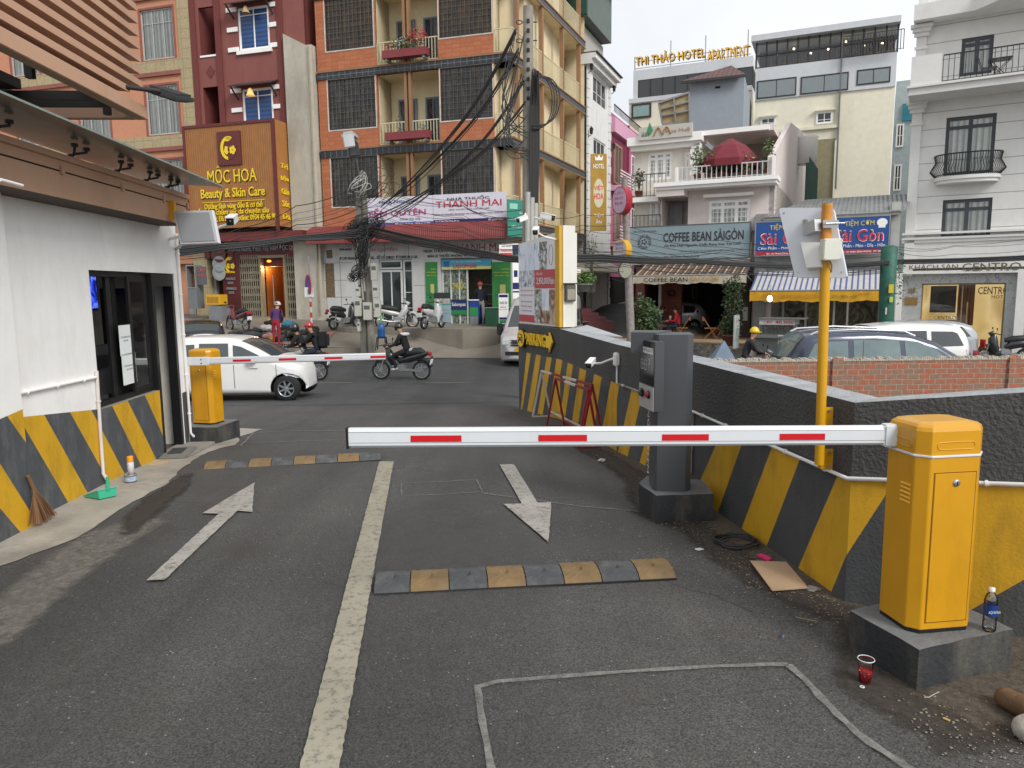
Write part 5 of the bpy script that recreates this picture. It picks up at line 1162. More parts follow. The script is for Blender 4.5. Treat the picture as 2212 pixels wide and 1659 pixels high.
def leaves(mb,c,rad,n,size,mats,weights=None,flat=0):
 for _ in range(n):
  while True:
   p=Vector((random.uniform(-1,1),random.uniform(-1,1),random.uniform(-1,1)))
   if p.length<1:break
  p=p*(.55+.45*random.random()/max(.3,p.length))if random.random()<.5 else p
  q=Vector(c)+Vector((p.x*rad[0],p.y*rad[1],p.z*rad[2]));s_=size*random.uniform(.6,1.3)
  a=Vector((random.gauss(0,1),random.gauss(0,1),random.gauss(0,.6))).normalized();b=a.cross(Vector((random.gauss(0,1),random.gauss(0,1),random.gauss(0,1)))).normalized()
  m=random.choices(mats,weights)[0]if weights else random.choice(mats)
  mb.add([q-a*s_,q-b*s_*.4,q+a*s_,q+b*s_*.4],[(0,1,2,3)],m)
plm_=M('planter_maroon','7c3236',.6,var=.12)
pl0,pl1=FO.P(*K2b(965,520),-.2)[0],FO.P(*K2b(1370,520),-.2)[0]
for ri,(lab,kind)in enumerate([('',0),('',1),('',2)]):
 z0=rows[ri][0]
 if ri==0:continue
 t=FO.thing('planter',('maroon tiled planter with sparse plants on the middle balcony' if ri==1 else 'maroon tiled planter full of red and white flowers on the upper balcony'),'planter','balcony planters');t.location=FO.w((pl0+pl1)/2,-.3,z0);MW[t.name]=Matrix.Translation(t.location)@Matrix.Rotation(FO.a,4,'Z')
 mb=MB(FO.m);mb.box(pl0,pl1,-.45,-.1,z0+.18,z0+.48,plm_);mb.box(pl0+.1,pl0+.2,-.4,.1,z0+.08,z0+.18,concrete);mb.box(pl1-.2,pl1-.1,-.4,.1,z0+.08,z0+.18,concrete);mb.build('trough',t,world=True)
 mb=MB(FO.m);w_=pl1-pl0
 if ri==2:
  leaves(mb,(pl0+w_*.5,-.27,z0+.72),(w_*.46,.22,.28),420,.05,[leafm,leafd]);leaves(mb,(pl0+w_*.78,-.3,z0+.95),(w_*.24,.22,.34),260,.05,[petal_r,leafd],[3,1]);leaves(mb,(pl0+w_*.42,-.38,z0+.78),(w_*.16,.1,.2),60,.035,[petal_w]);leaves(mb,(pl0+w_*.1,-.3,z0+.68),(w_*.12,.12,.16),70,.04,[petal_r])
 else:leaves(mb,(pl0+w_*.3,-.27,z0+.8),(.16,.12,.42),90,.045,[leafm,M('leaf_grey','66745a',.8)]);leaves(mb,(pl0+w_*.82,-.27,z0+.6),(.2,.12,.2),60,.045,[leafm,MC['leaf_grey']])
 mb.build('foliage',t,world=True)
pc=FO.w(sC,0,0);FS=Fac(pc.xy,q=(3.67+(pc.x-.4),37.6+(pc.y-29.7)))
sideL=FS.P(1262,300)[0];cols=[FS.P(*K8(x,900))[0]for x in(345,400,570,612,760,800,912,958)]
print('side',sideL,cols)
mb=MB(FS.m)
for z0,z1 in[(a+.002,b-.01)for a,b in rows]:mb.add([(0,0,z0),(sideL,0,z0),(sideL,0,z1),(0,0,z1),(0,1.1,z0),(sideL,1.1,z0),(sideL,1.1,z1),(0,1.1,z1)],[(0,4,5,1),(1,5,6,2),(2,6,7,3),(4,7,6,5)],cream)
mb.build('side_wall',ab,world=True)
for i,z in enumerate(tb):mb=MB(FS.m);mb.box(.02,sideL,-.05,1.1,z-bh,z-.001,M('slate_band','4a4c50',.6,var=.15));mb.box(.02,sideL,-.09,0,z+.001,z+.06,brown_t);mb.box(.02,sideL,-.09,-.051,z-bh-.05,z-bh,brown_t);mb.build('side_band',ab,world=True)
for ri,(z0,z1)in enumerate(rows):
 for i in range(0,8,2):mb=MB(FS.m);mb.box(cols[i],cols[i]+.16,-.04,.14,z0+.06,z1-.06,brown_t);mb.build('column',ab,world=True)
 for a,b in((.05,cols[0]),(cols[0]+.2,cols[2]),(cols[2]+.2,cols[4]),(cols[4]+.2,cols[6])):
  if b-a>.3:railing(ab,FS.m,a,b,z0+.08,z0+1.0,0,MC['railing_cream'],.14)
 for a,b in[(FS.P(*K8(xa_,700),1.05)[0],FS.P(*K8(xb_,700),1.05)[0])for xa_,xb_ in((285,345),(505,560),(690,752))]:win(ab,FS.m,a,b,z0+.1,z0+2.3,1.02,gb,2,(.7,),.06,name='door',glassm=pane_b2)
 win(ab,FS.m,FS.P(*K8(835,700),1.05)[0],sideL-.3,z0+.9,z1-.3,1.02,frm_d,2,(.7,),.05,glassm=pane_b2,grille=gr_d,gx=8,gzn=8)
gw=M('shop_panel_white','c0c0be',.5,var=.06,dirt='8b8882',dirtamt=.3,dscale=1.5);joint=M('joint_dark','5a5a58',.8)
shop=FO.thing('pharmacy','ground floor pharmacy and guest house front with pale panels under the red awning','shop')
y0=-.02
def q7(x0,y0_,x1,y1,off=0):return FO.r(K7,x0,y0_,x1,y1,off)
gxL=FO.P(*K7(105,900))[0];gxR=sC
ft=q7(110,650,1800,800);zf0=FO.P(*K7(900,800))[1];zf1=FO.P(*K7(900,640))[1]
dr=q7(690,870,1010,1355);ph0=FO.P(*K7(1265,1000))[0];ph1=FO.P(*K7(1735,1000))[0]
mb=MB(FO.m);mb.wall(gxL,gxR,.2,tb[0]-bh,[(dr[0],dr[1],.2,zf0-.02),(ph0,ph1,.2,zf0-.02)],gw,y=-.02,th=.3)
mb.box(gxL,gxL+.02,-.02,3,.2,tb[0]-bh,gw);mb.build('front_wall',shop,world=True)
mb=MB(FO.m)
for x,a,b in((200,815,1360),(335,800,1360),(750,650,800),(970,650,800)):X=FO.P(*K7(x,900))[0];mb.box(X-.008,X+.008,-.024,-.02,FO.P(*K7(x,b))[1],FO.P(*K7(x,a))[1],joint)
for yk in(840,1000,1155):z=FO.P(*K7(200,yk))[1];mb.box(gxL,FO.P(*K7(450,yk))[0],-.024,-.021,z-.008,z+.008,joint)
z=FO.P(*K7(1060,1045))[1];mb.box(FO.P(*K7(1012,1045))[0],FO.P(*K7(1120,1045))[0],-.024,-.021,z-.008,z+.008,joint);mb.build('panel_joints',shop,world=True)
mos=brickmat('mosaic_brown','6b5a44','8a7556','564836',.09,.045,.006,.6,.3)
for a in((200,845,290,1150),(210,720,265,795)):x0,x1,z0,z1=q7(*a);mb=MB(FO.m);mb.box(x0,x1,-.035,-.022,z0,z1,mos);mb.build('mosaic_panel',shop,world=True)
ww=M('door_white','cdcfcd',.4,var=.03)
win(shop,FO.m,dr[0],dr[0]+(dr[1]-dr[0])*.68,.42,zf0-.45,.08,ww,2,(),.09,name='glass_door',glassm=M('shop_glass','2a3434',.08,var=.5,scale=1.5))
win(shop,FO.m,dr[0],dr[0]+(dr[1]-dr[0])*.68,zf0-.42,zf0-.04,.08,ww,1,(),.07,name='fanlight',glassm=MC['shop_glass'])
win(shop,FO.m,dr[0]+(dr[1]-dr[0])*.71,dr[1],.42,zf0-.04,.08,ww,1,(.26,.50,.83),.07,name='side_light',glassm=MC['shop_glass'])
mb=MB(FO.m);shelf=collage('medicine_shelves',[(.3,'2d3a34'),(.42,'7f8a7a'),(.5,'b9b4a0'),(.56,'7a3434'),(.63,'4f6a52'),(.72,'c9c6b8')],14,3,.6,(1,1,2.2),.4)
mb.add([(ph0,2.2,.2),(ph1,2.2,.2),(ph1,2.2,zf0),(ph0,2.2,zf0)],[(0,1,2,3)],shelf);mb.add([(ph0,.28,.2),(ph0,2.2,.2),(ph0,2.2,zf0),(ph0,.28,zf0)],[(0,1,2,3)],gw);mb.add([(ph1,.28,.2),(ph1,2.2,.2),(ph1,2.2,zf0),(ph1,.28,zf0)],[(3,2,1,0)],gw);mb.add([(ph0,.28,zf0-.1),(ph1,.28,zf0-.1),(ph1,2.2,zf0-.1),(ph0,2.2,zf0-.1)],[(0,1,2,3)],gw)
mb.add([(ph0,.0,.41),(ph1,.0,.41),(ph1,2.2,.41),(ph0,2.2,.41)],[(0,1,2,3)],M('shop_floor','8a857c',.4));mb.build('shop_interior',shop,world=True)
for i in range(4):z=.8+i*.42;mb=MB(FO.m);mb.box(ph0+.9,ph1-.05,1.9,2.18,z,z+.03,white);mb.build('shelf',shop,world=True)
a0=FO.P(*K7(1290,900))[0];a1=FO.P(*K7(1505,900))[0]
win(shop,FO.m,ph0+.02,a1,.41,zf0-.28,.05,ww,3,(.18,),.06,name='shop_window',glassm=collage('shop_display_glass',[(.35,'343c38'),(.5,'6a7468'),(.6,'99a090'),(.7,'3c4440')],6,4,.15,(1.5,1,.8)))
mb=MB(FO.m);yel=ink_('d8c040');mb.text('THUỐC',*q7(1360,990,1490,1075),yel,.03);x0,x1,z0,z1=q7(1350,1175,1500,1315);mb.box(x0,x1,.02,.04,z0,z1,ink_('1c2c58'));mb.box(x0,x1,.018,.04,z0,z0+(z1-z0)*.3,ink_('2c7a4c'));mb.text('Salonpas',x0+.05,x1-.05,z0+(z1-z0)*.5,z0+(z1-z0)*.8,white,.012);mb.build('window_lettering',shop,world=True)
sign('shop_sign','blue and cream pharmacy company sign above the shop window',FO,q7(1270,808,1730,893),ink_('3f8fa8'),[(None,0,1,0,.28,ink_('c9c27a')),('LADOPHAR',.24,.72,.12,.5,ink_('b01c2c'),.03),('ĐẠI LÝ THUỐC CÔNG TY CỔ PHẦN DƯỢC LÂM ĐỒNG',.2,.8,.66,.88,white),(None,.05,.16,.2,.8,ink_('1f5c8c'))],-.06)
gbn=M('banner_green','2f7a3a',.5,var=.15,scale=2)
for a,lb in(((1120,832,1240,1250),'narrow green banner left of the pharmacy window'),((1735,830,1912,1262),'wide green banner right of the pharmacy opening')):
 sign('banner',lb,FO,q7(*a),gbn,[('GIẢM',.5,.92,.83,.87,ink_('c6d63a')),('CĂNG THẲNG,',.08,.92,.76,.80,ink_('c6d63a')),('BỚT MỆT MỎI',.14,.92,.69,.73,ink_('c6d63a')),(None,.42,.72,.3,.52,ink_('b8b070')),(None,.12,.6,.26,.33,ink_('1f6a5a'))],-.06,.02,'banner')
cnt=q7(1667,1255,1915,1440,-.6);t=thing('shop_counter','dark green shop counter in front of the pharmacy','counter',FO.w(cnt[0],-.6,.4),FO.a)
mb=MB(FO.m);mb.bbox(cnt[0],cnt[1]+.1,-.6,-.1,.4,cnt[3],M('counter_green','1f5238',.4,var=.08),.01);mb.box(cnt[0]-.02,cnt[1]+.12,-.64,-.06,cnt[3],cnt[3]+.03,grey_metal);mb.build('body',t,world=True)
r=q7(1515,1185,1600,1400,-.1);t=thing('display_case','low glass display case with blue and green panels in the pharmacy opening','display case',FO.w(r[0],-.1,.4),FO.a);mb=MB(FO.m);mb.box(r[0],r[1],.0,.4,.41,r[3],ink_('24408c'));mb.box(r[0],r[1],-.004,0,.8,.41+(r[3]-.41)*.72,ink_('2c8a4c'));mb.box(r[0]-.02,r[1]+.02,-.02,.42,r[3],r[3]+.04,white);mb.box(r[0],r[1],-.006,0,.41,.78,grey_metal);mb.build('case',t,world=True)
t=thing('fascia_lettering','grey and red raised pharmacy lettering on the pale fascia under the awning','lettering',FO.w(gxL+2,-.05,zf0),FO.a)
mb=MB(FO.m);gtx=ink_('3a3a3c');rtx=ink_('9c2430')
for st_,a,m_ in(('NHÀ THUỐC',(1105,700,1330,738),gtx),('THANH MAI',(1355,668,1860,728),rtx),('BÁN LẺ THUỐC PHÒNG VÀ CHỮA BỆNH CHO NGƯỜI',(1142,752,1880,778),gtx),('NHÀ NGHỈ',(332,698,440,722),gtx),('YẾN QUYÊN',(560,690,860,735),ink_('b08c8c')),('ĐC:97 PHAN ĐÌNH PHÙNG - SỐ CŨ 29B/12  ĐT:0945.44.11.66',(330,770,1048,795),gtx)):
 mb.text(st_,*FO.r(K7,*a),m_,-.045,.02)
mb.build('letters',t,world=True)
awr=stripemat('awning_red','8c3634','6e2826',0,.09,.5,.6,soft=.2,fold=.02)
aw0,aw1=FO.P(*K7(20,600),-.9)[0],FO.P(*K7(1868,560),-.9)[0];azt=FO.P(*K7(900,500),0)[1];azb=FO.P(*K7(900,638),-.9)[1]
t=FO.thing('awning','long curved red corrugated awning above the pharmacy and guest house','awning');mb=MB(FO.m)
prof=[(-.02,azt+.1),(-.4,azt+.06),(-.72,azt-.06),(-.88,azt-.22),(-.92,azb)]
n_=60;vs=[(aw0+(aw1-aw0)*i/n_,y,z)for i in range(n_+1)for y,z in prof];k=len(prof)
mb.add(vs,[(i*k+j,(i+1)*k+j,(i+1)*k+j+1,i*k+j+1)for i in range(n_)for j in range(k-1)],awr,True)
mb.add([(x,y+.02,z-.02)for x,y,z in vs],[(i*k+j+1,(i+1)*k+j+1,(i+1)*k+j,i*k+j)for i in range(n_)for j in range(k-1)],awr,True);mb.build('cover',t,world=True)
bwm=M('banner_white','cfcbd6',.5,var=.05)
navy=ink_('1e1f5c');mag=ink_('b4387c')
sign('banner','white guest house banner with pink lettering and blue foot above the awning',FO,(FO.P(*K7(560,300),-.4)[0],FO.P(*K7(1188,300),-.4)[0],FO.P(*K7(1190,485),-.4)[1],FO.P(*K7(900,228),-.4)[1]),bwm,[(None,0,1,0,.12,ink_('2c4c94')),('NHÀ NGHỈ',.22,.68,.78,.92,ink_('2c4c70')),('YẾN QUYÊN',.03,.9,.32,.66,mag,.02),('(Vĩnh Ký cũ)',.52,.82,.17,.27,ink_('36506a')),('ĐT: 0945.44.11.66 - 0918.80.44.797',.45,.96,.03,.09,white)],-.42,.03,'banner')
sign('banner','white pharmacy banner with red lettering and dark blue foot above the awning',FO,(FO.P(*K7(1192,300),-.4)[0],FO.P(*K7(1865,300),-.4)[0],FO.P(*K7(1530,462),-.4)[1],FO.P(*K7(1530,195),-.4)[1]),bwm,[(None,0,1,0,.12,navy),('NHÀ THUỐC',.2,.78,.78,.92,ink_('26262c'),.02),('THANH MAI',.04,.94,.54,.76,ink_('b81c34'),.02),('NHÀ THUỐC ĐẠT CHUẨN GPP',.22,.78,.42,.5,ink_('26262c')),('BÁN LẺ THUỐC PHÒNG VÀ CHỮA BỆNH CHO NGƯỜI',.02,.96,.26,.35,ink_('26262c')),('ĐC: 97 Phan Đình Phùng, Đà Lạt',.03,.36,.03,.09,white),('ĐT: 02633 519071',.76,.97,.03,.09,white)],-.42,.03,'banner')
fg=Fac(Wd(*K7(1872,400),28.7).xy,q=Wd(*K7(2040,400),29.3).xy)
tl=ink_('2f8070')
sign('banner','teal green banner with white lettering at the corner of the pharmacy',fg,fg.r(K7,1875,250,2045,600),tl,[('GIẢM',.62,.95,.62,.7,white),('CĂNG THẲNG',.1,.95,.46,.54,white),('BỚT MỆT MỎI',.2,.95,.22,.32,white),(None,.12,.55,.75,.9,ink_('8cc0b0'))],0,.03,'banner')
fv=Fac(Wd(*K7(1920,900),29.0).xy,q=Wd(*K7(1985,900),29.0).xy)
sign('sign_column','tall narrow white sign column with blue and green blocks at the pharmacy corner',fv,fv.r(K7,1920,660,1985,1420),white,[(None,0,1,.87,.98,ink_('2c2c48')),(None,0,1,.79,.87,ink_('2c7a4c')),(None,0,1,.45,.53,navy),(None,.2,.8,.6,.68,navy),(None,0,1,.41,.43,navy),('NHÀ THUỐC',.08,.92,.30,.36,ink_('26262c')),('TÂY',.1,.9,.16,.24,ink_('26262c'))],0,.06)
fv2=Fac(Wd(*K7(1800,740),29.0).xy,q=Wd(*K7(1920,740),29.0).xy)
sign('shop_sign','small white sign with red lines hanging under the awning corner',fv2,fv2.r(K7,1798,665,1920,812),white,[('NHÀ THUỐC',.2,.95,.82,.96,gtx),('THANH MAI',.08,.96,.52,.72,ink_('b81c34')),(None,.05,.98,.3,.46,ink_('c43c40')),(None,0,1,.0,.16,navy)],0,.03)
fv3=Fac(Wd(*K7(1790,1200),28.6).xy,q=Wd(*K7(1885,1200),28.5).xy)
fz_=fv3.r(K7,1793,1122,1885,1400);t=sign('sandwich_board','white standing board with dark blue lettering before the green counter',fv3,fz_,white,[(None,.05,.95,.88,.97,navy),('THUỐC TÂY',.1,.92,.66,.78,ink_('26264c')),('BÁN LẺ',.2,.8,.54,.59,ink_('26264c')),('GIAO TẬN NHÀ',.1,.9,.46,.5,ink_('26264c')),(None,.05,.95,.14,.22,navy),(None,.05,.95,.02,.13,ink_('2c7a4c'))],0,.04,'sign')
mb=MB(fv3.m)
for x in(fz_[0]+.02,fz_[1]-.04):mb.box(x,x+.02,.01,.03,.3,fz_[2],grey_metal)
mb.build('leg',t,world=True)
fv4=Fac(Wd(*K7(1200,1200),28.9).xy,q=Wd(*K7(1355,1200),28.7).xy);fz_=fv4.r(K7,1195,1112,1355,1385)
t=sign('poster_stand','pale blue standing poster board with group photo left of the pharmacy window',fv4,fz_,ink_('8ea4ae'),[(None,0,1,.64,1,ink_('2c3030')),(None,.02,.98,.62,.8,ink_('b9b4ac')),(None,.5,1,.58,.7,ink_('3a9078')),(None,.1,.9,.3,.32,ink_('6a8494')),(None,.1,.9,.4,.42,ink_('6a8494'))],0,.03)
mb=MB(fv4.m)
for x in(fz_[0]+.02,fz_[1]-.04):mb.box(x,x+.02,.01,.03,.35,fz_[2],grey_metal)
mb.build('leg',t,world=True)
raw=M('raw_concrete','b3ad9f',.9,var=.12,scale=1,bump=.3,dirt='6f6a60',dirtamt=.6,dscale=.7)
x0,x1=FO.P(*K2b(75,700))[0],FO.P(*K2b(330,700))[0];zt_=FO.P(*K2b(70,325))[1],FO.P(*K2b(280,430))[1]
t=FO.thing('concrete_wall','streaky raw concrete wall strip between the red house and the orange block','wall');mb=MB(FO.m);mb.slab([(x0,-.2),(x1,-.2),(x1,zt_[1]),(x0+(x1-x0)*.8,zt_[1]),(x0,zt_[0])],-.25,.3,raw);mb.box(x1-.25,x1,-.27,-.251,-.2,zt_[1]-.05,M('raw_light','b8b2a2',.9,var=.1));mb.tube([(x1-.14,-.3,.8),(x1-.14,-.3,12)],.03,M('pipe_grey','8f8878',.6),8);mb.build('face',t,world=True)
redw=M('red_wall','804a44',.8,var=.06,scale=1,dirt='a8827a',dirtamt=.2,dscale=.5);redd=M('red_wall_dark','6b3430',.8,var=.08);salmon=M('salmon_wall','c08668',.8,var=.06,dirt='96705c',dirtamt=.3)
rh=FO.thing('red_house','dark red house with blue shaded windows and white bars above the beauty shop','house')
q0=lambda a,b,c,d,off=0:FO.r(K0,a,b,c,d,off)
rx0,rx1=FO.P(*K0(1345,400))[0],x0+.9;ztop=15
bay=[q0(1375,55,1520,372),q0(1400,560,1540,850)]
bay[0]=(bay[1][0],bay[1][1],bay[0][2],bay[0][3]);stz_=bay[0][2]-bay[1][2]if False else None
wA,wB=q0(1640,60,1868,330),q0(1672,620,1897,870)
wA=(wB[0],wB[1],wA[2],wA[3]);zst=wA[3]-wB[3]
hb1=(bay[0][0],bay[0][1],bay[0][2],bay[0][3]);hb2=(bay[1][0],bay[1][1],hb1[2]-zst,hb1[3]-zst);hb0=(hb1[0],hb1[1],hb1[2]+zst,hb1[3]+zst)
wB=(wA[0],wA[1],wA[2]-zst,wA[3]-zst);wC=(wA[0],wA[1],wA[2]+zst,wA[3]+zst)
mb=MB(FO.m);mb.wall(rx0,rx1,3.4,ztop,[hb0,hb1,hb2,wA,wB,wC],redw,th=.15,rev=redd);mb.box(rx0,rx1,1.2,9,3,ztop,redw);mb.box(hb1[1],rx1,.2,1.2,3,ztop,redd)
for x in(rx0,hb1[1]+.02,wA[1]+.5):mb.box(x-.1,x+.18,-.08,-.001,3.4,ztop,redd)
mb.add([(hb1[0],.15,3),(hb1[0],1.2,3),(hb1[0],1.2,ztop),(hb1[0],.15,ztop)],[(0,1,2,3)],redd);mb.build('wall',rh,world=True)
bp_=stripemat('blue_blind','23508e','173a6c',2,.18,.5,.35,soft=.1,var=.3)
for w_ in(wA,wB,wC):
 win(rh,FO.m,*w_,.02,white,2,(.82,),.1,glassm=bp_)
 mb=MB(FO.m)
 for s_,e_ in((w_[0]-.55,w_[0]-.02),(w_[1]+.02,w_[1]+.55)):
  for k in(.05,.52,.98):z=w_[2]+(w_[3]-w_[2])*k;mb.box(s_,e_,-.06,-.002,z-.09,z+.09,white)
 mb.box(w_[0]-.1,w_[1]+.1,-.1,-.002,w_[2]-.16,w_[2],white);mb.build('white_bars',rh,world=True)
 mb=MB(FO.m);mb.add([(w_[0]-.3,-.55,w_[3]+.0),(w_[1]+.3,-.55,w_[3]+.0),(w_[1]+.3,0,w_[3]+.22),(w_[0]-.3,0,w_[3]+.22),(w_[0]-.3,-.55,w_[3]+.05),(w_[1]+.3,-.55,w_[3]+.05),(w_[1]+.3,0,w_[3]+.27),(w_[0]-.3,0,w_[3]+.27)],[(0,3,2,1),(4,5,6,7),(0,1,5,4),(1,2,6,5),(3,0,4,7)],M('tile_dark','3a2d2a',.8,var=.2))
 for x in(w_[0]-.2,w_[1]+.2):mb.beam((x,-.5,w_[3]+.02),(x,0,w_[3]-.4),.05,.05,MC['tile_dark'])
 mb.build('window_hood',rh,world=True)
for hb in(hb0,hb1,hb2):mb=MB(FO.m);mb.box(hb[0]-.02,hb[1]+.02,-.04,.1,hb[2]-.08,hb[2]+.0,white);mb.build('ledge',rh,world=True)
mb=MB(FO.m);cxx=(hb1[0]+hb1[1])/2;z=hb1[2]-.7;mb.slab([(cxx-.22,z),(cxx,z-.28),(cxx+.22,z),(cxx,z+.28)],-.03,0,redd);mb.build('diamond_ornament',rh,world=True)
for w_ in(wA,wB):
 c=FO.w((w_[0]+w_[1])/2-.1,-.35,w_[3]-.38);t=thing('pendant_lamp','woven bell lamp lit under the '+('upper' if w_ is wA else 'lower')+' window hood of the red house','lamp',c)
 mb=MB();mb.lathe([(.05,.3),(.1,.22),(.15,.05),(.19,0)],(0,0,0),M('lamp_wicker','d9a860',.8,emit=.5 if w_ is wB else 0)if w_ is wB else M('lamp_wicker_off','a89070',.8),14);mb.cyl((0,0,.3),(0,0,.5),.01,dark,n=6);mb.build('lamp_shade',t)
wood=stripemat('slat_wood','a8713c','8a5628',0,.11,.7,.6,soft=.06,fold=.02)
sx0,sx1=FO.P(*K0(1265,1000),-1.1)[0],FO.P(*K0(1900,1000),-1.1)[0];szt,szb=FO.P(*K0(1580,845),-1.1)[1],FO.P(*K0(1580,1575),-1.1)[1]
t=FO.thing('sign_box','large brown slatted beauty shop sign box with yellow letters and round face emblem','sign')
mb=MB(FO.m);mb.box(sx0+.12,sx1-.12,-1.08,-.1,szb,szt-.12,wood);mb.build('slat_panel',t,world=True)
mar=M('maroon_frame','5e2320',.5,var=.08);mb=MB(FO.m);mb.box(sx0,sx0+.12,-1.12,-.1,szb-.2,szt,mar);mb.box(sx1-.14,sx1,-1.12,-1.04,szb-.2,szt,mar);mb.box(sx0+.12,sx1-.14,-1.12,-.1,szt-.12,szt,mar);mb.build('frame',t,world=True)
fsd=Fac(FO.w(sx1-.0,-1.04,0).xy,FO.a+R(90));mb=MB(fsd.m);mb.box(0,.95,-.005,.12,szb,szt-.02,wood);mb.build('side_panel',t,world=True)
ylw=M('letter_yellow','e8c81e',.4,var=.03);blk_=ink_('1c120c')
def lt(mb,st_,a,off=-1.12,ext=.05):r_=FO.r(K0,*a,off);mb.text(st_,r_[0]+.03,r_[1]+.03,r_[2]-.03,r_[3]-.03,blk_,off+.02,bold=.03);mb.text(st_,*r_,ylw,off,ext,bold=.025)
mb=MB(FO.m)
for st_,a in(('MỘC HOA',(1428,1150,1775,1275)),('Beauty & Skin Care',(1385,1310,1832,1370)),('Dưỡng Sinh vùng đầu & cơ thể',(1412,1400,1815,1440)),('Điều trị & chăm sóc da chuyên sâu',(1330,1445,1860,1480)),('33 Hai Bà Trưng, Đà Lạt - Hotline: 0934 45 46 90',(1300,1500,1910,1525))):lt(mb,st_,a)
r_=FO.r(K0,1395,1376,1828,1382,-1.1);mb.box(r_[0],r_[1],-1.11,-1.08,r_[2],r_[2]+.025,ylw);mb.build('letters',t,world=True)
mb=MB(fsd.m)
for k,st_ in enumerate(('Trị','liệu','Chăm','Sóc','Da')):z=szt-2.0-k*.52;mb.text(st_,.22,.75,z,z+.26,ylw,-.05,.04,bold=.025)
mb.build('side_letters',t,world=True)
r_=FO.r(K0,1500,915,1672,1135,-1.12);mb=MB(FO.m);mb.box(r_[0],r_[1],-1.16,-1.09,r_[2],r_[3],mar);em=mb.build('emblem_plate',t,world=True)
cx_,cz_=(r_[0]+r_[1])/2,(r_[2]+r_[3])/2;er=(r_[1]-r_[0])*.41;ax=Matrix.Rotation(R(90),3,'X')
def emblem(m,cx_,cz_,er,y,parent,dk):
 mb=MB(m);n=24;mb.slab([(cx_+er*.82*math.cos(2*math.pi*i/n),cz_+er*math.sin(2*math.pi*i/n))for i in range(n)],y-.015,y,dk)
 o1=[(cx_+er*.86*math.cos(a),cz_+er*1.03*math.sin(a))for a in[R(60+i*12)for i in range(18)]]
 inn_=[(cx_+er*(.05+.5*math.cos(a))-er*.12,cz_+er*.75*math.sin(a))for a in[R(60+i*12)for i in range(18)]]
 for i in range(17):mb.slab([o1[i],inn_[i],inn_[i+1],o1[i+1]][::-1],y-.03,y-.016,ylw)
 mb.slab([(cx_-er*.35,cz_+er*.2),(cx_-er*.05,cz_+er*.1),(cx_-er*.12,cz_-er*.15),(cx_-er*.02,cz_-er*.35),(cx_-er*.2,cz_-er*.6),(cx_-er*.5,cz_-er*.3)][::-1],y-.03,y-.016,ylw)
 for k in range(5):a=k*1.256;mb.slab([(cx_+er*(.42+.2*math.cos(a)+.16*math.cos(b)),cz_-er*(.2+.22*math.sin(a))+er*.18*math.sin(b))for b in[j*1.047 for j in range(6)]],y-.034-k*.001,y-.016,ylw)
 mb.slab([(cx_-er*.1,cz_+er*.98),(cx_+er*.4,cz_+er*.85),(cx_+er*.1,cz_+er*.6),(cx_-er*.3,cz_+er*.6)][::-1],y-.03,y-.016,ylw)
 return mb.build('emblem',parent,world=True)
emblem(FO.m,cx_,cz_,er,-1.16,em,mar)
q6=lambda a,b,c,d,off=0:FO.r(K6,a,b,c,d,off)
bs=FO.thing('beauty_shop','maroon beauty shop front with folding steel gates and lit wooden doorway','shop')
maroon=M('maroon_wall','551f1d',.6,var=.1);bx0_,bx1_=FO.P(*K6(585,1100))[0],FO.P(*K6(1432,1100))[0];dz1=q6(930,905,1165,1430);gz1=FO.P(*K6(900,870))[1]
g0,g1=FO.P(*K6(742,1100))[0],FO.P(*K6(1290,1100))[0];zgr=.6
mb=MB(FO.m);mb.wall(bx0_,bx1_,.2,szb-.1,[(g0,g1,.2,gz1)],maroon,y=-.05,th=.4);mb.box(bx0_,bx1_,-.9,-.05,szb-.55,szb-.18,M('maroon_light','6e2a26',.6));mb.box(bx0_,bx1_,.4,6,.2,4.2,dark)if False else None
mb.build('front_wall',bs,world=True)
mb=MB(FO.m);inw=M('wood_glow','8c5424',.5,var=.15);mb.add([(g0,1.6,.2),(g1,1.6,.2),(g1,1.6,gz1),(g0,1.6,gz1)],[(0,1,2,3)],inw);mb.add([(dz1[0],.3,.2),(dz1[0],1.6,.2),(dz1[0],1.6,gz1),(dz1[0],.3,gz1)],[(0,1,2,3)],inw);mb.add([(dz1[1],.3,.2),(dz1[1],1.6,.2),(dz1[1],1.6,gz1),(dz1[1],.3,gz1)],[(3,2,1,0)],inw);mb.add([(g0,.3,gz1-.02),(g1,.3,gz1-.02),(g1,1.6,gz1-.02),(g0,1.6,gz1-.02)],[(0,1,2,3)],inw)
mb.box(dz1[0]+.35,dz1[1]-.35,1.4,1.58,.6,dz1[3]-.5,M('wood_dark_panel','4a2814',.5));mb.build('shop_interior',bs,world=True)
frm_c=M('door_frame_tan','8c8066',.5);mb=MB(FO.m);mb.box(dz1[0]-.1,dz1[0],-.06,.2,.6,dz1[3]+.12,frm_c);mb.box(dz1[1],dz1[1]+.1,-.06,.2,.6,dz1[3]+.12,frm_c);mb.box(dz1[0],dz1[1],-.06,.2,dz1[3],dz1[3]+.12,frm_c);mb.cyl((dz1[0]+.5,.1,1.3),(dz1[0]+.5,.1,2.6),.02,steel);mb.build('door_frame',bs,world=True)
gate=M('gate_steel','8f8a78',.45,metal=.2)
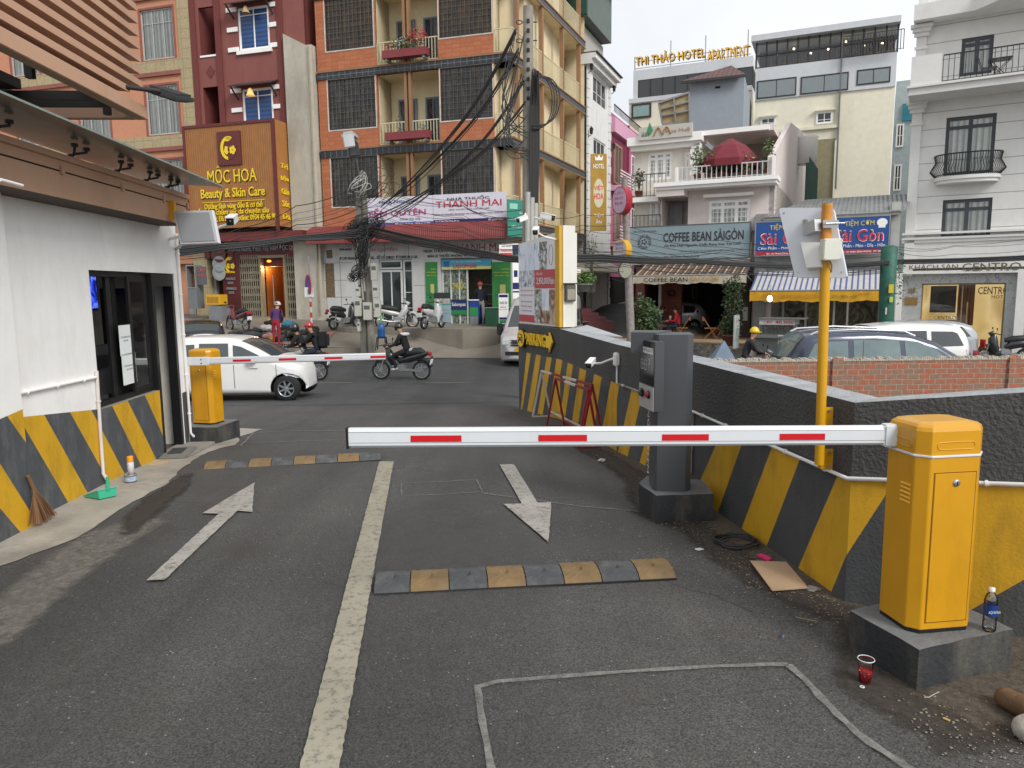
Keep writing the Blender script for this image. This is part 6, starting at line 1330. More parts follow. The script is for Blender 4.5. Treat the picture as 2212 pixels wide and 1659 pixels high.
for a,b in((g0,dz1[0]-.12),(dz1[1]+.12,g1)):
 mb=MB(FO.m);n=int((b-a)/.11)
 for i in range(n+1):x=a+(b-a)*i/n;mb.box(x-.016,x+.016,-.02,.02,.62,gz1,gate)
 for k in range(9):
  zc_=.75+k*(gz1-.9)/8
  for i in range(n):x=a+(b-a)*i/n;w2=(b-a)/n;mb.beam((x,.0,zc_-.09),(x+w2,.0,zc_+.09),.014,.02,gate);mb.beam((x,.01,zc_+.09),(x+w2,.01,zc_-.09),.014,.02,gate)
 mb.build('folding_gate',bs,world=True)
t=thing('shop_lettering','silver raised lettering and emblems on the maroon shop front','lettering',FO.w(bx0_,-.1,1),FO.a);mb=MB(FO.m);slv=M('letter_silver','9a9aa0',.4,metal=.3)
for st_,a,m_ in(('CÔNG NGHỆ ĐIỀU TRỊ NÁM ĐỘC QUYỀN',(642,775,1325,838),slv),('MỘC HOA',(612,1018,698,1048),ylw),('MASSAGE',(618,1085,708,1106),slv),('BODY',(638,1122,688,1144),slv),('MASSAGE',(624,1174,714,1196),slv),('FOOT',(646,1212,694,1234),slv),('MỘC HOA',(1280,1018,1368,1048),ylw),('GỘI',(1312,1080,1345,1102),slv),('ĐẦU',(1308,1124,1348,1146),slv),('DƯỠNG',(1300,1168,1352,1190),slv),('SINH',(1312,1212,1350,1234),slv)):mb.text(st_,*q6(*a),m_,-.1,.045)
mb.build('letters',t,world=True)
for a in((655,965),(1322,957)):e=FO.P(*K6(*a));emblem(FO.m,e[0],e[1],.34,-.06,t,maroon)
lp_=FO.P(*K6(1042,937),.5);c=FO.w(lp_[0],.5,lp_[1]);t=thing('pendant_lamp','orange glowing woven lamp hanging in the beauty shop doorway','lamp',c);mb=MB();mb.lathe([(.0,.17),(.2,.15),(.32,.05),(.32,-.02),(.24,-.1),(0,-.12)],(0,0,0),M('lamp_orange','f08a28',.6,emit=2.2,var=.3,scale=30),20);mb.build('lamp_shade',t);mb=MB();mb.cyl((0,0,.17),(0,0,.8),.008,dark,n=6);mb.build('cord',t)
ll=bpy.data.lights.new('doorway_bulb','POINT');ll.energy=45;ll.color=(1,.62,.3);ll.shadow_soft_size=.15;lo_=bpy.data.objects.new('doorway_bulb',ll);S.collection.objects.link(lo_);lo_.location=c+Vector((0,-.1,-.25))
ex0,ex1=FO.P(*K6(120,1100))[0]-4,bx0_;ea=FO.thing('eatery','dim open fronted eatery with plates on its wall beside the beauty shop','shop')
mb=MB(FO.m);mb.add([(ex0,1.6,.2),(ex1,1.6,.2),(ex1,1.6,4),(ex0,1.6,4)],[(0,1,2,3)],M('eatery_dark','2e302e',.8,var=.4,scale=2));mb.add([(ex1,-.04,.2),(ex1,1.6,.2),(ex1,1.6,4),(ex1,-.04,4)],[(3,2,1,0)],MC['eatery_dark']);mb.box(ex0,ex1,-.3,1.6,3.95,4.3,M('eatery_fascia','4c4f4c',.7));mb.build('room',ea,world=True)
for a,b in((245,305),(440,510)):x0,x1=FO.P(*K6(a,1000),.3)[0],FO.P(*K6(b,1000),.3)[0];mb=MB(FO.m);mb.box(x0,x1,.3,.5,.5,4,M('eatery_white','a9aaa6',.7));mb.build('pillar',ea,world=True)
x0,x1,z0,z1=q6(300,795,440,885,.2);mb=MB(FO.m);mb.box(x0,x1,.2,.24,z0,z1,stripemat('shade_dark','1e2a3a','2b3a4c',0,.12,.5,.8));mb.build('blind',ea,world=True)
for k,yy in enumerate((800,870,960,1040)):
 e=FO.P(*K6(550,yy),-.08);mb=MB(FO.m);mb.lathe([(.0,.02),(.22,.03),(.34,.06),(.36,.05)],(e[0],-.08,e[1]),M('plate_red','6a2a24',.4)if k<2 else M('plate_grey','9aa0a0',.4),20,ax);tag(mb.build('wall_plate'),['topmost dark red round plate on the wall left of the beauty shop','second dark red round plate on the wall left of the beauty shop','upper grey round plate on the wall left of the beauty shop','lower grey round plate on the wall left of the beauty shop'][k],'plate','decorative wall plates')
r_=q6(335,985,430,1150,-1.2);fz4=FO
sign('menu_board','dark board with red rice and noodle lettering in front of the eatery',FO,(r_[0],r_[1],r_[2],r_[3]),M('menu_dark','55585a',.6),[('CƠM',.08,.92,.72,.92,ink_('c8484c'),.03),('PHỞ',.08,.92,.45,.65,ink_('c8484c'),.03)],-1.2,.04)
r_=q6(235,970,345,1370,-1.3);t=thing('glass_cabinet','glass food cabinet with hanging food in front of the dim eatery','cabinet',FO.w(r_[0],-1.3,.3),FO.a);mb=MB(FO.m);frame(mb,r_[0],r_[1],r_[2]+.9,r_[3],-1.3,.5,.04,grey_metal);mb.box(r_[0],r_[1],-1.28,-.82,r_[2],r_[2]+.9,M('cabinet_base','6a6f70',.5));mb.box(r_[0]+.04,r_[1]-.04,-1.0,-.98,r_[2]+.95,r_[3]-.05,collage('food',[(.4,'23282a'),(.5,'8a4a24'),(.6,'3c5040'),(.7,'a89070')],9,3));mb.build('case',t,world=True)
r_=q6(460,1240,600,1335,-1.0);t=thing('yellow_crate','yellow plastic crate beside the dark red motorbike','crate',FO.w(r_[0],-1.0,r_[2]),FO.a);mb=MB(FO.m);mb.bbox(r_[0],r_[1],-1.3,-.8,r_[2],r_[3],M('crate_yellow','c99a1e',.5,var=.1),.02)
for k in range(9):x=r_[0]+.08+k*(r_[1]-r_[0]-.16)/9;mb.box(x,x+.04,-1.306,-1.3,r_[2]+.08,r_[3]-.1,M('crate_shade','8a6410',.6))
mb.build('box',t,world=True)
r_=q6(480,1345,620,1450,-1.0);t=thing('stone_slab','grey stone block under the yellow crate','stone',FO.w(r_[0],-1.0,r_[2]),FO.a);mb=MB(FO.m);mb.slab([(r_[0],.3),(r_[1]-.05,.3),(r_[1],r_[3]),(r_[0]+.1,r_[3]+.03)],-1.3,-.5,M('stone_grey','74767a',.8,var=.15));mb.build('block',t,world=True)
sb=FO.thing('salmon_building','salmon and beige tiled building with white framed curtained windows at far left','building')
beige=brickmat('beige_tile','a89a78','b0a280','8d8062',.5,.42,.012,.8,.2,offs=0)
px0_=FO.P(*K0(400,800))[0]-8;px1_=rx0;pil0=FO.P(*K0(1262,600))[0]
W1,W2=q0(968,75,1212,395),q0(1003,600,1248,910);W1=(W2[0],W2[1],W1[2],W1[3]);zs_=W1[3]-W2[3];wins=[]
for k in(-2,-1,0,1):
 for dx in(0,-3.9,-7.8):wins.append((W1[0]+dx,W1[1]+dx,W1[2]+zs_*k,W1[3]+zs_*k))
mb=MB(FO.m)
mb.wall(px0_,pil0,3.2,ztop,wins,salmon,th=.2);mb.box(px0_,px1_,.36,9,0,ztop,salmon);mb.box(pil0,px1_,-.06,.36,0,ztop,beige)
mb.build('wall',sb,world=True)
for k in(-2,-1,0,1):
 z=W1[3]+zs_*k;mb=MB(FO.m);mb.box(px0_,pil0,-.04,-.001,z+.55,W1[2]+zs_*(k+1)-.06,beige);mb.box(px0_,pil0,-.1,-.0,z+.38,z+.55,M('mauve_trim','8a5248',.7));mb.build('tile_band',sb,world=True)
alu=M('alu_frame','b4b4b0',.4)
for w_ in wins:
 win(sb,FO.m,*w_,.05,alu,3,(.72,),.06,cur=[(0,.38),(.62,1)]if w_[3]<8 else True,grille=M('bar_grey','8c8c88',.5),gx=9,gzn=0);mb=MB(FO.m);frame(mb,w_[0]-.08,w_[1]+.08,w_[2]-.1,w_[3]+.08,-.03,.04,.09,M('mauve_trim','8a5248',.7));mb.build('window_trim',sb,world=True)
hw=M('hotel_white','dadad8',.7,var=.05,dirt='9a9a94',dirtamt=.3);hgrey=M('green_grey_sheet','6a746e',.6,var=.1)
nh=FS.thing('narrow_hotel','narrow white hotel with rusticated corners beside the apartment block','building')
nx0,nx1=sideL+.05,FS.P(*K8(1185,800))[0];nzt=FS.P(*K8(980,560))[1]
nw=FS.r(K8,1025,680,1150,1030);nw2=FS.r(K8,1030,1265,1140,1560);nw3=FS.r(K14,1030,10,1140,200)
mb=MB(FS.m);mb.wall(nx0,nx1,-.5,nzt,[nw,nw2],hw,y=-.1,th=.2);mb.box(nx0,nx1,.1,6,-.5,nzt,hw)
for x in(nx0,nx1-.45):
 k=0;z=0
 while z<nzt-.6:mb.box(x,x+.45-(k%2)*.1,-.18,-.1,z,z+.42,hw);z+=.46;k+=1
mb.build('wall',nh,world=True)
mb=MB(FS.m);mb.box(nx0-.1,nx1+.4,-.6,.2,nzt,nzt+.25,hw);mb.box(nx0-.1,nx1+.3,-.4,.2,nzt-.25,nzt,hw);mb.box(nx0-.1,nx1+.5,-.7,.2,nzt+.25,nzt+.31,M('roof_dark','3a3a3c',.8));mb.build('cornice',nh,world=True)
for w_ in(nw,nw2):win(nh,FS.m,*w_,-.05,hw,3,(.4,),.08,glassm=pane_b2)
mb=MB(FS.m);mb.box(nx0+.2,nx1-.1,.3,4,nzt+.3,nzt+1.9,brickmat('white_tile','b9b7b2','c4c2be','8d8b88',.3,.14,.012));mb.build('attic',nh,world=True)
mb=MB(FS.m);mb.box(nx0-.3,nx1-.2,-.2,4,nzt+2.0,nzt+4.4,stripemat('sheet_green','56625c','6d7873',0,.12,.5,.6,soft=.2,fold=.01));mb.box(nx0-.5,nx0-.3,-.25,4,nzt+2.0,nzt+4.7,M('sheet_dark_green','24473e',.7));mb.build('sheet_cladding',nh,world=True)
mb=MB(FS.m);mb.add([(nx0-.6,-.6,nzt+4.4),(nx1+.3,-.6,nzt+4.4),(nx1+.3,4,nzt+5.2),(nx0-.6,4,nzt+5.2),(nx0-.6,-.6,nzt+4.5),(nx1+.3,-.6,nzt+4.5),(nx1+.3,4,nzt+5.3),(nx0-.6,4,nzt+5.3)],[(0,3,2,1),(4,5,6,7),(0,1,5,4),(1,2,6,5),(3,0,4,7)],MC['roof_dark']);mb.build('roof',nh,world=True)
for zz in(nw[2]+1.2,nw2[3]-.1):
 for x in(nx0+.05,nx1-.1):mb=MB(FS.m);mb.cyl((x,-.35,zz),(x,-.35,zz+.28),.07,black_metal,r1=.1,n=6);mb.cyl((x,-.35,zz+.28),(x,-.35,zz+.4),.1,black_metal,r1=.01,n=6);mb.beam((x,-.35,zz-.03),(x,-.1,zz-.15),.03,.03,black_metal);mb.build('wall_lantern',nh,world=True)
fh=Fac(Wd(*K8(1025,1600),33.5).xy,q=Wd(*K14(1160,200),33.5).xy)
gold=M('sign_gold','a8842a',.5,var=.15);r_=(fh.P(*K8(1022,1500))[0],fh.P(*K8(1168,1500))[0],fh.P(*K14(1090,540))[1],fh.P(*K8(1090,1418))[1])
def crown(mb,x0,z0,w,h,y):
 c=x0+w/2;z=z0+h*.915;mb.slab([(c-w*.22,z),(c+w*.22,z),(c+w*.27,z+h*.06),(c+w*.12,z+h*.03),(c,z+h*.075),(c-w*.12,z+h*.03),(c-w*.27,z+h*.06)],y-.02,y-.004,white)
 n=20;mb.slab([(c+w*.34*math.cos(2*math.pi*i/n),z0+h*.49+h*.19*math.sin(2*math.pi*i/n))for i in range(n)],y-.01,y-.004,ink_('cfc4a8'))
sign('hotel_sign','tall golden upright hotel sign with crown and red lettering on the narrow white hotel',fh,r_,gold,[('HOTEL',.15,.85,.81,.87,white),('VIỆT',.2,.8,.52,.6,ink_('d02020'),.02),('HOA',.2,.8,.41,.49,ink_('d02020'),.02),('TIỆM',.2,.8,.17,.23,white),('ĂN',.32,.68,.09,.15,white)],0,.18,extra=crown)
pk=M('pink_wall','b9688c',.7,var=.08);pkl=M('pink_light','d8a4bc',.7,var=.06);pkd=M('pink_deep','7c2c46',.7)
ph_=FS.thing('pink_house','pink house with white window and small balcony behind the narrow white hotel','house')
kx0,kx1=nx1+.6,nx1+9;kzt=FS.P(*K8(1290,1100))[1]
mb=MB(FS.m);mb.box(kx0,kx1,.0,6,-.5,kzt,pk);mb.box(kx0,kx1,-.25,0,kzt-1.1,kzt-.3,pkl);mb.box(kx0,kx1,-.6,0,kzt-4.4,kzt-4.1,pkl);mb.box(kx0,kx1,-.6,0,kzt-7.6,kzt-7.3,pkl);mb.box(kx0+3.9,kx0+4.1,-.1,0,0,kzt,pkd);mb.box(kx0,kx0+3.8,-.02,0,kzt-4,kzt-1.2,pkd);mb.build('wall',ph_,world=True)
mb=MB(FS.m)
for i in range(30):x=kx0+i*.28;mb.box(x,x+.03,-.2,-.17,kzt,kzt+.4,dk)
mb.box(kx0,kx1,-.21,-.16,kzt+.38,kzt+.43,dk);mb.build('roof_railing',ph_,world=True)
for z in(kzt-3.9,kzt-7.2):win(ph_,FS.m,kx0+5.0,kx0+7.0,z,z+2.3,-.06,white,3,(.75,),.1,glassm=pane_b2);win(ph_,FS.m,kx0+.6,kx0+2.4,z,z+2.3,-.08,M('tan_frame','a08a70',.6),2,(),.12,cur=True)
mb=MB(FS.m)
for z0_ in(kzt-4.1,kzt-7.3):
 for k in range(5):mb.box(kx0,kx0+3.6,-.6,-.57,z0_+.12+k*.17,z0_+.18+k*.17,white)
mb.build('balcony_rail',ph_,world=True)
hz=thing('hillside_house','greyish house closing the side street behind the pink house','house',Wd(1370,700,56));mb=MB(Matrix.Translation(Wd(1370,700,56)));mb.box(-4,5,0,6,-5,8,M('far_wall','9a8f8c',.9));mb.build('wall',hz,world=True)
shp=FS.thing('street_eatery','lit ground floor eatery with pale canopy and maroon steps beside the hotel','shop')
mb=MB(FS.m);gf=3.0;mb.box(2.0,kx0+2,.6,1.0,-.5,gf,M('ground_floor_wall','857f74',.8,var=.25));mb.box(nx0+.3,nx0+1.1,-.12,.0,.3,gf-.4,ink_('b9b08c'));mb.box(kx0-.2,kx0+3.6,-.14,-.02,.3,gf-.5,dark);mb.build('front_wall',shp,world=True)
mb=MB(FS.m);mb.add([(1.5,-1.6,2.6),(nx1+.5,-1.6,2.6),(nx1+.5,.2,3.3),(1.5,.2,3.3),(1.5,-1.6,2.68),(nx1+.5,-1.6,2.68),(nx1+.5,.2,3.38),(1.5,.2,3.38)],[(0,3,2,1),(4,5,6,7),(0,1,5,4),(1,2,6,5),(3,0,4,7)],M('canopy_pale','a8a494',.7));mb.build('canopy',shp,world=True)
def at(u,v,d):return Wd(u,v,d)
stp=at(1300,690,33.0);t=thing('stairs','four maroon steps up to the street eatery behind the van','stairs',(stp.x,stp.y,0),FS.a);mm=M('step_maroon','5c2a2c',.5,var=.1)
fst=Fac(Wd(1180,700,32).xy,q=Wd(1325,700,32).xy);mb=MB(fst.m);xs_=fst.P(1325,690)[0];zs1=fst.P(1300,668)[1];zs0=fst.P(1300,704)[1]
for k in range(4):z=zs0+(zs1-zs0)*(k+1)/4;mb.box(-1,xs_-.28*k,.3*k,3,zs0-.6,z,mm)
mb.build('treads',t,world=True)
r_=(crop(1260,560,300))
fvh=Fac(Wd(*KB(1208,1000),32).xy,q=Wd(*KB(1412,1000),32).xy);tr=ink_('b8202c')
rr_=fvh.r(KB,1208,835,1412,1155);t=sign('menu_stand','white and red standing menu board on the maroon steps',fvh,rr_,white,[(None,0,1,.58,.79,tr),('QUÁN ĂN GIA ĐÌNH',.06,.94,.84,.94,tr),('VIỆT HOA',.1,.9,.62,.74,white),('ĐẶC  CANH CHUA',.06,.94,.43,.53,tr),('BIỆT  CÁ KHO TỘ',.06,.94,.24,.34,tr),(None,0,1,.02,.16,tr)],0,.05)
mb=MB(fvh.m)
for x in(rr_[0]+.05,rr_[1]-.1):mb.box(x,x+.05,0,.05,rr_[2]-.25,rr_[2],white)
mb.build('leg',t,world=True)
def plant(name,label,base,w,h,pot,n,size,mats,cat='plant',pr=.2,phh=.3,shape=None,group=None):
 t=thing(name,label,cat,base,0,group);mb=MB();mb.lathe([(0,0),(pr*.75,0),(pr,phh),(pr*1.08,phh),(pr*1.08,phh+.04),(pr*.9,phh+.04),(0,phh)],(0,0,0),pot,16);mb.build('pot',t)
 mb=MB();
 for k in range(5):a=k*1.3;mb.tube([(0,0,phh),(.1*w*math.cos(a),.1*w*math.sin(a),phh+h*.4),(.25*w*math.cos(a),.25*w*math.sin(a),phh+h*.8)],[.02,.014,.006],M('stem_brown','54432e',.9),6)
 mb.build('stem',t);mb=MB()
 if shape:
  for(dx,dz,rw,rh,m_)in shape:leaves(mb,(dx,random.uniform(-.1,.1),phh+dz),(rw,rw,rh),m_,size,mats)
 else:leaves(mb,(0,0,phh+h/2),(w/2,w/2,h/2),n,size,mats)
 mb.build('foliage',t);return t
pot_w=M('pot_grey','9c9c98',.7,var=.1);pot_t=M('pot_terracotta','7a4a38',.8,var=.15)
p=Wd(*KB(1485,1250),31.5);plant('potted_plant','round light green plant in a pale pot at the right end of the maroon steps',p,1.1,.55,pot_w,420,.07,[leafm,M('leaf_lime','5d8038',.7,var=.3,scale=8)],pr=.32,phh=.3)
p=Wd(*KB(1610,1260),32.5);plant('potted_plant','thin climbing plant in a grey tub beside the round concrete pole',p,.7,2.2,pot_w,160,.06,[leafd,M('leaf_olive','5a5a3c',.8)],pr=.25,phh=.5)
FC=Fac(Wd(1490,600,31).xy,ang=math.atan2(-1,2.09))
q12=lambda a,b,c,d,off=0:FC.r(K12,a,b,c,d,off)
def qm(K,x0,yt0,yt1,x1,yb0,yb1,off=0,f=None):
 """slanted rectangle: top edge y at x0 / x1 and bottom edge y at x0 / x1"""
 f=f or FC;xm=(x0+x1)/2
 return f.P(*K(x0,(yt0+yb0)/2),off)[0],f.P(*K(x1,(yt1+yb1)/2),off)[0],f.P(*K(xm,(yb0+yb1)/2),off)[1],f.P(*K(xm,(yt0+yt1)/2),off)[1]
pinkw=M('cafe_wall','d6cbc6',.8,var=.06,dirt='8d827c',dirtamt=.25,dscale=.8);creamw=M('cafe_wall_cream','dad5cb',.8,var=.06,dirt='958e82',dirtamt=.3)
cf=FC.thing('cafe_building','pale house with roof terrace, white windows and cafe below the long blue sign','building')
xL=FC.P(*K12(300,300))[0];xR=FC.P(*K12(1605,300))[0];xM=FC.P(*K12(560,300))[0]
zS=FC.P(*K12(800,500))[1];zB=FC.P(*K12(1050,128))[1];zBt=FC.P(*K12(1050,95))[1]
w1=qm(K12,1000,262,245,1385,560,545);rec=qm(K12,570,250,235,810,560,545);wl_=qm(K12,435,228,222,568,440,432)
mb=MB(FC.m);mb.wall(xM,xR,zS-.3,zB,[w1,rec],pinkw,th=.15);mb.wall(xL,xM,zS-.3,zB,[wl_],creamw,y=.3,th=.15)
mb.box(xL,xR,1.6,8,zS-.3,zB,creamw);mb.box(xL,xM,.46,1.6,zS-.3,zB,creamw);mb.box(rec[1]+.02,w1[0]-.3,.16,1.6,zS-.3,zB,pinkw);mb.box(w1[1]+.05,xR,.16,1.6,-.2,zB,pinkw);mb.add([(xM,0,zS-.3),(xM,.3,zS-.3),(xM,.3,zB),(xM,0,zB)],[(0,1,2,3)],pinkw)
mb.add([(rec[0],.15,rec[2]),(rec[0],1.5,rec[2]),(rec[0],1.5,rec[3]),(rec[0],.15,rec[3])],[(0,1,2,3)],pinkw);mb.add([(rec[1],.15,rec[2]),(rec[1],1.5,rec[2]),(rec[1],1.5,rec[3]),(rec[1],.15,rec[3])],[(3,2,1,0)],pinkw);mb.add([(rec[0],1.5,rec[2]),(rec[1],1.5,rec[2]),(rec[1],1.5,rec[3]),(rec[0],1.5,rec[3])],[(0,1,2,3)],pinkw);mb.add([(rec[0],.15,rec[3]),(rec[1],.15,rec[3]),(rec[1],1.5,rec[3]),(rec[0],1.5,rec[3])],[(0,1,2,3)],pinkw)
mb.build('wall',cf,world=True)
d0,d1,dz0,dz1_=qm(K12,620,275,270,740,560,555,.9);win(cf,FC.m,d0,d1,rec[2],dz1_,1.3,M('door_pale','9fa0a2',.5),1,(.45,),.14,name='door',glassm=M('door_pale2','a6a7a8',.5))
def arched(parent,w_,y,n=3,top=.23,pane=None):
 x0,x1,z0,z1=w_;h=z1-z0;win(parent,FC.m,x0,x1,z0,z1,y,white,n,(1-top,),.12,cur=True,mun=.12)
 mb=MB(FC.m);cw=(x1-x0)/n
 for i in range(n):
  a=x0+i*cw
  for k in(1,2):mb.box(a+cw*k/3-.012,a+cw*k/3+.012,y-.01,y+.02,z0+.1,z0+h*(1-top),white)
  for k in range(1,5):z=z0+h*(1-top)*k/5;mb.box(a+.06,a+cw-.06,y-.01,y+.02,z-.012,z+.012,white)
 mb.build('glazing_bars',parent,world=True)
arched(cf,w1,.04);arched(cf,wl_,.34,2)
mb=MB(FC.m);c_=qm(K12,965,218,188,1420,245,215);mb.box(c_[0],c_[1],-.3,0,c_[2],c_[3],white);mb.build('window_hood',cf,world=True)
mb=MB(FC.m);e0=FC.P(*K12(500,160),-.9)[0];mb.box(e0,xR+.2,-1.0,.1,zB-.02,zBt,white);mb.box(e0+.05,xR+.15,-.9,.1,zB-.14,zB-.02,white);mb.box(xL,e0,-.3,.4,zB-.5,zB-.3,white);mb.box(xM+.02,rec[1],-.85,.14,rec[3],zB-.14,pinkw);mb.build('balcony_slab',cf,world=True)
white_r=M('rail_white','c9c9c9',.4,metal=.2)
rb_,rt_=zBt,FC.P(*K10(1150,1510),-.9)[1]
railing(cf,FC.m,FC.P(*K10(715,1600),-.9)[0],FC.P(*K10(1595,1560),-.9)[0],rb_,rt_,-.9,white_r,.19,r=.018)
railing(cf,FC.m,xL,e0+.3,zB-.3,zB+.65,-.2,M('rail_dark','5c5a58',.5),.16);railing(cf,FC.m,xL,xM,zS-.1,zS+.55,-.05,MC['rail_dark'],.16)
mb=MB(FC.m);mb.box(FC.P(*K10(1585,1560),-.9)[0],FC.P(*K10(1612,1560),-.9)[0],-1.0,-.8,rb_,rt_+.15,white);mb.box(FC.P(*K10(700,1560),-.9)[0],FC.P(*K10(722,1560),-.9)[0],-1.0,-.8,rb_,rt_,white);mb.build('rail_post',cf,world=True)
q10=lambda*a:qm(K10,*a)
z2=FC.P(*K10(570,1340),1.0)[1];x2L,x2R=FC.P(*K10(318,1500),1.0)[0],FC.P(*K10(930,1500),1.0)[0];w2=qm(K10,440,1410,1395,668,1660,1650,1.0);w2b=qm(K10,775,1400,1395,832,1660,1650,1.0)
mb=MB(FC.m);mb.wall(x2L,x2R,zB-.3,z2,[w2,w2b],creamw,y=1.0,th=.15);mb.box(x2L,x2R,1.2,8,zB-.3,z2,creamw);mb.box(x2L-.2,x2R+.1,.5,1.6,z2,z2+.35,white);mb.box(x2L-.1,x2R,.7,1.6,z2-.2,z2,white)
xp0,xp1=FC.P(*K10(838,1500),.9)[0],FC.P(*K10(930,1500),.9)[0];k=0;z=zBt
while z<z2-.1:mb.box(xp0+(k%2)*.04,xp1,.7,1.0,z,z+.2,white);z+=.22;k+=1
mb.build('upper_wall',cf,world=True)
arched(cf,w2,1.04);arched(cf,w2b,1.04,1)
zt0_,zt1_=FC.P(*K10(1350,1265),1.2)[1],FC.P(*K10(1350,1165),1.2)[1];xt0,xt1=FC.P(*K10(940,1250),1.2)[0],FC.P(*K10(1762,1200),1.2)[0]
mb=MB(FC.m);mb.box(xt0,xR-.25,1.2,5,zt0_+.2,zt1_,pinkw);mb.box(xt0,xR-.4,.9,1.2,zt0_+.18,zt0_+.34,white);mb.build('terrace_roof',cf,world=True)
mb=MB(FC.m);mb.box(xt0,xR-.3,4,5,zBt,zt1_,M('terrace_wall','9a8f8b',.8));mb.build('terrace_wall',cf,world=True)
fw=Fac(FC.w(xR,-.9,0).xy,FC.a+R(90));pl_=[fw.P(*K10(x,y))for x,y in((1612,1465),(1762,1130),(1890,1235))];pl_=[(.0,pl_[0][1])]+pl_[1:]+[(pl_[2][0]+3,pl_[2][1]-.4)]
mb=MB(fw.m)
for(s0_,z0_),(s1_,z1_)in zip(pl_,pl_[1:]):zb0=zB if s0_<.5 else-.2;mb.slab([(s0_,zb0),(s1_,zb0),(s1_,z1_),(s0_,z0_)],0,.2,pinkw)
mb.slab([(.9,-.2),(pl_[1][0],-.2),(pl_[1][0],zB),(.9,zB)],0,.2,pinkw)
mb.build('side_wall',cf,world=True)
r_=qm(K10,355,1175,1130,850,1300,1245,.4)
def swirl(mb,x0,z0,w,h,y):
 g=ink_('3c8a5c');b_=ink_('a87c58');c=(x0+w*.2,z0+h*.5)
 mb.slab([(c[0]-.12,c[1]),(c[0]+.05,c[1]-.1),(c[0]+.18,c[1]+.1),(c[0]+.02,c[1]+.45)],y-.01,y-.004,g)
 for k in range(5):mb.slab([(x0+w*(.06+k*.03),c[1]-.12),(x0+w*(.08+k*.03),c[1]-.12),(x0+w*(.07+k*.03),c[1]+.08)],y-.01,y-.004,ink_('3c3c3a'))
 mb.tube([(x0+w*(.3+.32*t_/20),y-.02,z0+h*(.25+.6*abs(math.sin(t_*.32))))for t_ in range(21)],.035,b_,6)
sign('roof_sign','pale roof sign with brown script and green leaf emblem over the cafe house',FC,r_,ink_('bcbab2'),[('Hoa Huệ',.52,.96,.3,.68,ink_('a87c58'),.01)],.4,.15,extra=swirl)
ub=FC.w((FC.P(*K10(1200,1400),.1)[0]),.1,zBt);um=M('umbrella_maroon','6e1c2a',.7,var=.1);uz=FC.P(*K10(1205,1268),.1)[1];ur=(FC.P(*K10(1480,1400),.1)[0]-FC.P(*K10(905,1400),.1)[0])/2
t=thing('parasol','maroon parasol standing open on the roof terrace of the pale house','parasol',ub);hz_=uz-ub.z
mb=MB();mb.cyl((0,0,0),(0,0,hz_),.04,M('parasol_pole','4a2a24',.6));mb.build('pole',t)
mb=MB();n=8;ringo=[(ur*math.cos(2*math.pi*i/n),ur*math.sin(2*math.pi*i/n),hz_-.95)for i in range(n)];mid=[(x*.55,y*.55,hz_-.38)for x,y,z in ringo]
mb.add([(0,0,hz_)]+mid+ringo+[(x*1.0,y*1.0,z-.28)for x,y,z in ringo],[(0,1+i,1+(i+1)%n)for i in range(n)]+[(1+i,9+i,9+(i+1)%n,1+(i+1)%n)for i in range(n)]+[(9+i,17+i,17+(i+1)%n,9+(i+1)%n)for i in range(n)],um);mb.build('canopy',t)
ltm=M('leaf_terrace','4c6238',.7,var=.3,scale=9)
for k,(kx,ww_,hh_,kk)in enumerate(((1000,.9,1.0,'bushy plant at the left of the white terrace railing'),(900,.6,1.2,'tall thin plant at the far left end of the terrace railing'),(1120,.7,.7,'low plant under the parasol edge on the roof terrace'),(1330,.9,.8,'leafy plant right of the parasol pole on the roof terrace'),(1540,.5,1.3,'upright yellowish plant at the right end of the terrace railing'))):
 c=FC.w(FC.P(*K10(kx,1600),-.5)[0],-.5,zBt);plant('terrace_plant',kk,c,ww_,hh_,pot_t,int(200*ww_*hh_+80),.07,[ltm,leafm,M('leaf_pale','8a9a68',.7)],pr=.16,phh=.25,group='plants on the roof terrace')
c=FC.w(FC.P(*K12(360,100),-.1)[0],-.1,zB-.3);plant('terrace_plant','dark bushy plant on the small dark railed balcony left of the terrace',c,.6,1.0,pot_t,150,.07,[leafd],pr=.16,phh=.25,group='plants on the roof terrace')
bl_=M('sign_blue_grey','86989e',.5,var=.06,scale=.8);dkt=ink_('2a2430')
def ringlogo(mb,x0,z0,w,h,y):
 c=(x0+w*.135,z0+h*.55);ro=h*.22
 for i in range(28):
  a,b=2*math.pi*i/28,2*math.pi*(i+1)/28
  mb.add([(c[0]+ro*math.cos(a),y-.006,c[1]+ro*math.sin(a)),(c[0]+ro*1.0*math.cos(b),y-.006,c[1]+ro*math.sin(b)),(c[0]+ro*.62*math.cos(b),y-.006,c[1]+ro*.62*math.sin(b)),(c[0]+ro*.62*math.cos(a),y-.006,c[1]+ro*.62*math.sin(a))],[(0,3,2,1)],dkt)
 for i,ch in enumerate('COFFEEBEANSAIGON'):
  a=math.pi*1.25-i*2*math.pi/16;mb.text(ch,c[0]+ro*.81*math.cos(a)-.05,c[0]+ro*.81*math.cos(a)+.05,c[1]+ro*.81*math.sin(a)-.06,c[1]+ro*.81*math.sin(a)+.06,bl_,y-.012)
 for k in range(5):a=k*1.256;mb.slab([(c[0]+ro*.3*math.cos(a)+ro*.13*math.cos(b),c[1]+ro*.3*math.sin(a)+ro*.13*math.sin(b))for b in[j*1.047 for j in range(6)]],y-.01,y-.004,dkt)
r_=qm(K12,268,515,460,1385,832,775,-.25)
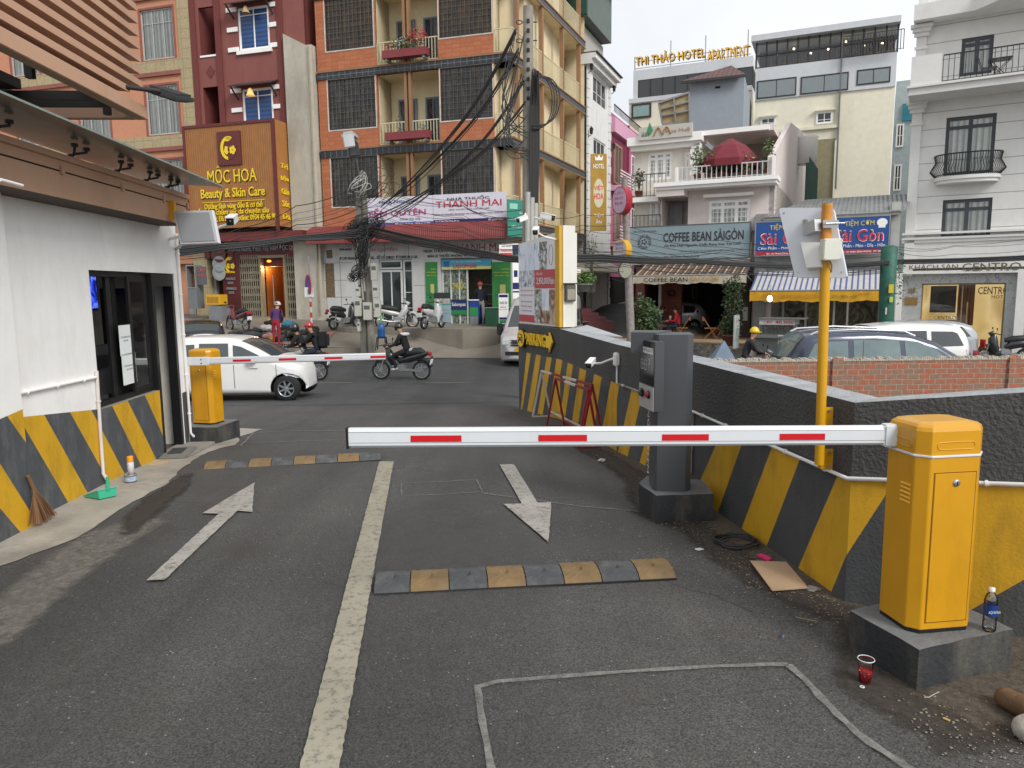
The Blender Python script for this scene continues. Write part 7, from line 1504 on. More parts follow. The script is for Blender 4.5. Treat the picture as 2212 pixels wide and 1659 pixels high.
sign('cafe_sign','long blue grey cafe sign with black lettering and round bean emblem',FC,r_,bl_,[('COFFEE BEAN SÀIGÒN',.3,.95,.52,.86,dkt,.02),('Cà Phê Hạt Nguyên Chất Rang Xay Tại Chỗ',.31,.93,.36,.47,dkt),('CUNG CẤP SỈ VÀ LẺ CÀ PHÊ BỘT, HẠT NGUYÊN CHẤT',.44,.95,.2,.28,ink_('4a5a64')),('Tốt hơn cho sức khỏe',.04,.24,.84,.9,dkt),('www.coffeebeansaigon.com',.02,.26,.06,.12,dkt),('ĐC: 99 Phan Đình Phùng',.31,.6,.05,.11,dkt)],-.3,.1,frame_m=M('frame_grey','55585a',.5),extra=ringlogo)
mb=MB(FC.m);r2=qm(K12,285,832,778,1385,868,825,-.25);mb.box(r2[0],r2[1],-.3,.2,r2[2],r2[3]-.03,M('fascia_pale','8f8a84',.7));mb.build('sign_ledge',cf,world=True)
oz=r2[2];ox0,ox1=FC.P(*K12(310,1200))[0],FC.P(*K12(1395,1200))[0]
caf=FC.thing('cafe','dim open cafe front with brick panel and wooden posts on a raised terrace','cafe')
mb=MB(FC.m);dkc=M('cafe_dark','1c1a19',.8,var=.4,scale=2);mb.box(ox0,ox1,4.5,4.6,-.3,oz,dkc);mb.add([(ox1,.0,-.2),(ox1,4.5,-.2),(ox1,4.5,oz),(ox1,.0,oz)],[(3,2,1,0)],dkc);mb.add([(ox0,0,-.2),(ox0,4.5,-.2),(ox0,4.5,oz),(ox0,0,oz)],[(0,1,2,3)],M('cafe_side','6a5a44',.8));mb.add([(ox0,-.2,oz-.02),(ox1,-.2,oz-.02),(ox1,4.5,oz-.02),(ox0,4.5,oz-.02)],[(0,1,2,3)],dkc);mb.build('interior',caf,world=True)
brp=stripemat('plank_red','6e3524','8a4830',2,.22,.9,.7,soft=.04,fold=.01);a=FC.P(*K12(565,1200),1.0)[0];b=FC.P(*K12(750,1200),1.0)[0]
mb=MB(FC.m);mb.box(a,b,1.0,1.2,-.2,oz,brp);mb.build('red_panel',caf,world=True)
mb=MB(FC.m);x0,x1,z0,z1=q12(628,1090,690,1145,.95);frame(mb,x0,x1,z0,z1,.93,.06,.05,dark);mb.build('picture',caf,world=True)
mb=MB(FC.m);x0,x1=FC.P(*K12(330,1200))[0],FC.P(*K12(412,1200))[0];mb.box(x0,x1,-.05,.3,-.2,oz,stripemat('post_plank','6a5040','7d4030',2,.5,.5,.7));mb.build('pillar',caf,world=True)
mb=MB(FC.m);z=FC.P(*K12(365,1120))[1];mb.box(x0+.18,x1-.18,-.07,-.05,z-.15,z+.12,ink_('1c2a4c'));mb.text('99',x0+.28,x1-.28,z-.08,z+.06,white,-.08);z=FC.P(*K12(365,1222))[1];mb.box(x0+.05,x1-.1,-.07,-.05,z-.1,z+.1,ink_('a8242c'));mb.build('house_number',caf,world=True)
mb=MB(FC.m);x0,x1=FC.P(*K12(1275,1200))[0],FC.P(*K12(1390,1200))[0];mb.box(x0,x1,-.05,.4,-.2,oz,M('post_brown','3c3028',.8,var=.3));z=FC.P(*K12(1330,1290))[1];mb.box(x0+.2,x1-.1,-.07,-.05,z-.35,z+.2,ink_('a0a09a'));mb.build('pillar',caf,world=True)
mb=MB(FC.m);x0=FC.P(*K12(550,1200),.4)[0];mb.box(x0-.06,x0+.06,.4,.5,-.2,oz,M('post_white','9c9a96',.6));mb.build('post',caf,world=True)
mb=MB(FC.m);x0,x1,z0,z1=q12(850,1050,890,1170,4.3)[0],q12(850,1050,890,1170,4.3)[1],*q12(850,1050,890,1170,4.3)[2:];frame(mb,x0,x1,z0,z1,4.3,.05,.06,M('window_olive','6a6448',.7));mb.build('back_window',caf,world=True)
x0=FC.P(*K12(1160,1100),1.5);c=FC.w(x0[0],1.5,x0[1]);
def awning(name,label,fac,x0,x1,ytop,ztop_,yfr,zfr,zval,mats,matv,texts,cat='awning',parent=None,nst=40):
 t=fac.thing(name,label,cat);mb=MB(fac.m);N_=nst
 for i in range(N_):
  a,b=x0+(x1-x0)*i/N_,x0+(x1-x0)*(i+1)/N_;m_=mats[i%len(mats)]
  mb.add([(a,yfr,zfr),(b,yfr,zfr),(b,(yfr+ytop)/2,(zfr+ztop_)/2-.02),(a,(yfr+ytop)/2,(zfr+ztop_)/2-.02),(b,ytop,ztop_),(a,ytop,ztop_)],[(0,1,2,3),(3,2,4,5)],m_)
 mb.build('cloth',t,world=True);mb=MB(fac.m);n=50;vs=[]
 for i in range(n+1):
  x=x0+(x1-x0)*i/n;yy=yfr-.02+.015*math.sin(i*1.3);vs+=[(x,yfr-.01,zfr),(x,yy,zval+.03*math.sin(i*.45)+.012*math.sin(i*1.7))]
 mb.add(vs,[(2*i,2*i+1,2*i+3,2*i+2)for i in range(n)],matv,True);v=mb.build('valance',t,world=True);mb=MB(fac.m)
 w,h=x1-x0,zfr-zval
 for(s_,a,b,c_,d_,m_)in texts:mb.text(s_,x0+w*a,x0+w*b,zval+h*c_,zval+h*d_,m_,yfr-.06,0,bold=.012)
 mb.build('valance_lettering',v,world=True)
 mb=MB(fac.m)
 for x in(x0+.05,x1-.05):mb.beam((x,yfr,zfr),(x,ytop,zfr-.25),.04,.04,grey_metal)
 mb.cyl((x0,yfr,zfr),(x1,yfr,zfr),.03,grey_metal,n=8);mb.build('awning_arm',t,world=True);return t
af=qm(K12,305,965,935,1350,1040,1012,-2.0);at_=FC.P(*K12(850,885),0)[1]
cb1,cb2,cb3=M('awn_brown','4c3c34',.9,var=.15),M('awn_cream','b4a48c',.9,var=.15),M('awn_tan','7d5c48',.9,var=.15)
awning('awning','worn brown striped cafe awning with cream lettered valance',FC,af[0],af[1],-.1,at_+.25,-2.0,af[3],af[2],[cb1,cb2,cb1,cb3,cb1],M('valance_cream','b5ad9a',.9,var=.12,dirt='7d7362',dirtamt=.5),[('COFFEE BEAN',.1,.5,.2,.75,ink_('3a2c26')),('SÀI GÒN',.52,.77,.25,.95,ink_('b08a4c')),('99',.9,.94,.65,.95,ink_('4c4a44'))],nst=70)
mb=MB(FC.m);stn=collage('terrace_stone',[(.4,'5a564e'),(.5,'8a8478'),(.55,'6e685e'),(.65,'9a9486')],7,2,.9);tx0,tx1=ox0-.3,FC.P(*K12(1500,1600),-2)[0]
mb.box(ox0-.2,ox1+.3,-3.0,4.5,-1.3,-.25,stn);mb.box(ox0-.2,ox1+.3,-3.02,4.5,-.25,-.2,M('terrace_edge','9a8468',.8));mb.box(ox0-.2,ox1+.3,-3.5,-3.0,-1.3,-.62,stn);tag(mb.build('cafe_terrace'),'low stone faced terrace with tan edge in front of the dim cafe','terrace')
FT=FC
rs=FT.thing('rice_shop','low rice shop with corrugated roof between the cafe and the white hotel','shop')
tx0,tx1=xR+.35,FC.P(*K13(1040,1000))[0];tz=FC.P(*K13(700,395))[1]
sx_=FC.P(*K12(1395,900))[0];print('rice',tx0,tx1,tz)
tx0=ox1+.1
mb=MB(FT.m);grw=M('shop_wall_grey','8e8e8c',.8,var=.1,dirt='55534f',dirtamt=.3);olz=FC.P(*K12(1560,870),-.1)[1];oz2=FC.P(*K12(1560,905))[1]
mb.box(tx0,tx0+.45,-.2,3,-.8,tz+.2,grw);mb.box(tx1-.3,tx1,-.1,3,-.8,tz+.4,M('shop_wall_white','b5b5b0',.8));mb.box(tx0,tx1,-.05,3,oz2-.1,tz,grw);mb.box(tx0,tx1,4,6,-.8,tz,grw);mb.add([(tx0,-.05,oz2-.12),(tx1,-.05,oz2-.12),(tx1,4,oz2-.12),(tx0,4,oz2-.12)],[(0,1,2,3)],grw);mb.build('wall',rs,world=True)
inn2=collage('rice_shop_inside',[(.3,'4a4840'),(.42,'b0ac94'),(.5,'706a54'),(.6,'cac6b0'),(.7,'55503f')],1.6,5,.7,(1,1,.8));mb=MB(FT.m);mb.box(tx0,tx1,3.4,3.5,-.8,oz2,inn2)
for a,b in((1680,1690),(1890,1900)):x=FC.P(*K12(a,1200),.3)[0];mb.box(x,x+.08,.3,.4,-.8,oz2,M('post_white','9c9a96',.6))
for a in(455,580,870):x=FC.P(*K13(a,1200),.3)[0];mb.box(x,x+.07,.3,.4,-.8,oz2,MC['post_white'])
mb.build('interior',rs,world=True)
cor=stripemat('corrugated','9a9c9c','6d6e6e',0,.16,.5,.5,soft=.22,var=.35,fold=.03)
zr0,zr1=FC.P(*K13(600,385),-.3)[1],FC.P(*K13(600,215),2.5)[1]
mb=MB(FT.m);mb.add([(tx0+.3,-.4,zr0),(tx1+.1,-.4,zr0),(tx1+.6,3.2,zr1),(tx0+1.6,3.2,zr1)],[(0,1,2,3)],cor);mb.box(tx0+.3,tx1,-.36,-.3,zr0-.12,zr0-.01,grw);mb.build('roof',rs,world=True)
blu=ink_('1e4c8c');rdp=ink_('a02638');yl=ink_('e0c860')
sa=qm(K12,1432,462,440,1990,780,755,-.5);sb_=qm(K13,430,430,392,972,770,735,-.5)
def hat(mb,x0,z0,w,h,y):n=12;mb.slab([(x0+w*.87+w*.09*math.cos(2*math.pi*i/n),z0+h*.82+h*.11*math.sin(2*math.pi*i/n))for i in range(n)],y-.01,y-.004,white);mb.slab([(x0+w*.81,z0+h*.68),(x0+w*.93,z0+h*.68),(x0+w*.92,z0+h*.78),(x0+w*.82,z0+h*.78)],y-.012,y-.004,white)
redw_=ink_('c8243c')
def ricesign(lab,r_,hidden=False):
 tx=[(None,0,1,0,.12,rdp),('TIỆM CƠM',.24,.74,.72,.93,yl,.015),('Sài Gòn',.09,.91,.32,.66,white,.03),('Sài Gòn',.1,.9,.335,.645,redw_,.01),('Cơm Phần - Món - Dĩa - Hộp',.05,.94,.15,.29,white),('ĐC: 101 PHAN ĐÌNH PHÙNG   ĐT: 0908 577',.2,.97,.03,.09,white)]
 t=sign('rice_shop_sign',lab,FT,r_,blu,tx[:3],-.55,.08,frame_m=grey_metal,extra=hat);mb=MB(FT.m);x0,x1,z0,z1=r_;w,h=x1-x0,z1-z0
 for q in tx[3:]:mb.text(q[0],x0+w*q[1],x0+w*q[2],z0+h*q[3],z0+h*q[4],q[5],-.572,0,bold=.01)
 mb.build('red_lettering',t,world=True)
ricesign('blue rice shop sign with red lettering next to the cafe sign, half behind the reader',sa);ricesign('blue rice shop sign with red lettering and white chef face, right of the yellow mast',(max(sb_[0],sa[1]+.1),)+tuple(sb_[1:]))
K15=crop(1820,620,440)
za=FC.P(*K15(1100,533),-2.2)[1];zv=FC.P(*K15(1100,670),-2.2)[1];zt3=FC.P(*K15(1100,285),-.3)[1];ax0,ax1=FC.P(*K15(275,520),-2.2)[0],FC.P(*K15(1918,520),-2.2)[0]
as1,as2=M('awn_blue','52628e',.9,var=.1),M('awn_white','b9b6b4',.9,var=.08)
awning('awning','blue and white striped awning with yellow valance over the rice shop',FT,ax0,ax1,-.2,zt3,-2.2,za,zv,[as1,as2,as2],M('valance_yellow','c8941c',.8,var=.12),[('TIỆM CƠM SÀI GÒN',.1,.55,.15,.8,ink_('b0781c')),('PHẦN - DĨA - MÓN - HỘP',.57,.83,.25,.7,ink_('2c5c2c')),('GIAO TẬN NƠI',.84,.92,.5,.8,ink_('8a5c1c'))],nst=69)
fcx=Fac(Wd(*K15(400,1100),25.6).xy,q=Wd(*K15(820,1100),25.0).xy);ct=fcx.thing('food_cart','stainless glass fronted rice cart with red price lettering','cart')
c0_,c1_,cz0,cz1=fcx.r(K15,395,880,820,1335);czm=fcx.P(*K15(600,1085))[1];czl=fcx.P(*K15(600,965))[1]
stc=M('cart_steel','7d807e',.4,metal=.5,var=.15);mb=MB(fcx.m);mb.bbox(c0_-.1,c1_,0,.8,cz0,czm,stc,.01);mb.box(c0_-.15,c0_+.95,-.25,0,czm-.12,czm-.06,stc);mb.build('base',ct,world=True)
mb=MB(fcx.m);mb.box(c0_,c1_,0,.8,czl,cz1-.04,ink_('c4c4c0'));mb.box(c0_-.03,c1_+.3,-.05,.8,cz1-.04,cz1,stc);mb.text('CƠM',c0_+(c1_-c0_)*.13,c0_+(c1_-c0_)*.37,czl+.04,cz1-.08,tr,-.012,bold=.012);mb.text('40.000',c0_+(c1_-c0_)*.46,c1_-.02,czl+.04,cz1-.08,tr,-.012,bold=.012);mb.build('price_board',ct,world=True)
mb=MB(fcx.m);mb.box(c0_+.03,c1_-.03,.3,.7,czm,czl,collage('cart_food',[(.35,'3a3c3a'),(.45,'8a5c3c'),(.52,'a8a49c'),(.6,'5c2c2c'),(.7,'6a9a88')],9,3,.5));
for x in(c0_,c1_-.03):mb.box(x,x+.03,0,.03,czm,czl,stc)
mb.box(c0_,c1_,.005,.012,czm,czl,glass);mb.build('glass_case',ct,world=True)
r_=fcx.r(K15,628,1090,808,1230,-.02);sign('price_note','white handwritten style notice with red lines on the rice cart',fcx,r_,ink_('c9c4c0'),[('TẠI ĐÂY CÓ BÁN:',.06,.94,.76,.9,rdp),('Lạp xưởng bò',.1,.7,.56,.68,rdp),('Lạp xưởng tươi',.1,.94,.34,.46,rdp),('Nem nướng',.1,.6,.12,.24,rdp)],-.03,.01,'notice')
c=fcx.w(fcx.P(*K15(525,655),-.3)[0],-.3,fcx.P(*K15(525,655),-.3)[1]);t=thing('cart_lamp','bright white bulb hanging above the rice cart','lamp',c);mb=MB();mb.lathe([(0,.16),(.05,.14),(.09,.06),(.07,-.02),(0,-.06)],(0,0,0),M('bulb_white','ffffff',.5,var=0,emit=6),14);mb.build('bulb',t);mb=MB();mb.cyl((0,0,.16),(0,0,.5),.006,dark,n=6);mb.build('cord',t)
FH=Fac(Wd(1950,600,29).xy,ang=math.atan2(-1,1.7));hq=lambda K,*a:qm(K,*a,f=FH)
hwt=M('hotel_facade','dddcd9',.7,var=.04,dirt='9c9a94',dirtamt=.2,dscale=.6)
ht=FH.thing('white_hotel','white hotel with curved black balconies and marble entrance at the right edge','building')
xE=9.0;K11b=lambda x,y:K11(x,y)
xp=FH.P(*K11(1080,1400))[0];xp1=FH.P(*K11(1190,1400))[0]
zc1=FH.P(*K13(1650,640))[1]
w3=hq(K11,1590,370,350,1905,740,735);w2h=hq(K11,1430,1165,1115,1925,1750,1700);w1h=hq(K13,1455,262,232,1912,610,592)
gz_=FH.P(*K13(1640,905))[1];door=hq(K13,1255,1030,1022,2028,1625,1618)
w2h=(w2h[0],w2h[1],FH.P(*K13(1700,20))[1],w2h[3])
zfl=[FH.P(*K11(1650,930))[1],FH.P(*K11(1650,175))[1]]
mb=MB(FH.m);mb.wall(xp1-.1,xE,zc1+.1,16,[w1h,w2h,w3],hwt,th=.25);mb.box(0.02,xE,.4,9,gz_-.1,16,hwt);mb.box(0.02,.5,.4,9,-.9,gz_-.1,hwt);mb.box(0,xp1,-.12,.4,gz_-.2,16,hwt)
zz=zc1+.5
jn=M('joint_grey','8c8a86',.8)
while zz<15.5:
 segs_=[(xp1,xE)]
 for w_ in(w1h,w2h,w3):
  if w_[2]-.05<zz<w_[3]+.05:segs_=[(xp1,w_[0]),(w_[1],xE)]
 for a,b in segs_:mb.box(a,b,-.004,0,zz-.02,zz,jn)
 zz+=.62
mb.build('wall',ht,world=True)
for zk in(zfl[0]-.35,zfl[1]-.3,zfl[1]+3.4):
 mb=MB(FH.m);mb.box(-.08,xp1+.08,-.2,-.12,zk-.15,zk,hwt);mb.box(-.14,xp1+.14,-.27,-.12,zk,zk+.14,hwt);mb.box(-.2,xp1+.2,-.34,-.12,zk+.14,zk+.26,hwt);mb.box(-.05,xp1+.05,-.16,-.12,zk-.6,zk-.5,hwt);mb.build('capital',ht,world=True)
mb=MB(FH.m)
for k,(a,b)in enumerate(((0,.12),(.12,.2),(.3,.38))):mb.box(-.1,xE,-.12-k*.06,-.001,zc1+a,zc1+b,hwt)
mb.box(0,xE,-.06,.02,gz_+.1,zc1,hwt);mb.build('cornice',ht,world=True)
for w_,nn_2 in((w3,2),(w2h,2),(w1h,2)):
 win(ht,FH.m,*w_,.08,M('hotel_frame','3a3f44',.45),nn_2,(.82 if w_ is not w1h else .74,),.12,cur=[(0,.45),(.5,1)],mun=.12)
zb_=zfl[0]
mb=MB(FH.m);mb.box(-.1,xE,-1.5,0,zb_-.12,zb_+.12,hwt);mb.box(-.15,xE,-1.6,0,zb_+.12,zb_+.2,hwt);mb.box(-.05,.9,-1.55,-1.3,zb_+.2,zb_+1.2,hwt);mb.build('balcony_slab',ht,world=True)
railing(ht,FH.m,.95,4.2,zb_+.2,zb_+1.15,-1.45,black_metal,.17,wavy=.07,r=.012)
mb=MB(FH.m);mb.box(4.2,xE,-1.6,-1.4,zb_+.2,zb_+1.1,hwt);mb.build('balcony_parapet',ht,world=True)
mb=MB(FH.m);mb.slab([(0,0)]*3,0,0,hwt)if False else None
zu=zfl[1];mb.prism([(-.1,0),(-.1,-.7),(1.8,-.7),(2.6,-1.5),(xE,-1.5),(xE,0)],zu,zu+.55,hwt);mb.build('upper_slab',ht,world=True)
mb=MB(FH.m);leaves(mb,(3.6,-1.3,zu+.65),(1.2,.15,.16),300,.07,[leafd,M('leaf_dry','5c5a44',.8)]);tag(mb.build('balcony_grass'),'dry grassy plants along the topmost ledge of the white hotel','plant')
bx_0,bx_1=FH.P(*K11(1330,1600),-.4)[0],FH.P(*K11(2000,1600),-.4)[0];bcx=(bx_0+bx_1)/2;bw_=(bx_1-bx_0)/2;zcb=FH.P(*K13(1700,45))[1];zct=FH.P(*K11(1680,1500),-.7)[1]
def bpt(i,n=24,s_=1):a=math.pi*(1-i/n);return(bcx+bw_*s_*math.cos(a)*(1 if abs(math.cos(a))<.9 else 1),-.75*s_*math.sin(a)**.7)
mb=MB(FH.m);mb.prism([bpt(i)for i in range(25)][::-1],zcb-.12,zcb,hwt);mb.prism([bpt(i,24,.93)for i in range(25)][::-1],zcb-.24,zcb-.12,hwt);mb.build('curved_balcony',ht,world=True)
mb=MB(FH.m);mb.tube([(*bpt(i,24,1.02),zct)for i in range(25)],.025,black_metal,6)
mb.tube([(*bpt(i,24,.95),zcb+.08)for i in range(25)],.015,black_metal,6)
for i in range(37):
 p0,p1,p2=bpt(i,36,.95),bpt(i,36,1.14),bpt(i,36,.98);mb.tube([(*p0,zcb),(*p1,zcb+(zct-zcb)*.3),(*p2,zcb+(zct-zcb)*.7),(*bpt(i,36,1.02),zct)],.013,black_metal,5)
mb.build('curved_railing',ht,world=True)
c=FH.w(FH.P(*K11(1960,790),-.7)[0],-.7,zb_+.2);t=thing('bistro_table','small black folding table on the upper balcony of the white hotel','table',c,FH.a);mb=MB();mb.box(-.35,.35,-.25,.25,.68,.72,black_metal);mb.build('tabletop',t)
for s_ in(-1,1):mb=MB();mb.beam((-s_*.3,-.2,.68),(s_*.3,-.2,0),.03,.02,black_metal);mb.beam((-s_*.3,.2,.68),(s_*.3,.2,0),.03,.02,black_metal);mb.build('leg',t)
c=FH.w(FH.P(*K11(1850,830),-.7)[0],-.7,zb_+.2);t=thing('balcony_chair','black slatted chair beside the table on the upper hotel balcony','chair',c,FH.a);mb=MB();mb.box(-.2,.25,-.2,.2,.42,.45,black_metal);mb.build('seat',t);mb=MB();mb.beam((-.2,-.2,.45),(-.38,-.2,.95),.03,.02,black_metal);mb.beam((-.2,.2,.45),(-.38,.2,.95),.03,.02,black_metal);mb.box(-.39,-.34,-.2,.2,.78,.84,black_metal);mb.build('backrest',t)
for x in(-.17,.2):
 for y in(-.17,.17):mb=MB();mb.beam((x,y,.42),(x,y,0),.02,.02,black_metal);mb.build('leg',t)
mbl=M('marble','aeb0ae',.25,var=.05);tmb=collage('marble_vein',[(.35,'a6a8a6'),(.49,'b4b6b4'),(.52,'85898a'),(.55,'b2b4b2'),(.7,'9da09f')],2.2,5,.25,(1,1,.7))
mx0=FH.P(*K13(1085,1200))[0];mx1=FH.P(*K13(2130,1200))[0]
mb=MB(FH.m);mb.wall(mx0,mx1,-.9,gz_-.1,[(door[0],door[1],-.9,door[3])],tmb,y=.02,th=.3);mb.box(mx0-.35,mx0,-.3,.4,-.9,gz_,hwt);mb.box(mx0,mx1,-.3,.02,gz_-.12,gz_,hwt);mb.box(mx1,mx1+.3,-.3,.4,-.9,gz_,hwt);mb.build('marble_front',ht,world=True)
warm=collage('lobby_wall_glow',[(.3,'a88c58'),(.45,'c8ac70'),(.55,'d8bd84'),(.7,'b0925c')],.6,2,.5,(1,1,.6));b_=warm.node_tree.nodes['Principled BSDF'];warm.node_tree.links.new(b_.inputs['Base Color'].links[0].from_socket,b_.inputs['Emission Color']);b_.inputs['Emission Strength'].default_value=.5  # back wall emits its own colour, standing in for the lobby's lighting
mb=MB(FH.m);mb.box(door[0]-.2,door[1]+.2,2.6,2.7,-.9,door[3]+.1,warm);x0,x1=FH.P(*K13(1600,1200),2.4)[0],FH.P(*K13(1755,1200),2.4)[0];mb.box(x0,x1,2.5,2.58,.2,door[3],stripemat('slat_lobby','a06a3c','7d4c28',0,.12,.6,.6));x0,x1,z0,z1=FH.P(*K13(1345,1200),2.3)[0],FH.P(*K13(1585,1200),2.3)[0],FH.P(*K13(1450,1295),2.3)[1],door[3]-.1;mb.box(x0,x1,2.3,2.4,z0,z1,M('lobby_dark','3c3830',.5));mb.box(x0-.2,x1+.2,2.0,2.5,-.9,z0-.3,M('desk','a08458',.5))
mb.text('CENTRO',*FH.r(K13,1380,1325,1585,1358,1.98),M('letter_dark','3c362c',.5),1.98);mb.text('CENTRO',*FH.r(K13,1790,1060,2070,1125,2.55),M('letter_gold','6c5430',.5),2.55,bold=.012);mb.text('HOTEL',*FH.r(K13,1915,1135,2070,1165,2.55),MC['letter_gold'],2.55)
mb.add([(door[0],.3,-.88),(door[1],.3,-.88),(door[1],2.6,-.88),(door[0],2.6,-.88)],[(0,1,2,3)],M('lobby_floor','8c7c5c',.3));mb.build('lobby',ht,world=True)
mb=MB(FH.m);frame(mb,door[0],door[1],-.88,door[3],.12,.04,.05,M('door_tan','8a7a5c',.4));xm=(door[0]+door[1])/2;mb.box(xm-.02,xm+.02,.12,.16,-.88,door[3],MC['door_tan']);mb.box(xm+.16,xm+.2,.1,.12,-.2,1.2,MC['door_tan']);mb.add([(door[0],.14,-.88),(door[1],.14,-.88),(door[1],.14,door[3]),(door[0],.14,door[3])],[(0,1,2,3)],glassmat('shop_front_glass',(.95,.95,.93,1),.06));mb.build('glass_door',ht,world=True)
mb=MB(FH.m);r_=FH.r(K13,1115,1155,1228,1225,0);mb.box(r_[0],r_[1],-.02,.018,r_[2],r_[3],M('plaque_gold','9a7c4c',.3,metal=.5));mb.text('168',r_[0]+.1,r_[1]-.1,r_[3]+.15,r_[3]+.38,MC['plaque_gold'],-.01,.02);mb.build('plaque',ht,world=True)
t=thing('hotel_lettering','raised bronze hotel name letters over the marble entrance','lettering',FH.w(mx0,-.3,gz_),FH.a);mb=MB(FH.m);brz=M('letter_bronze','6e6450',.35,metal=.3);a=FH.r(K13,1155,848,1600,905,-.3);mb.text('KHÁCH SẠN',a[0],a[1],a[2],a[3],brz,-.32,.06,bold=.012);a=FH.r(K13,1645,842,2185,903,-.3);mb.text('CENTRO',a[0],a[1],a[2],a[3],brz,-.32,.06,bold=.012);mb.build('letters',t,world=True)
t=thing('dark_column','tall dark planted column at the extreme right edge beside the hotel','column',FH.w(mx1+.5,-.4,-.9));mb=MB(FH.m);mb.box(mx1+.6,mx1+2.5,-.3,.4,-.9,gz_-.2,M('stone_brown','4a403a',.9,var=.4,scale=4,bump=.8));mb.build('face',t,world=True)
FB=Fac(Wd(1500,400,62).xy,ang=math.atan2(-1,2.3));fq=lambda K,*a:qm(K,*a,f=FB)
bt_=FB.thing('hotel_tower','distant pale hotel with glazed top floor under yellow rooftop letters','building')
gt=M('tower_grey','c4c7ca',.7,var=.04,dirt='8f9294',dirtamt=.3,dscale=.3);ct_=M('tower_cream','e2dcc8',.8,var=.05,dirt='9a8e6c',dirtamt=.3,dscale=.3)
X0,X1=FB.P(*K10(298,800))[0],FB.P(*K10(1400,800))[0];zr=FB.P(*K10(600,605))[1];zg1,zg0=FB.P(*K10(560,705))[1],FB.P(*K10(560,880))[1];zcr=FB.P(*K10(400,940))[1]
mb=MB(FB.m);mb.box(X0,X1,.3,12,zg1,zr,gt);mb.box(X0,X0+.4,.3,12,zg0,zg1,gt);mb.box(X0,X1,1.0,12,zg0,zg1,dkc);mb.box(X0-.3,X1,0,12,zcr,zg0,gt);mb.box(X0-.3,X1,.1,12,-5,zcr,ct_);mb.build('wall',bt_,world=True)
mb=MB(FB.m);n=9
for i in range(n+1):x=X0+.4+(X1-X0-.4)*i/n;mb.box(x-.05,x+.05,.32,.42,zg0,zg1,frm_d)
mb.add([(X0+.4,.4,zg0),(X1,.4,zg0),(X1,.4,zg1),(X0+.4,.4,zg1)],[(0,1,2,3)],dglass);mb.build('glazing',bt_,world=True)
r_=fq(K10,290,955,950,472,1090,1085);win(bt_,FB.m,*r_,-.02,frm_d,1,(),.15,glassm=M('pane_green','7f9a96',.1,var=.1))
ylb=M('roof_letter','d8a81e',.5,var=0);drk=M('letter_shade','6a4a1c',.6,var=0)
t=FB.thing('rooftop_lettering','large yellow rooftop hotel letters on a thin frame against the sky','lettering');mb=MB(FB.m)
for st_,a in(('THI THẢO HOTEL',(325,480,965,580)),('APARTMENT',(985,415,1372,545))):
 x0,x1=FB.P(*K10(a[0],530),2)[0],FB.P(*K10(a[2],500),2)[0]
 if st_[0]=='T':z0,z1=FB.P(*K10(640,562),2)[1],FB.P(*K10(640,455),2)[1]
 else:z0,z1=FB.P(*K10(1190,540),2)[1],FB.P(*K10(1190,432),2)[1]
 mb.text(st_,x0+.08,x1+.08,z0-.08,z1-.08,drk,2.08,.1,bold=.012,shear=0);mb.text(st_,x0,x1,z0,z1,ylb,2,.06,bold=.012)
mb.build('letters',t,world=True)
mb=MB(FB.m)
for k in(300,630,950,1340):x=FB.P(*K10(k+22,500),2.2)[0];mb.cyl((x,2.2,zr),(x,2.2,z1+(1.2 if k>600 else .3)),.05,grey_metal,n=6)
xa_,xb_=FB.P(*K10(322,500),2.2)[0],FB.P(*K10(1395,500),2.2)[0]
for q in(.2,.8):mb.box(xa_,xb_,2.2,2.26,z0+(z1-z0)*q,z0+(z1-z0)*q+.05,grey_metal)
mb.build('support_frame',t,world=True)
FD=Fac(Wd(1700,400,50).xy,ang=math.atan2(-1,2.3));dq_=lambda K,*a:qm(K,*a,f=FD)
tw_=FD.thing('cream_tower','tall cream and grey guest house with glazed restaurant floor','building')
Y0_,Y1_=FD.P(*K10(1430,800))[0],FD.P(*K11(950,700))[0];zA_=FD.P(*K10(1800,290))[1];zA0=FD.P(*K10(1800,345))[1];zB_=FD.P(*K10(1800,590))[1];zC_=FD.P(*K10(1800,890))[1]
print('tower',Y0_,Y1_,zA_,zA0,zB_,zC_)
mb=MB(FD.m);mb.box(Y0_-.3,Y1_+.1,-.4,10,zA0,zA_,gt);mb.box(Y0_,Y1_,2.4,10,zB_,zA0,dkc);mb.box(Y0_,Y1_,0,10,zC_,zB_,gt);mb.box(Y0_,Y1_,.1,10,-5,zC_,ct_);mb.build('wall',tw_,world=True)
mb=MB(FD.m);n=13;zm_=zB_+(zA0-zB_)*.5
for i in range(n+1):x=Y0_+(Y1_-Y0_)*i/n;mb.box(x-.05,x+.05,.1,.2,zB_,zA0,frm_d)
mb.box(Y0_,Y1_,.1,.2,zm_-.05,zm_+.05,frm_d);mb.box(Y0_,Y1_,.1,.2,zB_,zB_+.1,frm_d);mb.add([(Y0_,.16,zB_),(Y1_,.16,zB_),(Y1_,.16,zA0),(Y0_,.16,zA0)],[(0,1,2,3)],glassmat('dark_clear',(.55,.58,.6,1),.08));mb.build('glazing',tw_,world=True)
wchair=M('chair_wood','a8824c',.6);mb=MB(FD.m)
for i in range(14):x=Y0_+.8+i*(Y1_-Y0_-1)/14;mb.box(x,x+.5,1.2,1.6,zB_+.4,zB_+.45,wchair);mb.beam((x,1.2,zB_),(x+.1,1.2,zB_+.9),.06,.06,wchair);mb.beam((x+.5,1.2,zB_),(x+.4,1.2,zB_+.9),.06,.06,wchair)
mb.build('restaurant_furniture',tw_,world=True)
bulb=M('warm_bulb','ffe6b0',.5,var=0,emit=5)
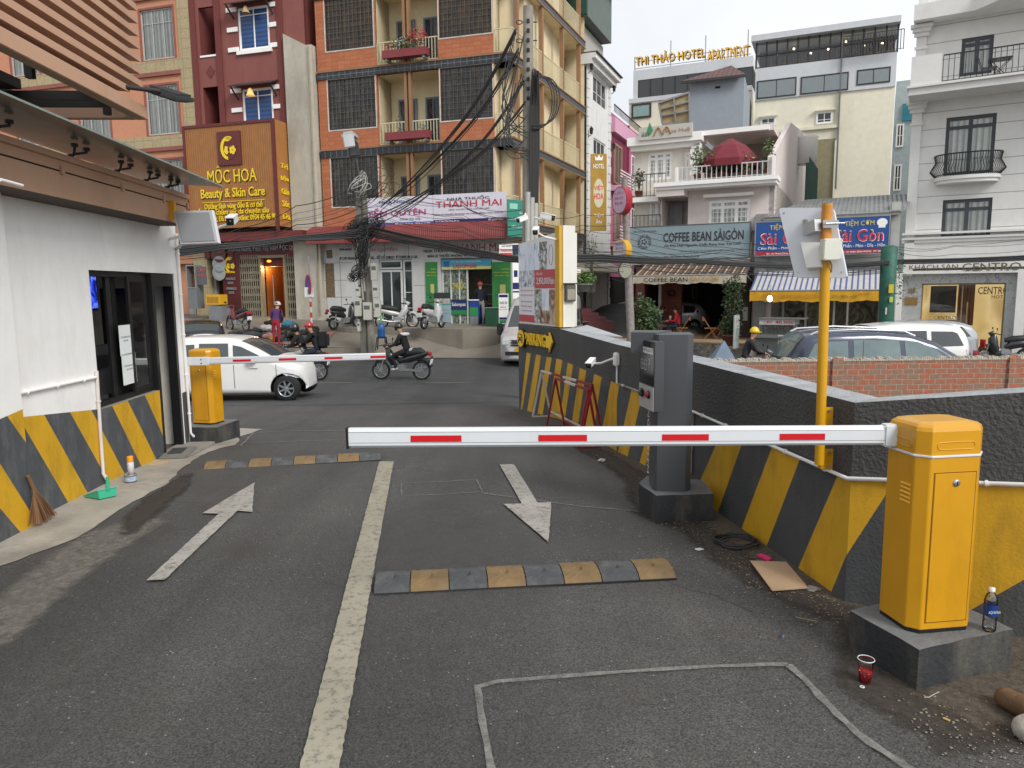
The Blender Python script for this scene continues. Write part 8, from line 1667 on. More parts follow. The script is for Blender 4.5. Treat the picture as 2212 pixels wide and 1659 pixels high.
for i in range(7):mb=MB(FD.m);x=Y0_+1.2+i*(Y1_-Y0_-2)/6;mb.blob((x,1.4,zm_+.3+.25*math.sin(i*2)),.07,bulb,8);mb.build('ceiling_bulb',tw_,world=True)
dwin=[(K10,1445,745,712,1810,912,880),(K10,1848,705,668,2290,870,832),(K11,560,690,660,893,843,812)]
for a in dwin:r_=dq_(*a);win(tw_,FD.m,*r_,-.04,frm_d,max(2,int((r_[1]-r_[0])/1.1)),(),.08,cur=True)
for a in((K10,1478,1085,1072,1620,1160,1150),(K10,1990,1032,1018,2145,1145,1132)):
 r_=dq_(*a);win(tw_,FD.m,*r_,.04,white,2,(.33,),.12,glassm=dglass,top=ct_)
railing(tw_,FD.m,FD.P(*K11(430,500),-.6)[0],Y1_+.3,zB_,zB_+1.2,-.4,frm_d,.16,r=.02)
mb=MB(FD.m);x=FD.P(*K11(415,500))[0];mb.box(x-.04,x+.04,-.12,.1,zC_-6,zA_,M('pipe_dark','6a6a68',.6));x2_=FD.P(*K11(360,1300))[0];mb.box(x2_-.06,x2_+.06,-.1,.1,-2,zC_-3,ct_);mb.box(Y0_,x,-.06,.1,zC_-2.2,zC_-2.0,ct_);mb.build('down_pipe',tw_,world=True)
mb=MB(FD.m);x0,x1,z0,z1=FD.P(*K11(100,1500))[0],FD.P(*K11(345,1500))[0],-5,FD.P(*K11(220,1375))[1];mb.box(x0-3,x1,.02,.1,z0,z1,M('recess_shade','8d8468',.8));mb.build('lower_recess',tw_,world=True)
fe2=Fac(Wd(1968,300,40).xy,ang=math.atan2(-1,2.0));t=fe2.thing('teal_house','narrow teal and white house glimpsed left of the white hotel','house');mb=MB(fe2.m);x0,x1=fe2.P(1930,300)[0],fe2.P(1985,300)[0];mb.box(x0,x1,.0,5,-4,fe2.P(1945,175)[1],M('teal_white','a9b6b6',.7));mb.box(fe2.P(1946,300)[0],x1,-.1,0,fe2.P(1950,262)[1],fe2.P(1950,225)[1],M('teal_panel','2f7f90',.6));mb.build('wall',t,world=True)
for v0,v1 in((268,318),(355,412)):win(t,fe2.m,fe2.P(1935,300)[0],fe2.P(1952,300)[0],fe2.P(1945,v1)[1],fe2.P(1945,v0)[1],-.08,white,2,(.5,),.08,glassm=pane_b2)
FG=Fac(Wd(1560,300,46).xy,ang=math.atan2(-1,2.6));t=FG.thing('blue_house','plain blue grey house wall with brown tiled roof in front of the distant hotel','house')
x0,x1=FG.P(*K10(828,900))[0],FG.P(*K10(1325,900))[0];z1=FG.P(*K10(1080,715))[1];mb=MB(FG.m);mb.box(x0,x1,0,8,-2,z1,M('blue_grey_wall','929ba4',.8,var=.05,dirt='7d858c',dirtamt=.4,dscale=.4));r_=FG.r(K10,1062,798,1108,812);mb.box(*r_[:2],-.03,0,*r_[2:],dark);mb.build('wall',t,world=True)
mb=MB(FG.m);zz1=FG.P(*K10(1100,635),1.6)[1];mb.add([(x0-.5,-.5,z1-.1),(x1+.1,-.5,z1-.1),(x1-1.0,2.2,zz1+.3),(x0+2.2,2.2,zz1+.3)],[(0,1,2,3)],stripemat('roof_tile','6a4a44','4c3430',0,.28,.5,.7,soft=.2,fold=.04));mb.box(x0-.5,x1+.1,-.5,-.4,z1-.25,z1-.1,MC['roof_dark']);mb.build('roof',t,world=True)
FG2=Fac(Wd(1480,300,52).xy,ang=math.atan2(-1,2.6));t=FG2.thing('roof_canopy','yellowish translucent canopy on a thin steel frame left of the blue grey house','canopy');pts=[FG2.P(*K10(x,y))for x,y in((540,950),(825,850),(825,1130),(575,1145))]
mb=MB(FG2.m);mb.slab([p for p in pts][::-1],.1,.16,M('polycarbonate','a8986c',.5,var=.1));mb.build('sheet',t,world=True);mb=MB(FG2.m)
for a,b in((0,1),(1,2),(2,3),(3,0)):mb.beam((pts[a][0],0,pts[a][1]),(pts[b][0],0,pts[b][1]),.12,.12,grey_metal)
for q in(.3,.6):mb.beam((pts[0][0]+(pts[3][0]-pts[0][0])*q,-.02,pts[0][1]+(pts[3][1]-pts[0][1])*q),(pts[1][0],-.02,pts[1][1]+(pts[2][1]-pts[1][1])*q),.1,.1,grey_metal)
mb.beam(((pts[0][0]+pts[1][0])/2,-.02,(pts[0][1]+pts[1][1])/2),((pts[2][0]+pts[3][0])/2,-.02,pts[2][1]),.1,.1,grey_metal);mb.build('frame',t,world=True)
FG3=Fac(Wd(1760,400,38).xy,ang=math.atan2(-1,2.0));p0,p1=FG3.P(*K10(1935,1500)),FG3.P(*K10(1850,1260));t=FG3.thing('water_tank','white rooftop water tank behind the sloping pale side wall','tank');c=FG3.P(*K10(1895,1250));cz0=FG3.P(*K10(1895,1500))[1];mb=MB(FG3.m);mb.lathe([(0,cz0),(.55,cz0),(.55,c[1]-.1),(.6,c[1]),(0,c[1]+.1)],(c[0],.5,0),white,20);mb.build('drum',t,world=True)
t=FG3.thing('green_fence','dark green metal fence panel right of the pale sloping wall','fence');mb=MB(FG3.m);x0,x1=FG3.P(*K12(1890,100))[0],FG3.P(*K12(2005,100))[0];zf_=FG3.P(*K12(1900,0))[1];mb.slab([(x0,1),(x1,1),(x1,zf_+.1),(x0,zf_+1.0)],0,.1,M('fence_green','3f5a50',.6));mb.build('panel',t,world=True)
bk=brickmat('rough_brick','a2614a','85705f','a39a8a',.205,.098,.008,.9,.9,msm=.3)
X0b,X1b=Wd(1440,700,13.5).x,Wd(2330,700,13.5).x;zbt=Wd(1850,775,13.5).z;mort=M('mortar','b3aca0',.95,var=.25,scale=8,bump=.6)
bw2=thing('brick_wall','rough unplastered brick wall with ragged mortar top behind the parking wall','wall',(X0b,13.5,-1));mb=MB(Matrix.Translation((X0b,13.5,0)));L_=X1b-X0b
mb.box(0,L_,0,.14,-1.2,zbt-.03,bk);mb.build('brickwork',bw2,world=True)
mb=MB(Matrix.Translation((X0b,13.5,0)));n=220
for i in range(n):x=L_*i/n;mb.bbox(x,x+L_/n*1.4,-.015,.15,zbt-.05,zbt+random.uniform(-.02,.035),mort,.01)
mb.build('mortar_top',bw2,world=True)
for u in(1815,2200):x=Wd(u,700,13.45).x-X0b;mb=MB(Matrix.Translation((X0b,13.5,0)));mb.box(x-.1,x+.1,-.05,.2,-1.2,zbt+.015,bk);mb.build('pier',bw2,world=True)
a=Wd(1864,775,13.45);mb=MB();mb.cyl(a,a+Vector((0,0,.33)),.006,M('rust','6a4030',.8),n=6);mb.build('rebar',bw2,world=True)
mb=MB();a,b,c,d=Wd(1222,714,11.9),Wd(1268,702,12.3),Wd(1345,727,10.6),Wd(1250,727,11.5);sh=M('sheet_pale','a9adb0',.5,var=.1)
mb.add([a,b,c,d,a-Vector((0,0,.02)),b-Vector((0,0,.02)),c-Vector((0,0,.02)),d-Vector((0,0,.02))],[(0,3,2,1),(4,5,6,7),(0,1,5,4),(1,2,6,5),(2,3,7,6),(3,0,4,7)],sh);tag(mb.build('metal_sheet'),'loose pale metal sheet resting behind the top of the parking wall','sheet')
mb=MB();p=Wd(1820/1.0,770,19);c=Wd(1810,765,19)
c0=Wd(*K12(1165,1640),17.5);mb.add([c0+Vector(q)for q in((-.45,0,-.5),(.35,-.2,-.5),(.42,.5,-.5),(-.5,.6,-.5),(.0,.2,.22))],[(0,1,4),(1,2,4),(2,3,4),(3,0,4)],M('tarp_blue','6f7f92',.6,var=.15));tag(mb.build('tarpaulin'),'blue grey tarpaulin draped to a peak behind the brick wall','tarpaulin')
pcn=M('pole_concrete','8c877d',.9,var=.2,scale=5,bump=.3,dirt='4f4c46',dscale=2);blc=M('cable_black','18181a',.6,var=0);wcb=M('cable_white','a8a8a2',.6)
dP=26.6;pb_=Wd(803,762,dP);pt_=Wd(783,372,dP)
tp_=thing('utility_pole','twin grey utility pole hung with meters and tangled black cables on the far pavement','utility pole',pb_)
mb=MB();mb.cyl(pb_-Vector((0,0,.4)),pt_,.165,pcn,r1=.11,n=16);mb.build('round_post',tp_,world=True)
sb0,st0=Wd(787,762,dP-.1),Wd(772,385,dP-.1);mb=MB();mb.beam(sb0-Vector((0,0,.4)),st0,.2,.2,M('pole_grey','66635c',.9,var=.2));mb.build('square_post',tp_,world=True)
mtw=M('meter_white','b9b7ab',.5,var=.1)
for a in((620,840,675,1000),(635,1045,690,1160),(480,1060,520,1150),(470,1160,530,1330),(550,1200,625,1365),(655,1185,705,1340),(495,1380,520,1470)):
 p0,p1=Wd(*K7(a[0],a[3]),dP-.35),Wd(*K7(a[2],a[1]),dP-.35);mb=MB();mb.bbox(p0.x,p1.x,p0.y-.1,p0.y+.12,p0.z,p1.z,mtw,.02);mb.box(p0.x+.15*(p1.x-p0.x),p1.x-.2*(p1.x-p0.x),p0.y-.106,p0.y-.1,p0.z+.6*(p1.z-p0.z),p0.z+.82*(p1.z-p0.z),M('meter_window','5a5e5e',.3));mb.build('meter_box',tp_,world=True)
for k,(xa_,ya_,xb_,yb_)in enumerate(((490,600,510,1040),(510,720,545,1180),(590,580,600,880),(530,740,560,1100))):mb=MB();mb.cyl(Wd(*K7(xa_,ya_),dP-.25),Wd(*K7(xb_,yb_),dP-.25),.035,wcb,n=8);mb.build('conduit',tp_,world=True)
def tangle(name,parent,cen,d,rx,rz_,n,r,mat,seed):
 rnd=random.Random(seed);mb=MB();c=Wd(*cen,d)
 for _ in range(n):
  pts=[];a0=rnd.uniform(0,6.3);sx,sz,oy=rx*rnd.uniform(.3,1),rz_*rnd.uniform(.3,1),rnd.uniform(-.25,.1);ox,oz_=rnd.uniform(-.3,.3)*rx,rnd.uniform(-.4,.4)*rz_;w=rnd.uniform(.5,1.4)
  for i in range(14):a=a0+i*w*.45;pts.append(c+Vector((ox+sx*math.cos(a)+rnd.uniform(-.04,.04),oy+.1*math.sin(a*2),oz_+sz*math.sin(a*1.1)+rnd.uniform(-.04,.04))))
  mb.tube(pts,r,mat,5)
 return mb.build(name,parent,world=True)
tangle('cable_tangle',tp_,K7(560,530),dP-.2,.7,.5,48,.011,blc,3);tangle('cable_tangle',tp_,K7(600,150),dP-.2,.9,.6,16,.009,M('cable_dark','2c2c2c',.7),5)
tangle('cable_loops',tp_,K7(525,140),dP-.3,.36,.5,7,.012,wcb,6);tangle('cable_loops',tp_,K7(500,930),dP-.3,.35,.35,12,.015,blc,9);tangle('cable_tangle',tp_,K7(550,700),dP-.3,.28,.7,22,.012,blc,12)
lh=Wd(757,303,dP-.3);t=thing('street_lamp','grey street lamp head on a thin arm above the twin utility pole','street lamp',lh-Vector((0,0,.3)));lpm=M('lamp_head_grey','a6a8a8',.5);mb=MB(Matrix.Translation(lh)@Matrix.Rotation(R(-8),4,'Y'))
mb.bbox(-.24,.24,-.3,.35,-.02,.26,lpm,.08);mb.bbox(-.15,.19,.1,.4,-.55,0,M('lamp_dark','3c3e40',.5),.05);mb.build('lamp_head',t,world=True);mb=MB(Matrix.Translation(lh)@Matrix.Rotation(R(-8),4,'Y'));mb.bbox(-.19,.19,-.34,-.28,-.3,.14,M('lamp_glass','b9bcbc',.2),.05);mb.build('lens',t,world=True);mb=MB();mb.cyl(Wd(765,322,dP-.1),Wd(780,400,dP),.04,M('lamp_dark','3c3e40',.5),n=8);mb.build('arm',t,world=True)
dM=15.5;mt0,mb0=Wd(1141,14,dM),Wd(1140,720,dM);mp_=thing('utility_pole','tall tapering concrete pole with heavy black cable bundle rising behind the billboard','utility pole',(mb0.x,mb0.y,-.7))
mb=MB();mb.cyl(Vector((mb0.x,mb0.y,-.8)),mt0,.15,pcn,r1=.1,n=14);mb.build('post',mp_,world=True)
mb=MB()
for i in range(9):c=Wd(1141,45+i*21,dM-.1);mb.box(c.x-.03,c.x+.03,c.y-.02,c.y+.02,c.z-.035,c.z+.035,M('hole_dark','2e2c2a',.9));mb.build('bolt_hole',mp_,world=True);mb=MB()
for v in(48,88):c=Wd(1128,v,dM);mb.tube([c+Vector((.06*math.cos(a)-.06,0,.04*math.sin(a)))for a in[i*.8 for i in range(8)]],.01,dk,6,closed=True);mb.cyl(c,c+Vector((.3,0,0)),.012,dk,n=6);mb.build('eye_bolt',mp_,world=True);mb=MB()
mb=MB()
for i in range(15):
 o_x=4+(i%7)*3.2;p=[Wd(1148+o_x*.6,150+(i*7)%22,dM-.2-.02*i),Wd(1143+o_x*.9,230,dM-.2),Wd(1141+o_x,320,dM-.2),Wd(1143+o_x*.8,420,dM-.2),Wd(1144+o_x*.75,520,dM-.2)];mb.tube(p,.016+.006*(i%2),blc,7)
mb.build('cable_bundle',mp_,world=True)
mb=MB()
for k,x in enumerate((1140,1149,1157)):mb.cyl(Wd(x,415+12*k,dM-.25),Wd(x,600,dM-.25),.055,M('sleeve_white','a9a8a2',.6,var=.1),n=12)
mb.build('white_sleeve',mp_,world=True)
def arc(p,q,sag,n=14):return[p.lerp(q,i/n)-Vector((0,0,sag*4*(i/n)*(1-i/n)))for i in range(n+1)]
mb=MB();rnd=random.Random(4)
for k in range(16):a_,b_=Wd(1108+rnd.uniform(-4,26),60+rnd.uniform(0,160),dM-.2),Wd(1136+rnd.uniform(-6,6),240+rnd.uniform(0,110),dM-.2);mb.tube([q+Vector((-.35*math.sin(math.pi*i/14)*rnd.uniform(.95,1.05),0,0))for i,q in enumerate(arc(a_,b_,.25+.4*rnd.random()))],.010,blc,5)
for k in range(4):a_,b_=Wd(1156,165,dM-.25),Wd(1150,270+k*3,dM-.25);mb.tube([a_.lerp(b_,i/16)+Vector(((.52-.05*k)*math.sin(math.pi*i/16),0,.16*math.sin(math.pi*i/8)))for i in range(17)],.012,blc,6)
mb.build('cable_loops',mp_,world=True)
dR=27;rb0,rt0=Wd(1366,762,dR),Wd(1349,383,dR);rp_=thing('utility_pole','leaning grey wooden looking pole with mirror and round shop signs at the cafe corner','utility pole',rb0);mb=MB();mb.cyl(rb0-Vector((0,0,.5)),rt0,.16,M('pole_weathered','8c8480',.9,var=.3,scale=6,dirt='4c4846',dscale=1),r1=.12,n=14);mb.build('post',rp_,world=True)
def disc(name,label,cat,c,r,rh,th,col,face,yaw,txt=None):
 t=thing(name,label,cat,c,yaw);mb=MB();n=26;P=[(r*math.cos(2*math.pi*i/n),rh*math.sin(2*math.pi*i/n))for i in range(n)];mb.slab(P,-th/2,th/2,col);mb.build('casing',t);mb=MB();mb.slab([(x*.9,z*.92)for x,z in P],-th/2-.01,-th/2-.001,face)
 if txt:
  for k,s_ in enumerate(txt[0]):mb.text(s_,-r*.55,r*.55,rh*(.45-k*.38),rh*(.68-k*.38),txt[1],-th/2-.016)
 mb.build('face',t);return t
disc('light_box','red rimmed oval shop light box high on the cafe corner pole','sign',Wd(*K14(1312,265),dR-.2),.36,.49,.3,M('box_red','9c2030',.4),M('face_pink','b9a0b0',.5),R(-52),(('LẨU','BÒ','BA'),ink_('b8306c')))
disc('light_box','yellow rimmed oval shop light box halfway up the cafe corner pole','sign',Wd(*K14(1312,722),dR-.2),.34,.38,.3,M('box_yellow','c8982a',.4),M('face_pale','b9b0b4',.5),R(-52),(('BEAN','SG'),ink_('6c3c78')))
disc('traffic_mirror','round grey green traffic mirror on the cafe corner pole','mirror',Wd(*K14(1337,905),dR-.35),.26,.30,.07,M('mirror_rim','3c3834',.6),M('mirror_face','8f917e',.25,var=.15),R(12))
dG=22.5;g0_,g1_=Wd(*K13(940,1500),dG),Wd(*K13(975,690),dG);gp_=thing('green_pole','thick green painted pole with vine and stickers between the rice shop and the hotel','pole',(g0_.x,g0_.y,-.9));grn=M('pole_green','24594a',.6,var=.3,scale=5,bump=.6,bscale=8);mb=MB();mb.tube([Vector((g0_.x-.03,g0_.y,-.9)),g0_,g0_.lerp(g1_,.5)+Vector((-.03,0,0)),g1_,g1_+Vector((0,0,.05))],[.21,.21,.22,.24,.1],grn,16);mb.build('post',gp_,world=True)
mb=MB();leaves(mb,(g0_.x+.3,g0_.y-.1,g0_.z+1.7),(.14,.14,.9),110,.05,[leafd,leafm]);mb.build('vine',gp_,world=True)
mb=MB();K13f=lambda x,y:Wd(*K13(x,y),dG-.27)
for a,c_ in(((962,1035,1012,1115),'b8a020'),((970,1150,1005,1200),'9ab04c'),((932,1250,948,1312),'c4b0a8')):p0,p1=K13f(a[0],a[3]),K13f(a[2],a[1]);mb.box(p0.x,p1.x,p0.y-.01,p0.y,p0.z,p1.z,ink_(c_))
mb.build('sticker',gp_,world=True)
ns=Wd(673,698,28.0);nt=Wd(668,560,28.0);t=thing('road_sign','round blue and red no parking sign on a red and white banded post','road sign',ns,R(-58));iv=ns
rw_=[M('post_red','b0402c',.5),M('post_white2','c4c4c4',.5)];mb=MB();H_=Wd(668,640,28.0).z-ns.z
for k in range(5):mb.cyl((0,0,H_*k/5),(0,0,H_*(k+1)/5),.045,rw_[(k+1)%2],n=12)
mb.cyl((0,0,H_),(0,0,H_+1.5),.04,M('post_grey','8c8c8c',.5),n=12);mb.build('post',t)
zc_=Wd(670,615,28.0).z-ns.z;mb=MB();rr=.38;n=28;P=[(rr*math.cos(2*math.pi*i/n),zc_+rr*math.sin(2*math.pi*i/n))for i in range(n)];mb.slab(P,-.07,-.05,ink_('b81c28'));mb.slab([(x*.8,zc_+(z-zc_)*.8)for x,z in P],-.076,-.071,ink_('2c4ca8'));mb.slab([(-.26,zc_+.2),(-.2,zc_+.26),(.26,zc_-.2),(.2,zc_-.26)][::-1],-.082,-.077,ink_('b81c28'));mb.build('sign_face',t)
mb=MB(Matrix.Rotation(R(40),4,'Z'));z=H_+.14;mb.box(-.2,.2,-.07,-.05,z-.16,z+.2,white);mb.text('30m',-.08,.08,z-.06,z+.12,ink_('1c2c48'),-.075);mb.build('distance_plate',t)
wj=Wd(*K7(718,1640),25.9);t=thing('plastic_stool','dark plastic stool under the blue water jug beside the utility pole','stool',wj);mb=MB();sd=M('stool_dark','1e2228',.5);mb.bbox(-.17,.17,-.17,.17,.42,.46,sd,.02);mb.build('seat',t)
for x in(-1,1):
 for y in(-1,1):mb=MB();mb.beam((x*.14,y*.14,.43),(x*.19,y*.19,0),.035,.035,sd);mb.build('leg',t)
t=thing('water_jug','blue water jug standing on the dark stool beside the utility pole','water jug',wj+Vector((0,0,.46)));mb=MB();mb.lathe([(0,0),(.13,0),(.135,.04),(.13,.18),(.135,.2),(.135,.38),(.09,.45),(.035,.48),(.035,.52),(0,.52)],(0,0,0),M('jug_blue','2f5f9c',.15,var=.15,trans=.2),20);mb.build('body',t);mb=MB();mb.lathe([(.04,.5),(.045,.74),(.03,.76),(0,.76)],(0,0,0),M('jug_green','5c9c5c',.5),12);mb.build('cap',t)
def cable(anch,r,label,group,sag=.3,jit=0,mat=None,n=16):
 pts=[];A_=[Wd(u,v,d)for u,v,d in anch]
 for a,b in zip(A_,A_[1:]):pts+=arc(a,b,sag,n)[:-1]
 pts.append(A_[-1]);mb=MB();mb.tube(pts,r,mat or blc,6);tag(mb.build('overhead_cable'),label,'cable',group)
rnd=random.Random(11);J=lambda s_:rnd.uniform(-s_,s_)
G1,G2,G3,G4='thick black cables left of the twin pole','thick black cables from the twin pole to the concrete pole','thick black cables from the concrete pole to the right','diagonal cables from the concrete pole top'
for i in range(10):o=i*1.9;cable([(230+J(4),552+o,24),(480,527+o*.6+J(1),24.5),(640,510+o*.5,25.5),(795+J(8),492+o+J(2),dP-.3)],.016+.012*(i%3==0),'thick black cable in the bundle arriving from behind the booth at the twin pole',G1,.03)
for i in range(11):o=i*2.1;cable([(805+J(8),490+o+J(2),dP-.3),(960+J(5),524+o*.7+J(2),22),(1060,545+o*.6+J(1),18.5),(1140+J(3),556+o*.5,dM-.1)],.016+.01*(i%3==0),'thick black cable in the bundle between the twin pole and the concrete pole',G2,.03)
for i in range(9):o=i*1.7;cable([(1140+J(2),545+o,dM-.1),(1300,552+o+J(2),16.5),(1500,560+o*.6,18),(1720,571+o*.6+J(1),20),(1932+J(4),562+o*.6,dG),(2300,548+o*.7,21)],.013+.011*(i%3==0),'thick black cable in the bundle running right from the concrete pole past the hotel',G3,.03)
for i in range(9):cable([(1142,520+i*5,dM),(1350,545+i*4+J(6),22),(1560,540+i*6+J(3),22),(1930,572+i*2,dG)],.010,'thin black cable crossing below the blue cafe sign','thin cables across the cafe front',.12)
for i in range(6):cable([(1360,490+i*13,dR),(1560+J(9),520+i*14,26),(1930,535+i*9,dG)],.009,'thin black cable crossing the lettering of the blue cafe sign','thin cables over the cafe sign',.12)
for i,(p,q)in enumerate((((1113,62),(825,440)),((1118,105),(838,432)),((1130,172),(860,455)),((1134,220),(815,470)))):
 for k in range(3):cable([(p[0]+J(3),p[1]+k*4,dM-.1),((p[0]+q[0])/2+22+J(3),(p[1]+q[1])/2+14+k*4,20.5),(q[0]+J(8),q[1]+k*6+J(4),dP-.2)],.022-.004*k,'black cable sloping from the concrete pole top to the twin pole, strand set '+('one, highest','two','three','four, lowest')[i],G4,.12)
for i in range(14):cable([(812+J(10),395+i*8,dP-.2),(1000,430+i*8+J(12),22),(1138,455+i*7+J(6),dM)],.007,'thin wire strung across the white banners between the two near poles','thin wires over the pharmacy',.15)
for i in range(9):cable([(780+J(8),400+i*13,dP-.2),(640,450+i*9+J(6),27),(520+J(9),492+i*5,27.5),(380,520+i*5,28)],.007+.008*(i%4==0),'thin wire running left from the twin pole across the brown shop sign','thin wires over the beauty shop',.12)
for i in range(8):cable([(1150,460+i*14+J(4),dM),(1260,470+i*14+J(9),21),(1352,455+i*22,dR)],.008,'thin wire between the concrete pole and the cafe corner pole','thin wires over the side street',.1)
for i in range(3):cable([(1935,532+i*6,dG),(2060,528+i*8+J(6),24),(2300,500+i*14,26)],.007,'thin wire crossing the white hotel front above its bronze letters','thin wires over the hotel',.1)
tyre_m=M('tyre','1a1a1b',.8);rim_m=M('alloy','a9acaf',.3,metal=.7);blk_pl=M('black_plastic','1d1e20',.6)
def wheel(parent,x,y,r,w,side,spokes=7):
 mb=MB(Matrix.Translation((x,y,r)));ax=Matrix.Rotation(R(90)*side,3,'X');mb.lathe([(r*.62,-w/2),(r*.9,-w/2),(r,-w*.3),(r,w*.3),(r*.9,w/2),(r*.62,w/2)],(0,0,0),tyre_m,32,ax);tw_=mb.build('wheel',parent)
 mb=MB(Matrix.Translation((x,y,r)));mb.lathe([(r*.64,w*.48),(r*.58,w*.5),(r*.56,w*.25)],(0,0,0),rim_m,32,ax);mb.lathe([(r*.6,w*.12),(0,w*.12)],(0,0,0),blk_pl,24,ax);mb.lathe([(r*.13,w*.1),(r*.13,w*.42),(0,w*.44)],(0,0,0),rim_m,14,ax)
 for k in range(spokes):a=2*math.pi*k/spokes;c,s_=math.cos(a),math.sin(a);yy=-side*w*.40;mb.beam((r*.1*c,yy,r*.1*s_),(r*.6*c,yy,r*.6*s_),r*.13,w*.12,rim_m,up=(0,1,0))
 mb.build('rim',tw_)
def car(name,label,loc,yaw,col,L,W,top,wb,r,sides,shield,rear,belt,cat='car',bot=.2,lamps=True,arch=True,plate=None,tumble=.2,rails=False,group=None):
 """top: roof outline rear to front (x, z); sides: side window polygons (x, z); shield/rear: (x0, x1) spans of glass on the outline"""
 t=thing(name,label,cat,loc,yaw,group);Tz=lambda x:interp(top,x);x_0,x_1=top[0][0],top[-1][0]
 def hw(x,z):
  e=abs(2*(x-(x_0+x_1)/2)/(x_1-x_0));w=W/2*(1-.10*e**5-.02*e*e-.42*max(0,(e-.78)/.22)**2.4)
  if z>belt:w-=tumble*(z-belt)
  w-=.06*max(0,(bot+.25-z));tz=Tz(x);d=tz-z
  if d<.12:w-=.10*(1-max(0,d)/.12)**2
  return w
 nx,nz_=64,16;bm=bmesh.new();rows_=[]
 for i in range(nx+1):
  x=x_0+(x_1-x_0)*i/nx;zb_=bot+.12*max(0,abs(2*x/(x_1-x_0))-.85)/.15;zt_=Tz(x);prof=[]
  for j in range(nz_+1):q=j/nz_;q=1-(1-q)**1.3;z=zb_+(zt_-zb_)*q;prof.append((hw(x,z),z))
  ring=[bm.verts.new((x,-y,z))for y,z in prof]+[bm.verts.new((x,-prof[-1][0]*f_,prof[-1][1]+.035*(1-f_*f_)))for f_ in(.6,.2,-.2,-.6)]+[bm.verts.new((x,y,z))for y,z in reversed(prof)]
  rows_.append(ring)
 m_=len(rows_[0])
 for a,b in zip(rows_,rows_[1:]):
  for j in range(m_):bm.faces.new((a[j],a[(j+1)%m_],b[(j+1)%m_],b[j]))
 bm.faces.new(rows_[0][::-1]);bm.faces.new(rows_[-1]);bmesh.ops.recalc_face_normals(bm,faces=list(bm.faces));mb=MB();mb.bm(bm,col,True);body=mb.build('body',t)
 if arch:
  cb=bmesh.new()
  for wx in(-wb/2,wb/2):bmesh.ops.create_cone(cb,segments=40,radius1=r*1.17,radius2=r*1.17,depth=W*2,cap_ends=True,matrix=Matrix.Translation((wx,0,r))@Matrix.Rotation(R(90),4,'X'))
  cm=bpy.data.meshes.new('cut');cb.to_mesh(cm);cb.free();cm.materials.append(blk_pl);cobj=bpy.data.objects.new('cut',cm);S.collection.objects.link(cobj);body.data.materials.append(blk_pl)
  md=body.modifiers.new('c','BOOLEAN');md.operation='DIFFERENCE';md.object=cobj;md.solver='EXACT';cobj.parent=t;dg=bpy.context.evaluated_depsgraph_get();nm=bpy.data.meshes.new_from_object(body.evaluated_get(dg));body.modifiers.clear();body.data=nm;bpy.data.objects.remove(cobj)
  mb=MB();mb.box(x_0+.3,x_1-.3,-W/2+.25,W/2-.25,bot+.02,r*2,blk_pl);mb.build('underbody',t)
 for side in(-1,1):
  for wx in(-wb/2,wb/2):wheel(t,wx,side*(W/2-.11),r,.19,-side if False else(1 if side<0 else-1))
  for poly in sides:
   b2=bmesh.new();f=b2.faces.new([b2.verts.new((x,0,z))for x,z in poly]);bmesh.ops.triangulate(b2,faces=[f])
   for _ in range(3):bmesh.ops.subdivide_edges(b2,edges=[e for e in b2.edges if e.calc_length()>.12],cuts=1);bmesh.ops.triangulate(b2,faces=[q for q in b2.faces if len(q.verts)>3])
   for v in b2.verts:v.co.y=side*(hw(v.co.x,v.co.z)+.006)
   mb=MB();mb.bm(b2,carglass,True);mb.build('side_window',t)
 for nm_,span in(('windscreen',shield),('rear_window',rear)):
  if not span:continue
  mb=MB();n=10;vs=[]
  for i in range(n+1):
   x=span[0]+(span[1]-span[0])*i/n;z=Tz(x);w=hw(x,z)-.0
   for f_ in(-.93,-.6,-.2,.2,.6,.93):vs.append((x,w*f_,z+.035*(1-f_*f_)+.006))
  mb.add(vs,[(i*6+j,(i+1)*6+j,(i+1)*6+j+1,i*6+j+1)for i in range(n)for j in range(5)],carglass,True);mb.build(nm_,t)
 if lamps:
  zf=belt-.18
  for s_ in(-1,1):
   mb=MB();xx=x_1-.25;b2=bmesh.new();P=[(x_1-.62,zf+.08),(x_1-.1,zf-.12),(x_1-.06,zf-.2),(x_1-.3,zf-.16)]
   vs=[(x,s_*(hw(x,z)+.012),z)for x,z in P];mb.add(vs+[(x_1-.02,s_*(W/2-.42),zf-.16)],[(0,1,2,3)],M('headlamp','c4cacc',.1,spec=.8));mb.build('headlight',t)
   mb=MB();P=[(x_0+.32,zf+.16),(x_0+.05,zf+.14),(x_0+.03,zf-.16),(x_0+.2,zf-.1)];mb.add([(x,s_*(hw(x,z)+.012),z)for x,z in P],[(0,1,2,3)],M('tail_red','a01420',.2));mb.box(x_0-.015,x_0+.02,s_*(W/2-.18)-.13,s_*(W/2-.18)+.1,zf-.12,zf+.14,MC['tail_red']);mb.build('tail_light',t)
   mb=MB();mx_=shield[1]-.42 if shield else x_1-1.3;mb.bbox(mx_-.08,mx_+.1,s_*(W/2+.08)-.08,s_*(W/2+.08)+.08,belt-.0,belt+.13,col,.03);mb.build('wing_mirror',t)
   for hx in[p_ for p_ in(-.35,.55)]:mb=MB();mb.box(hx-.09,hx+.09,s_*(hw(hx,belt-.1)+.02)-.012,s_*(hw(hx,belt-.1)+.02)+.012,belt-.12,belt-.09,col);mb.build('door_handle',t)
  mb=MB()
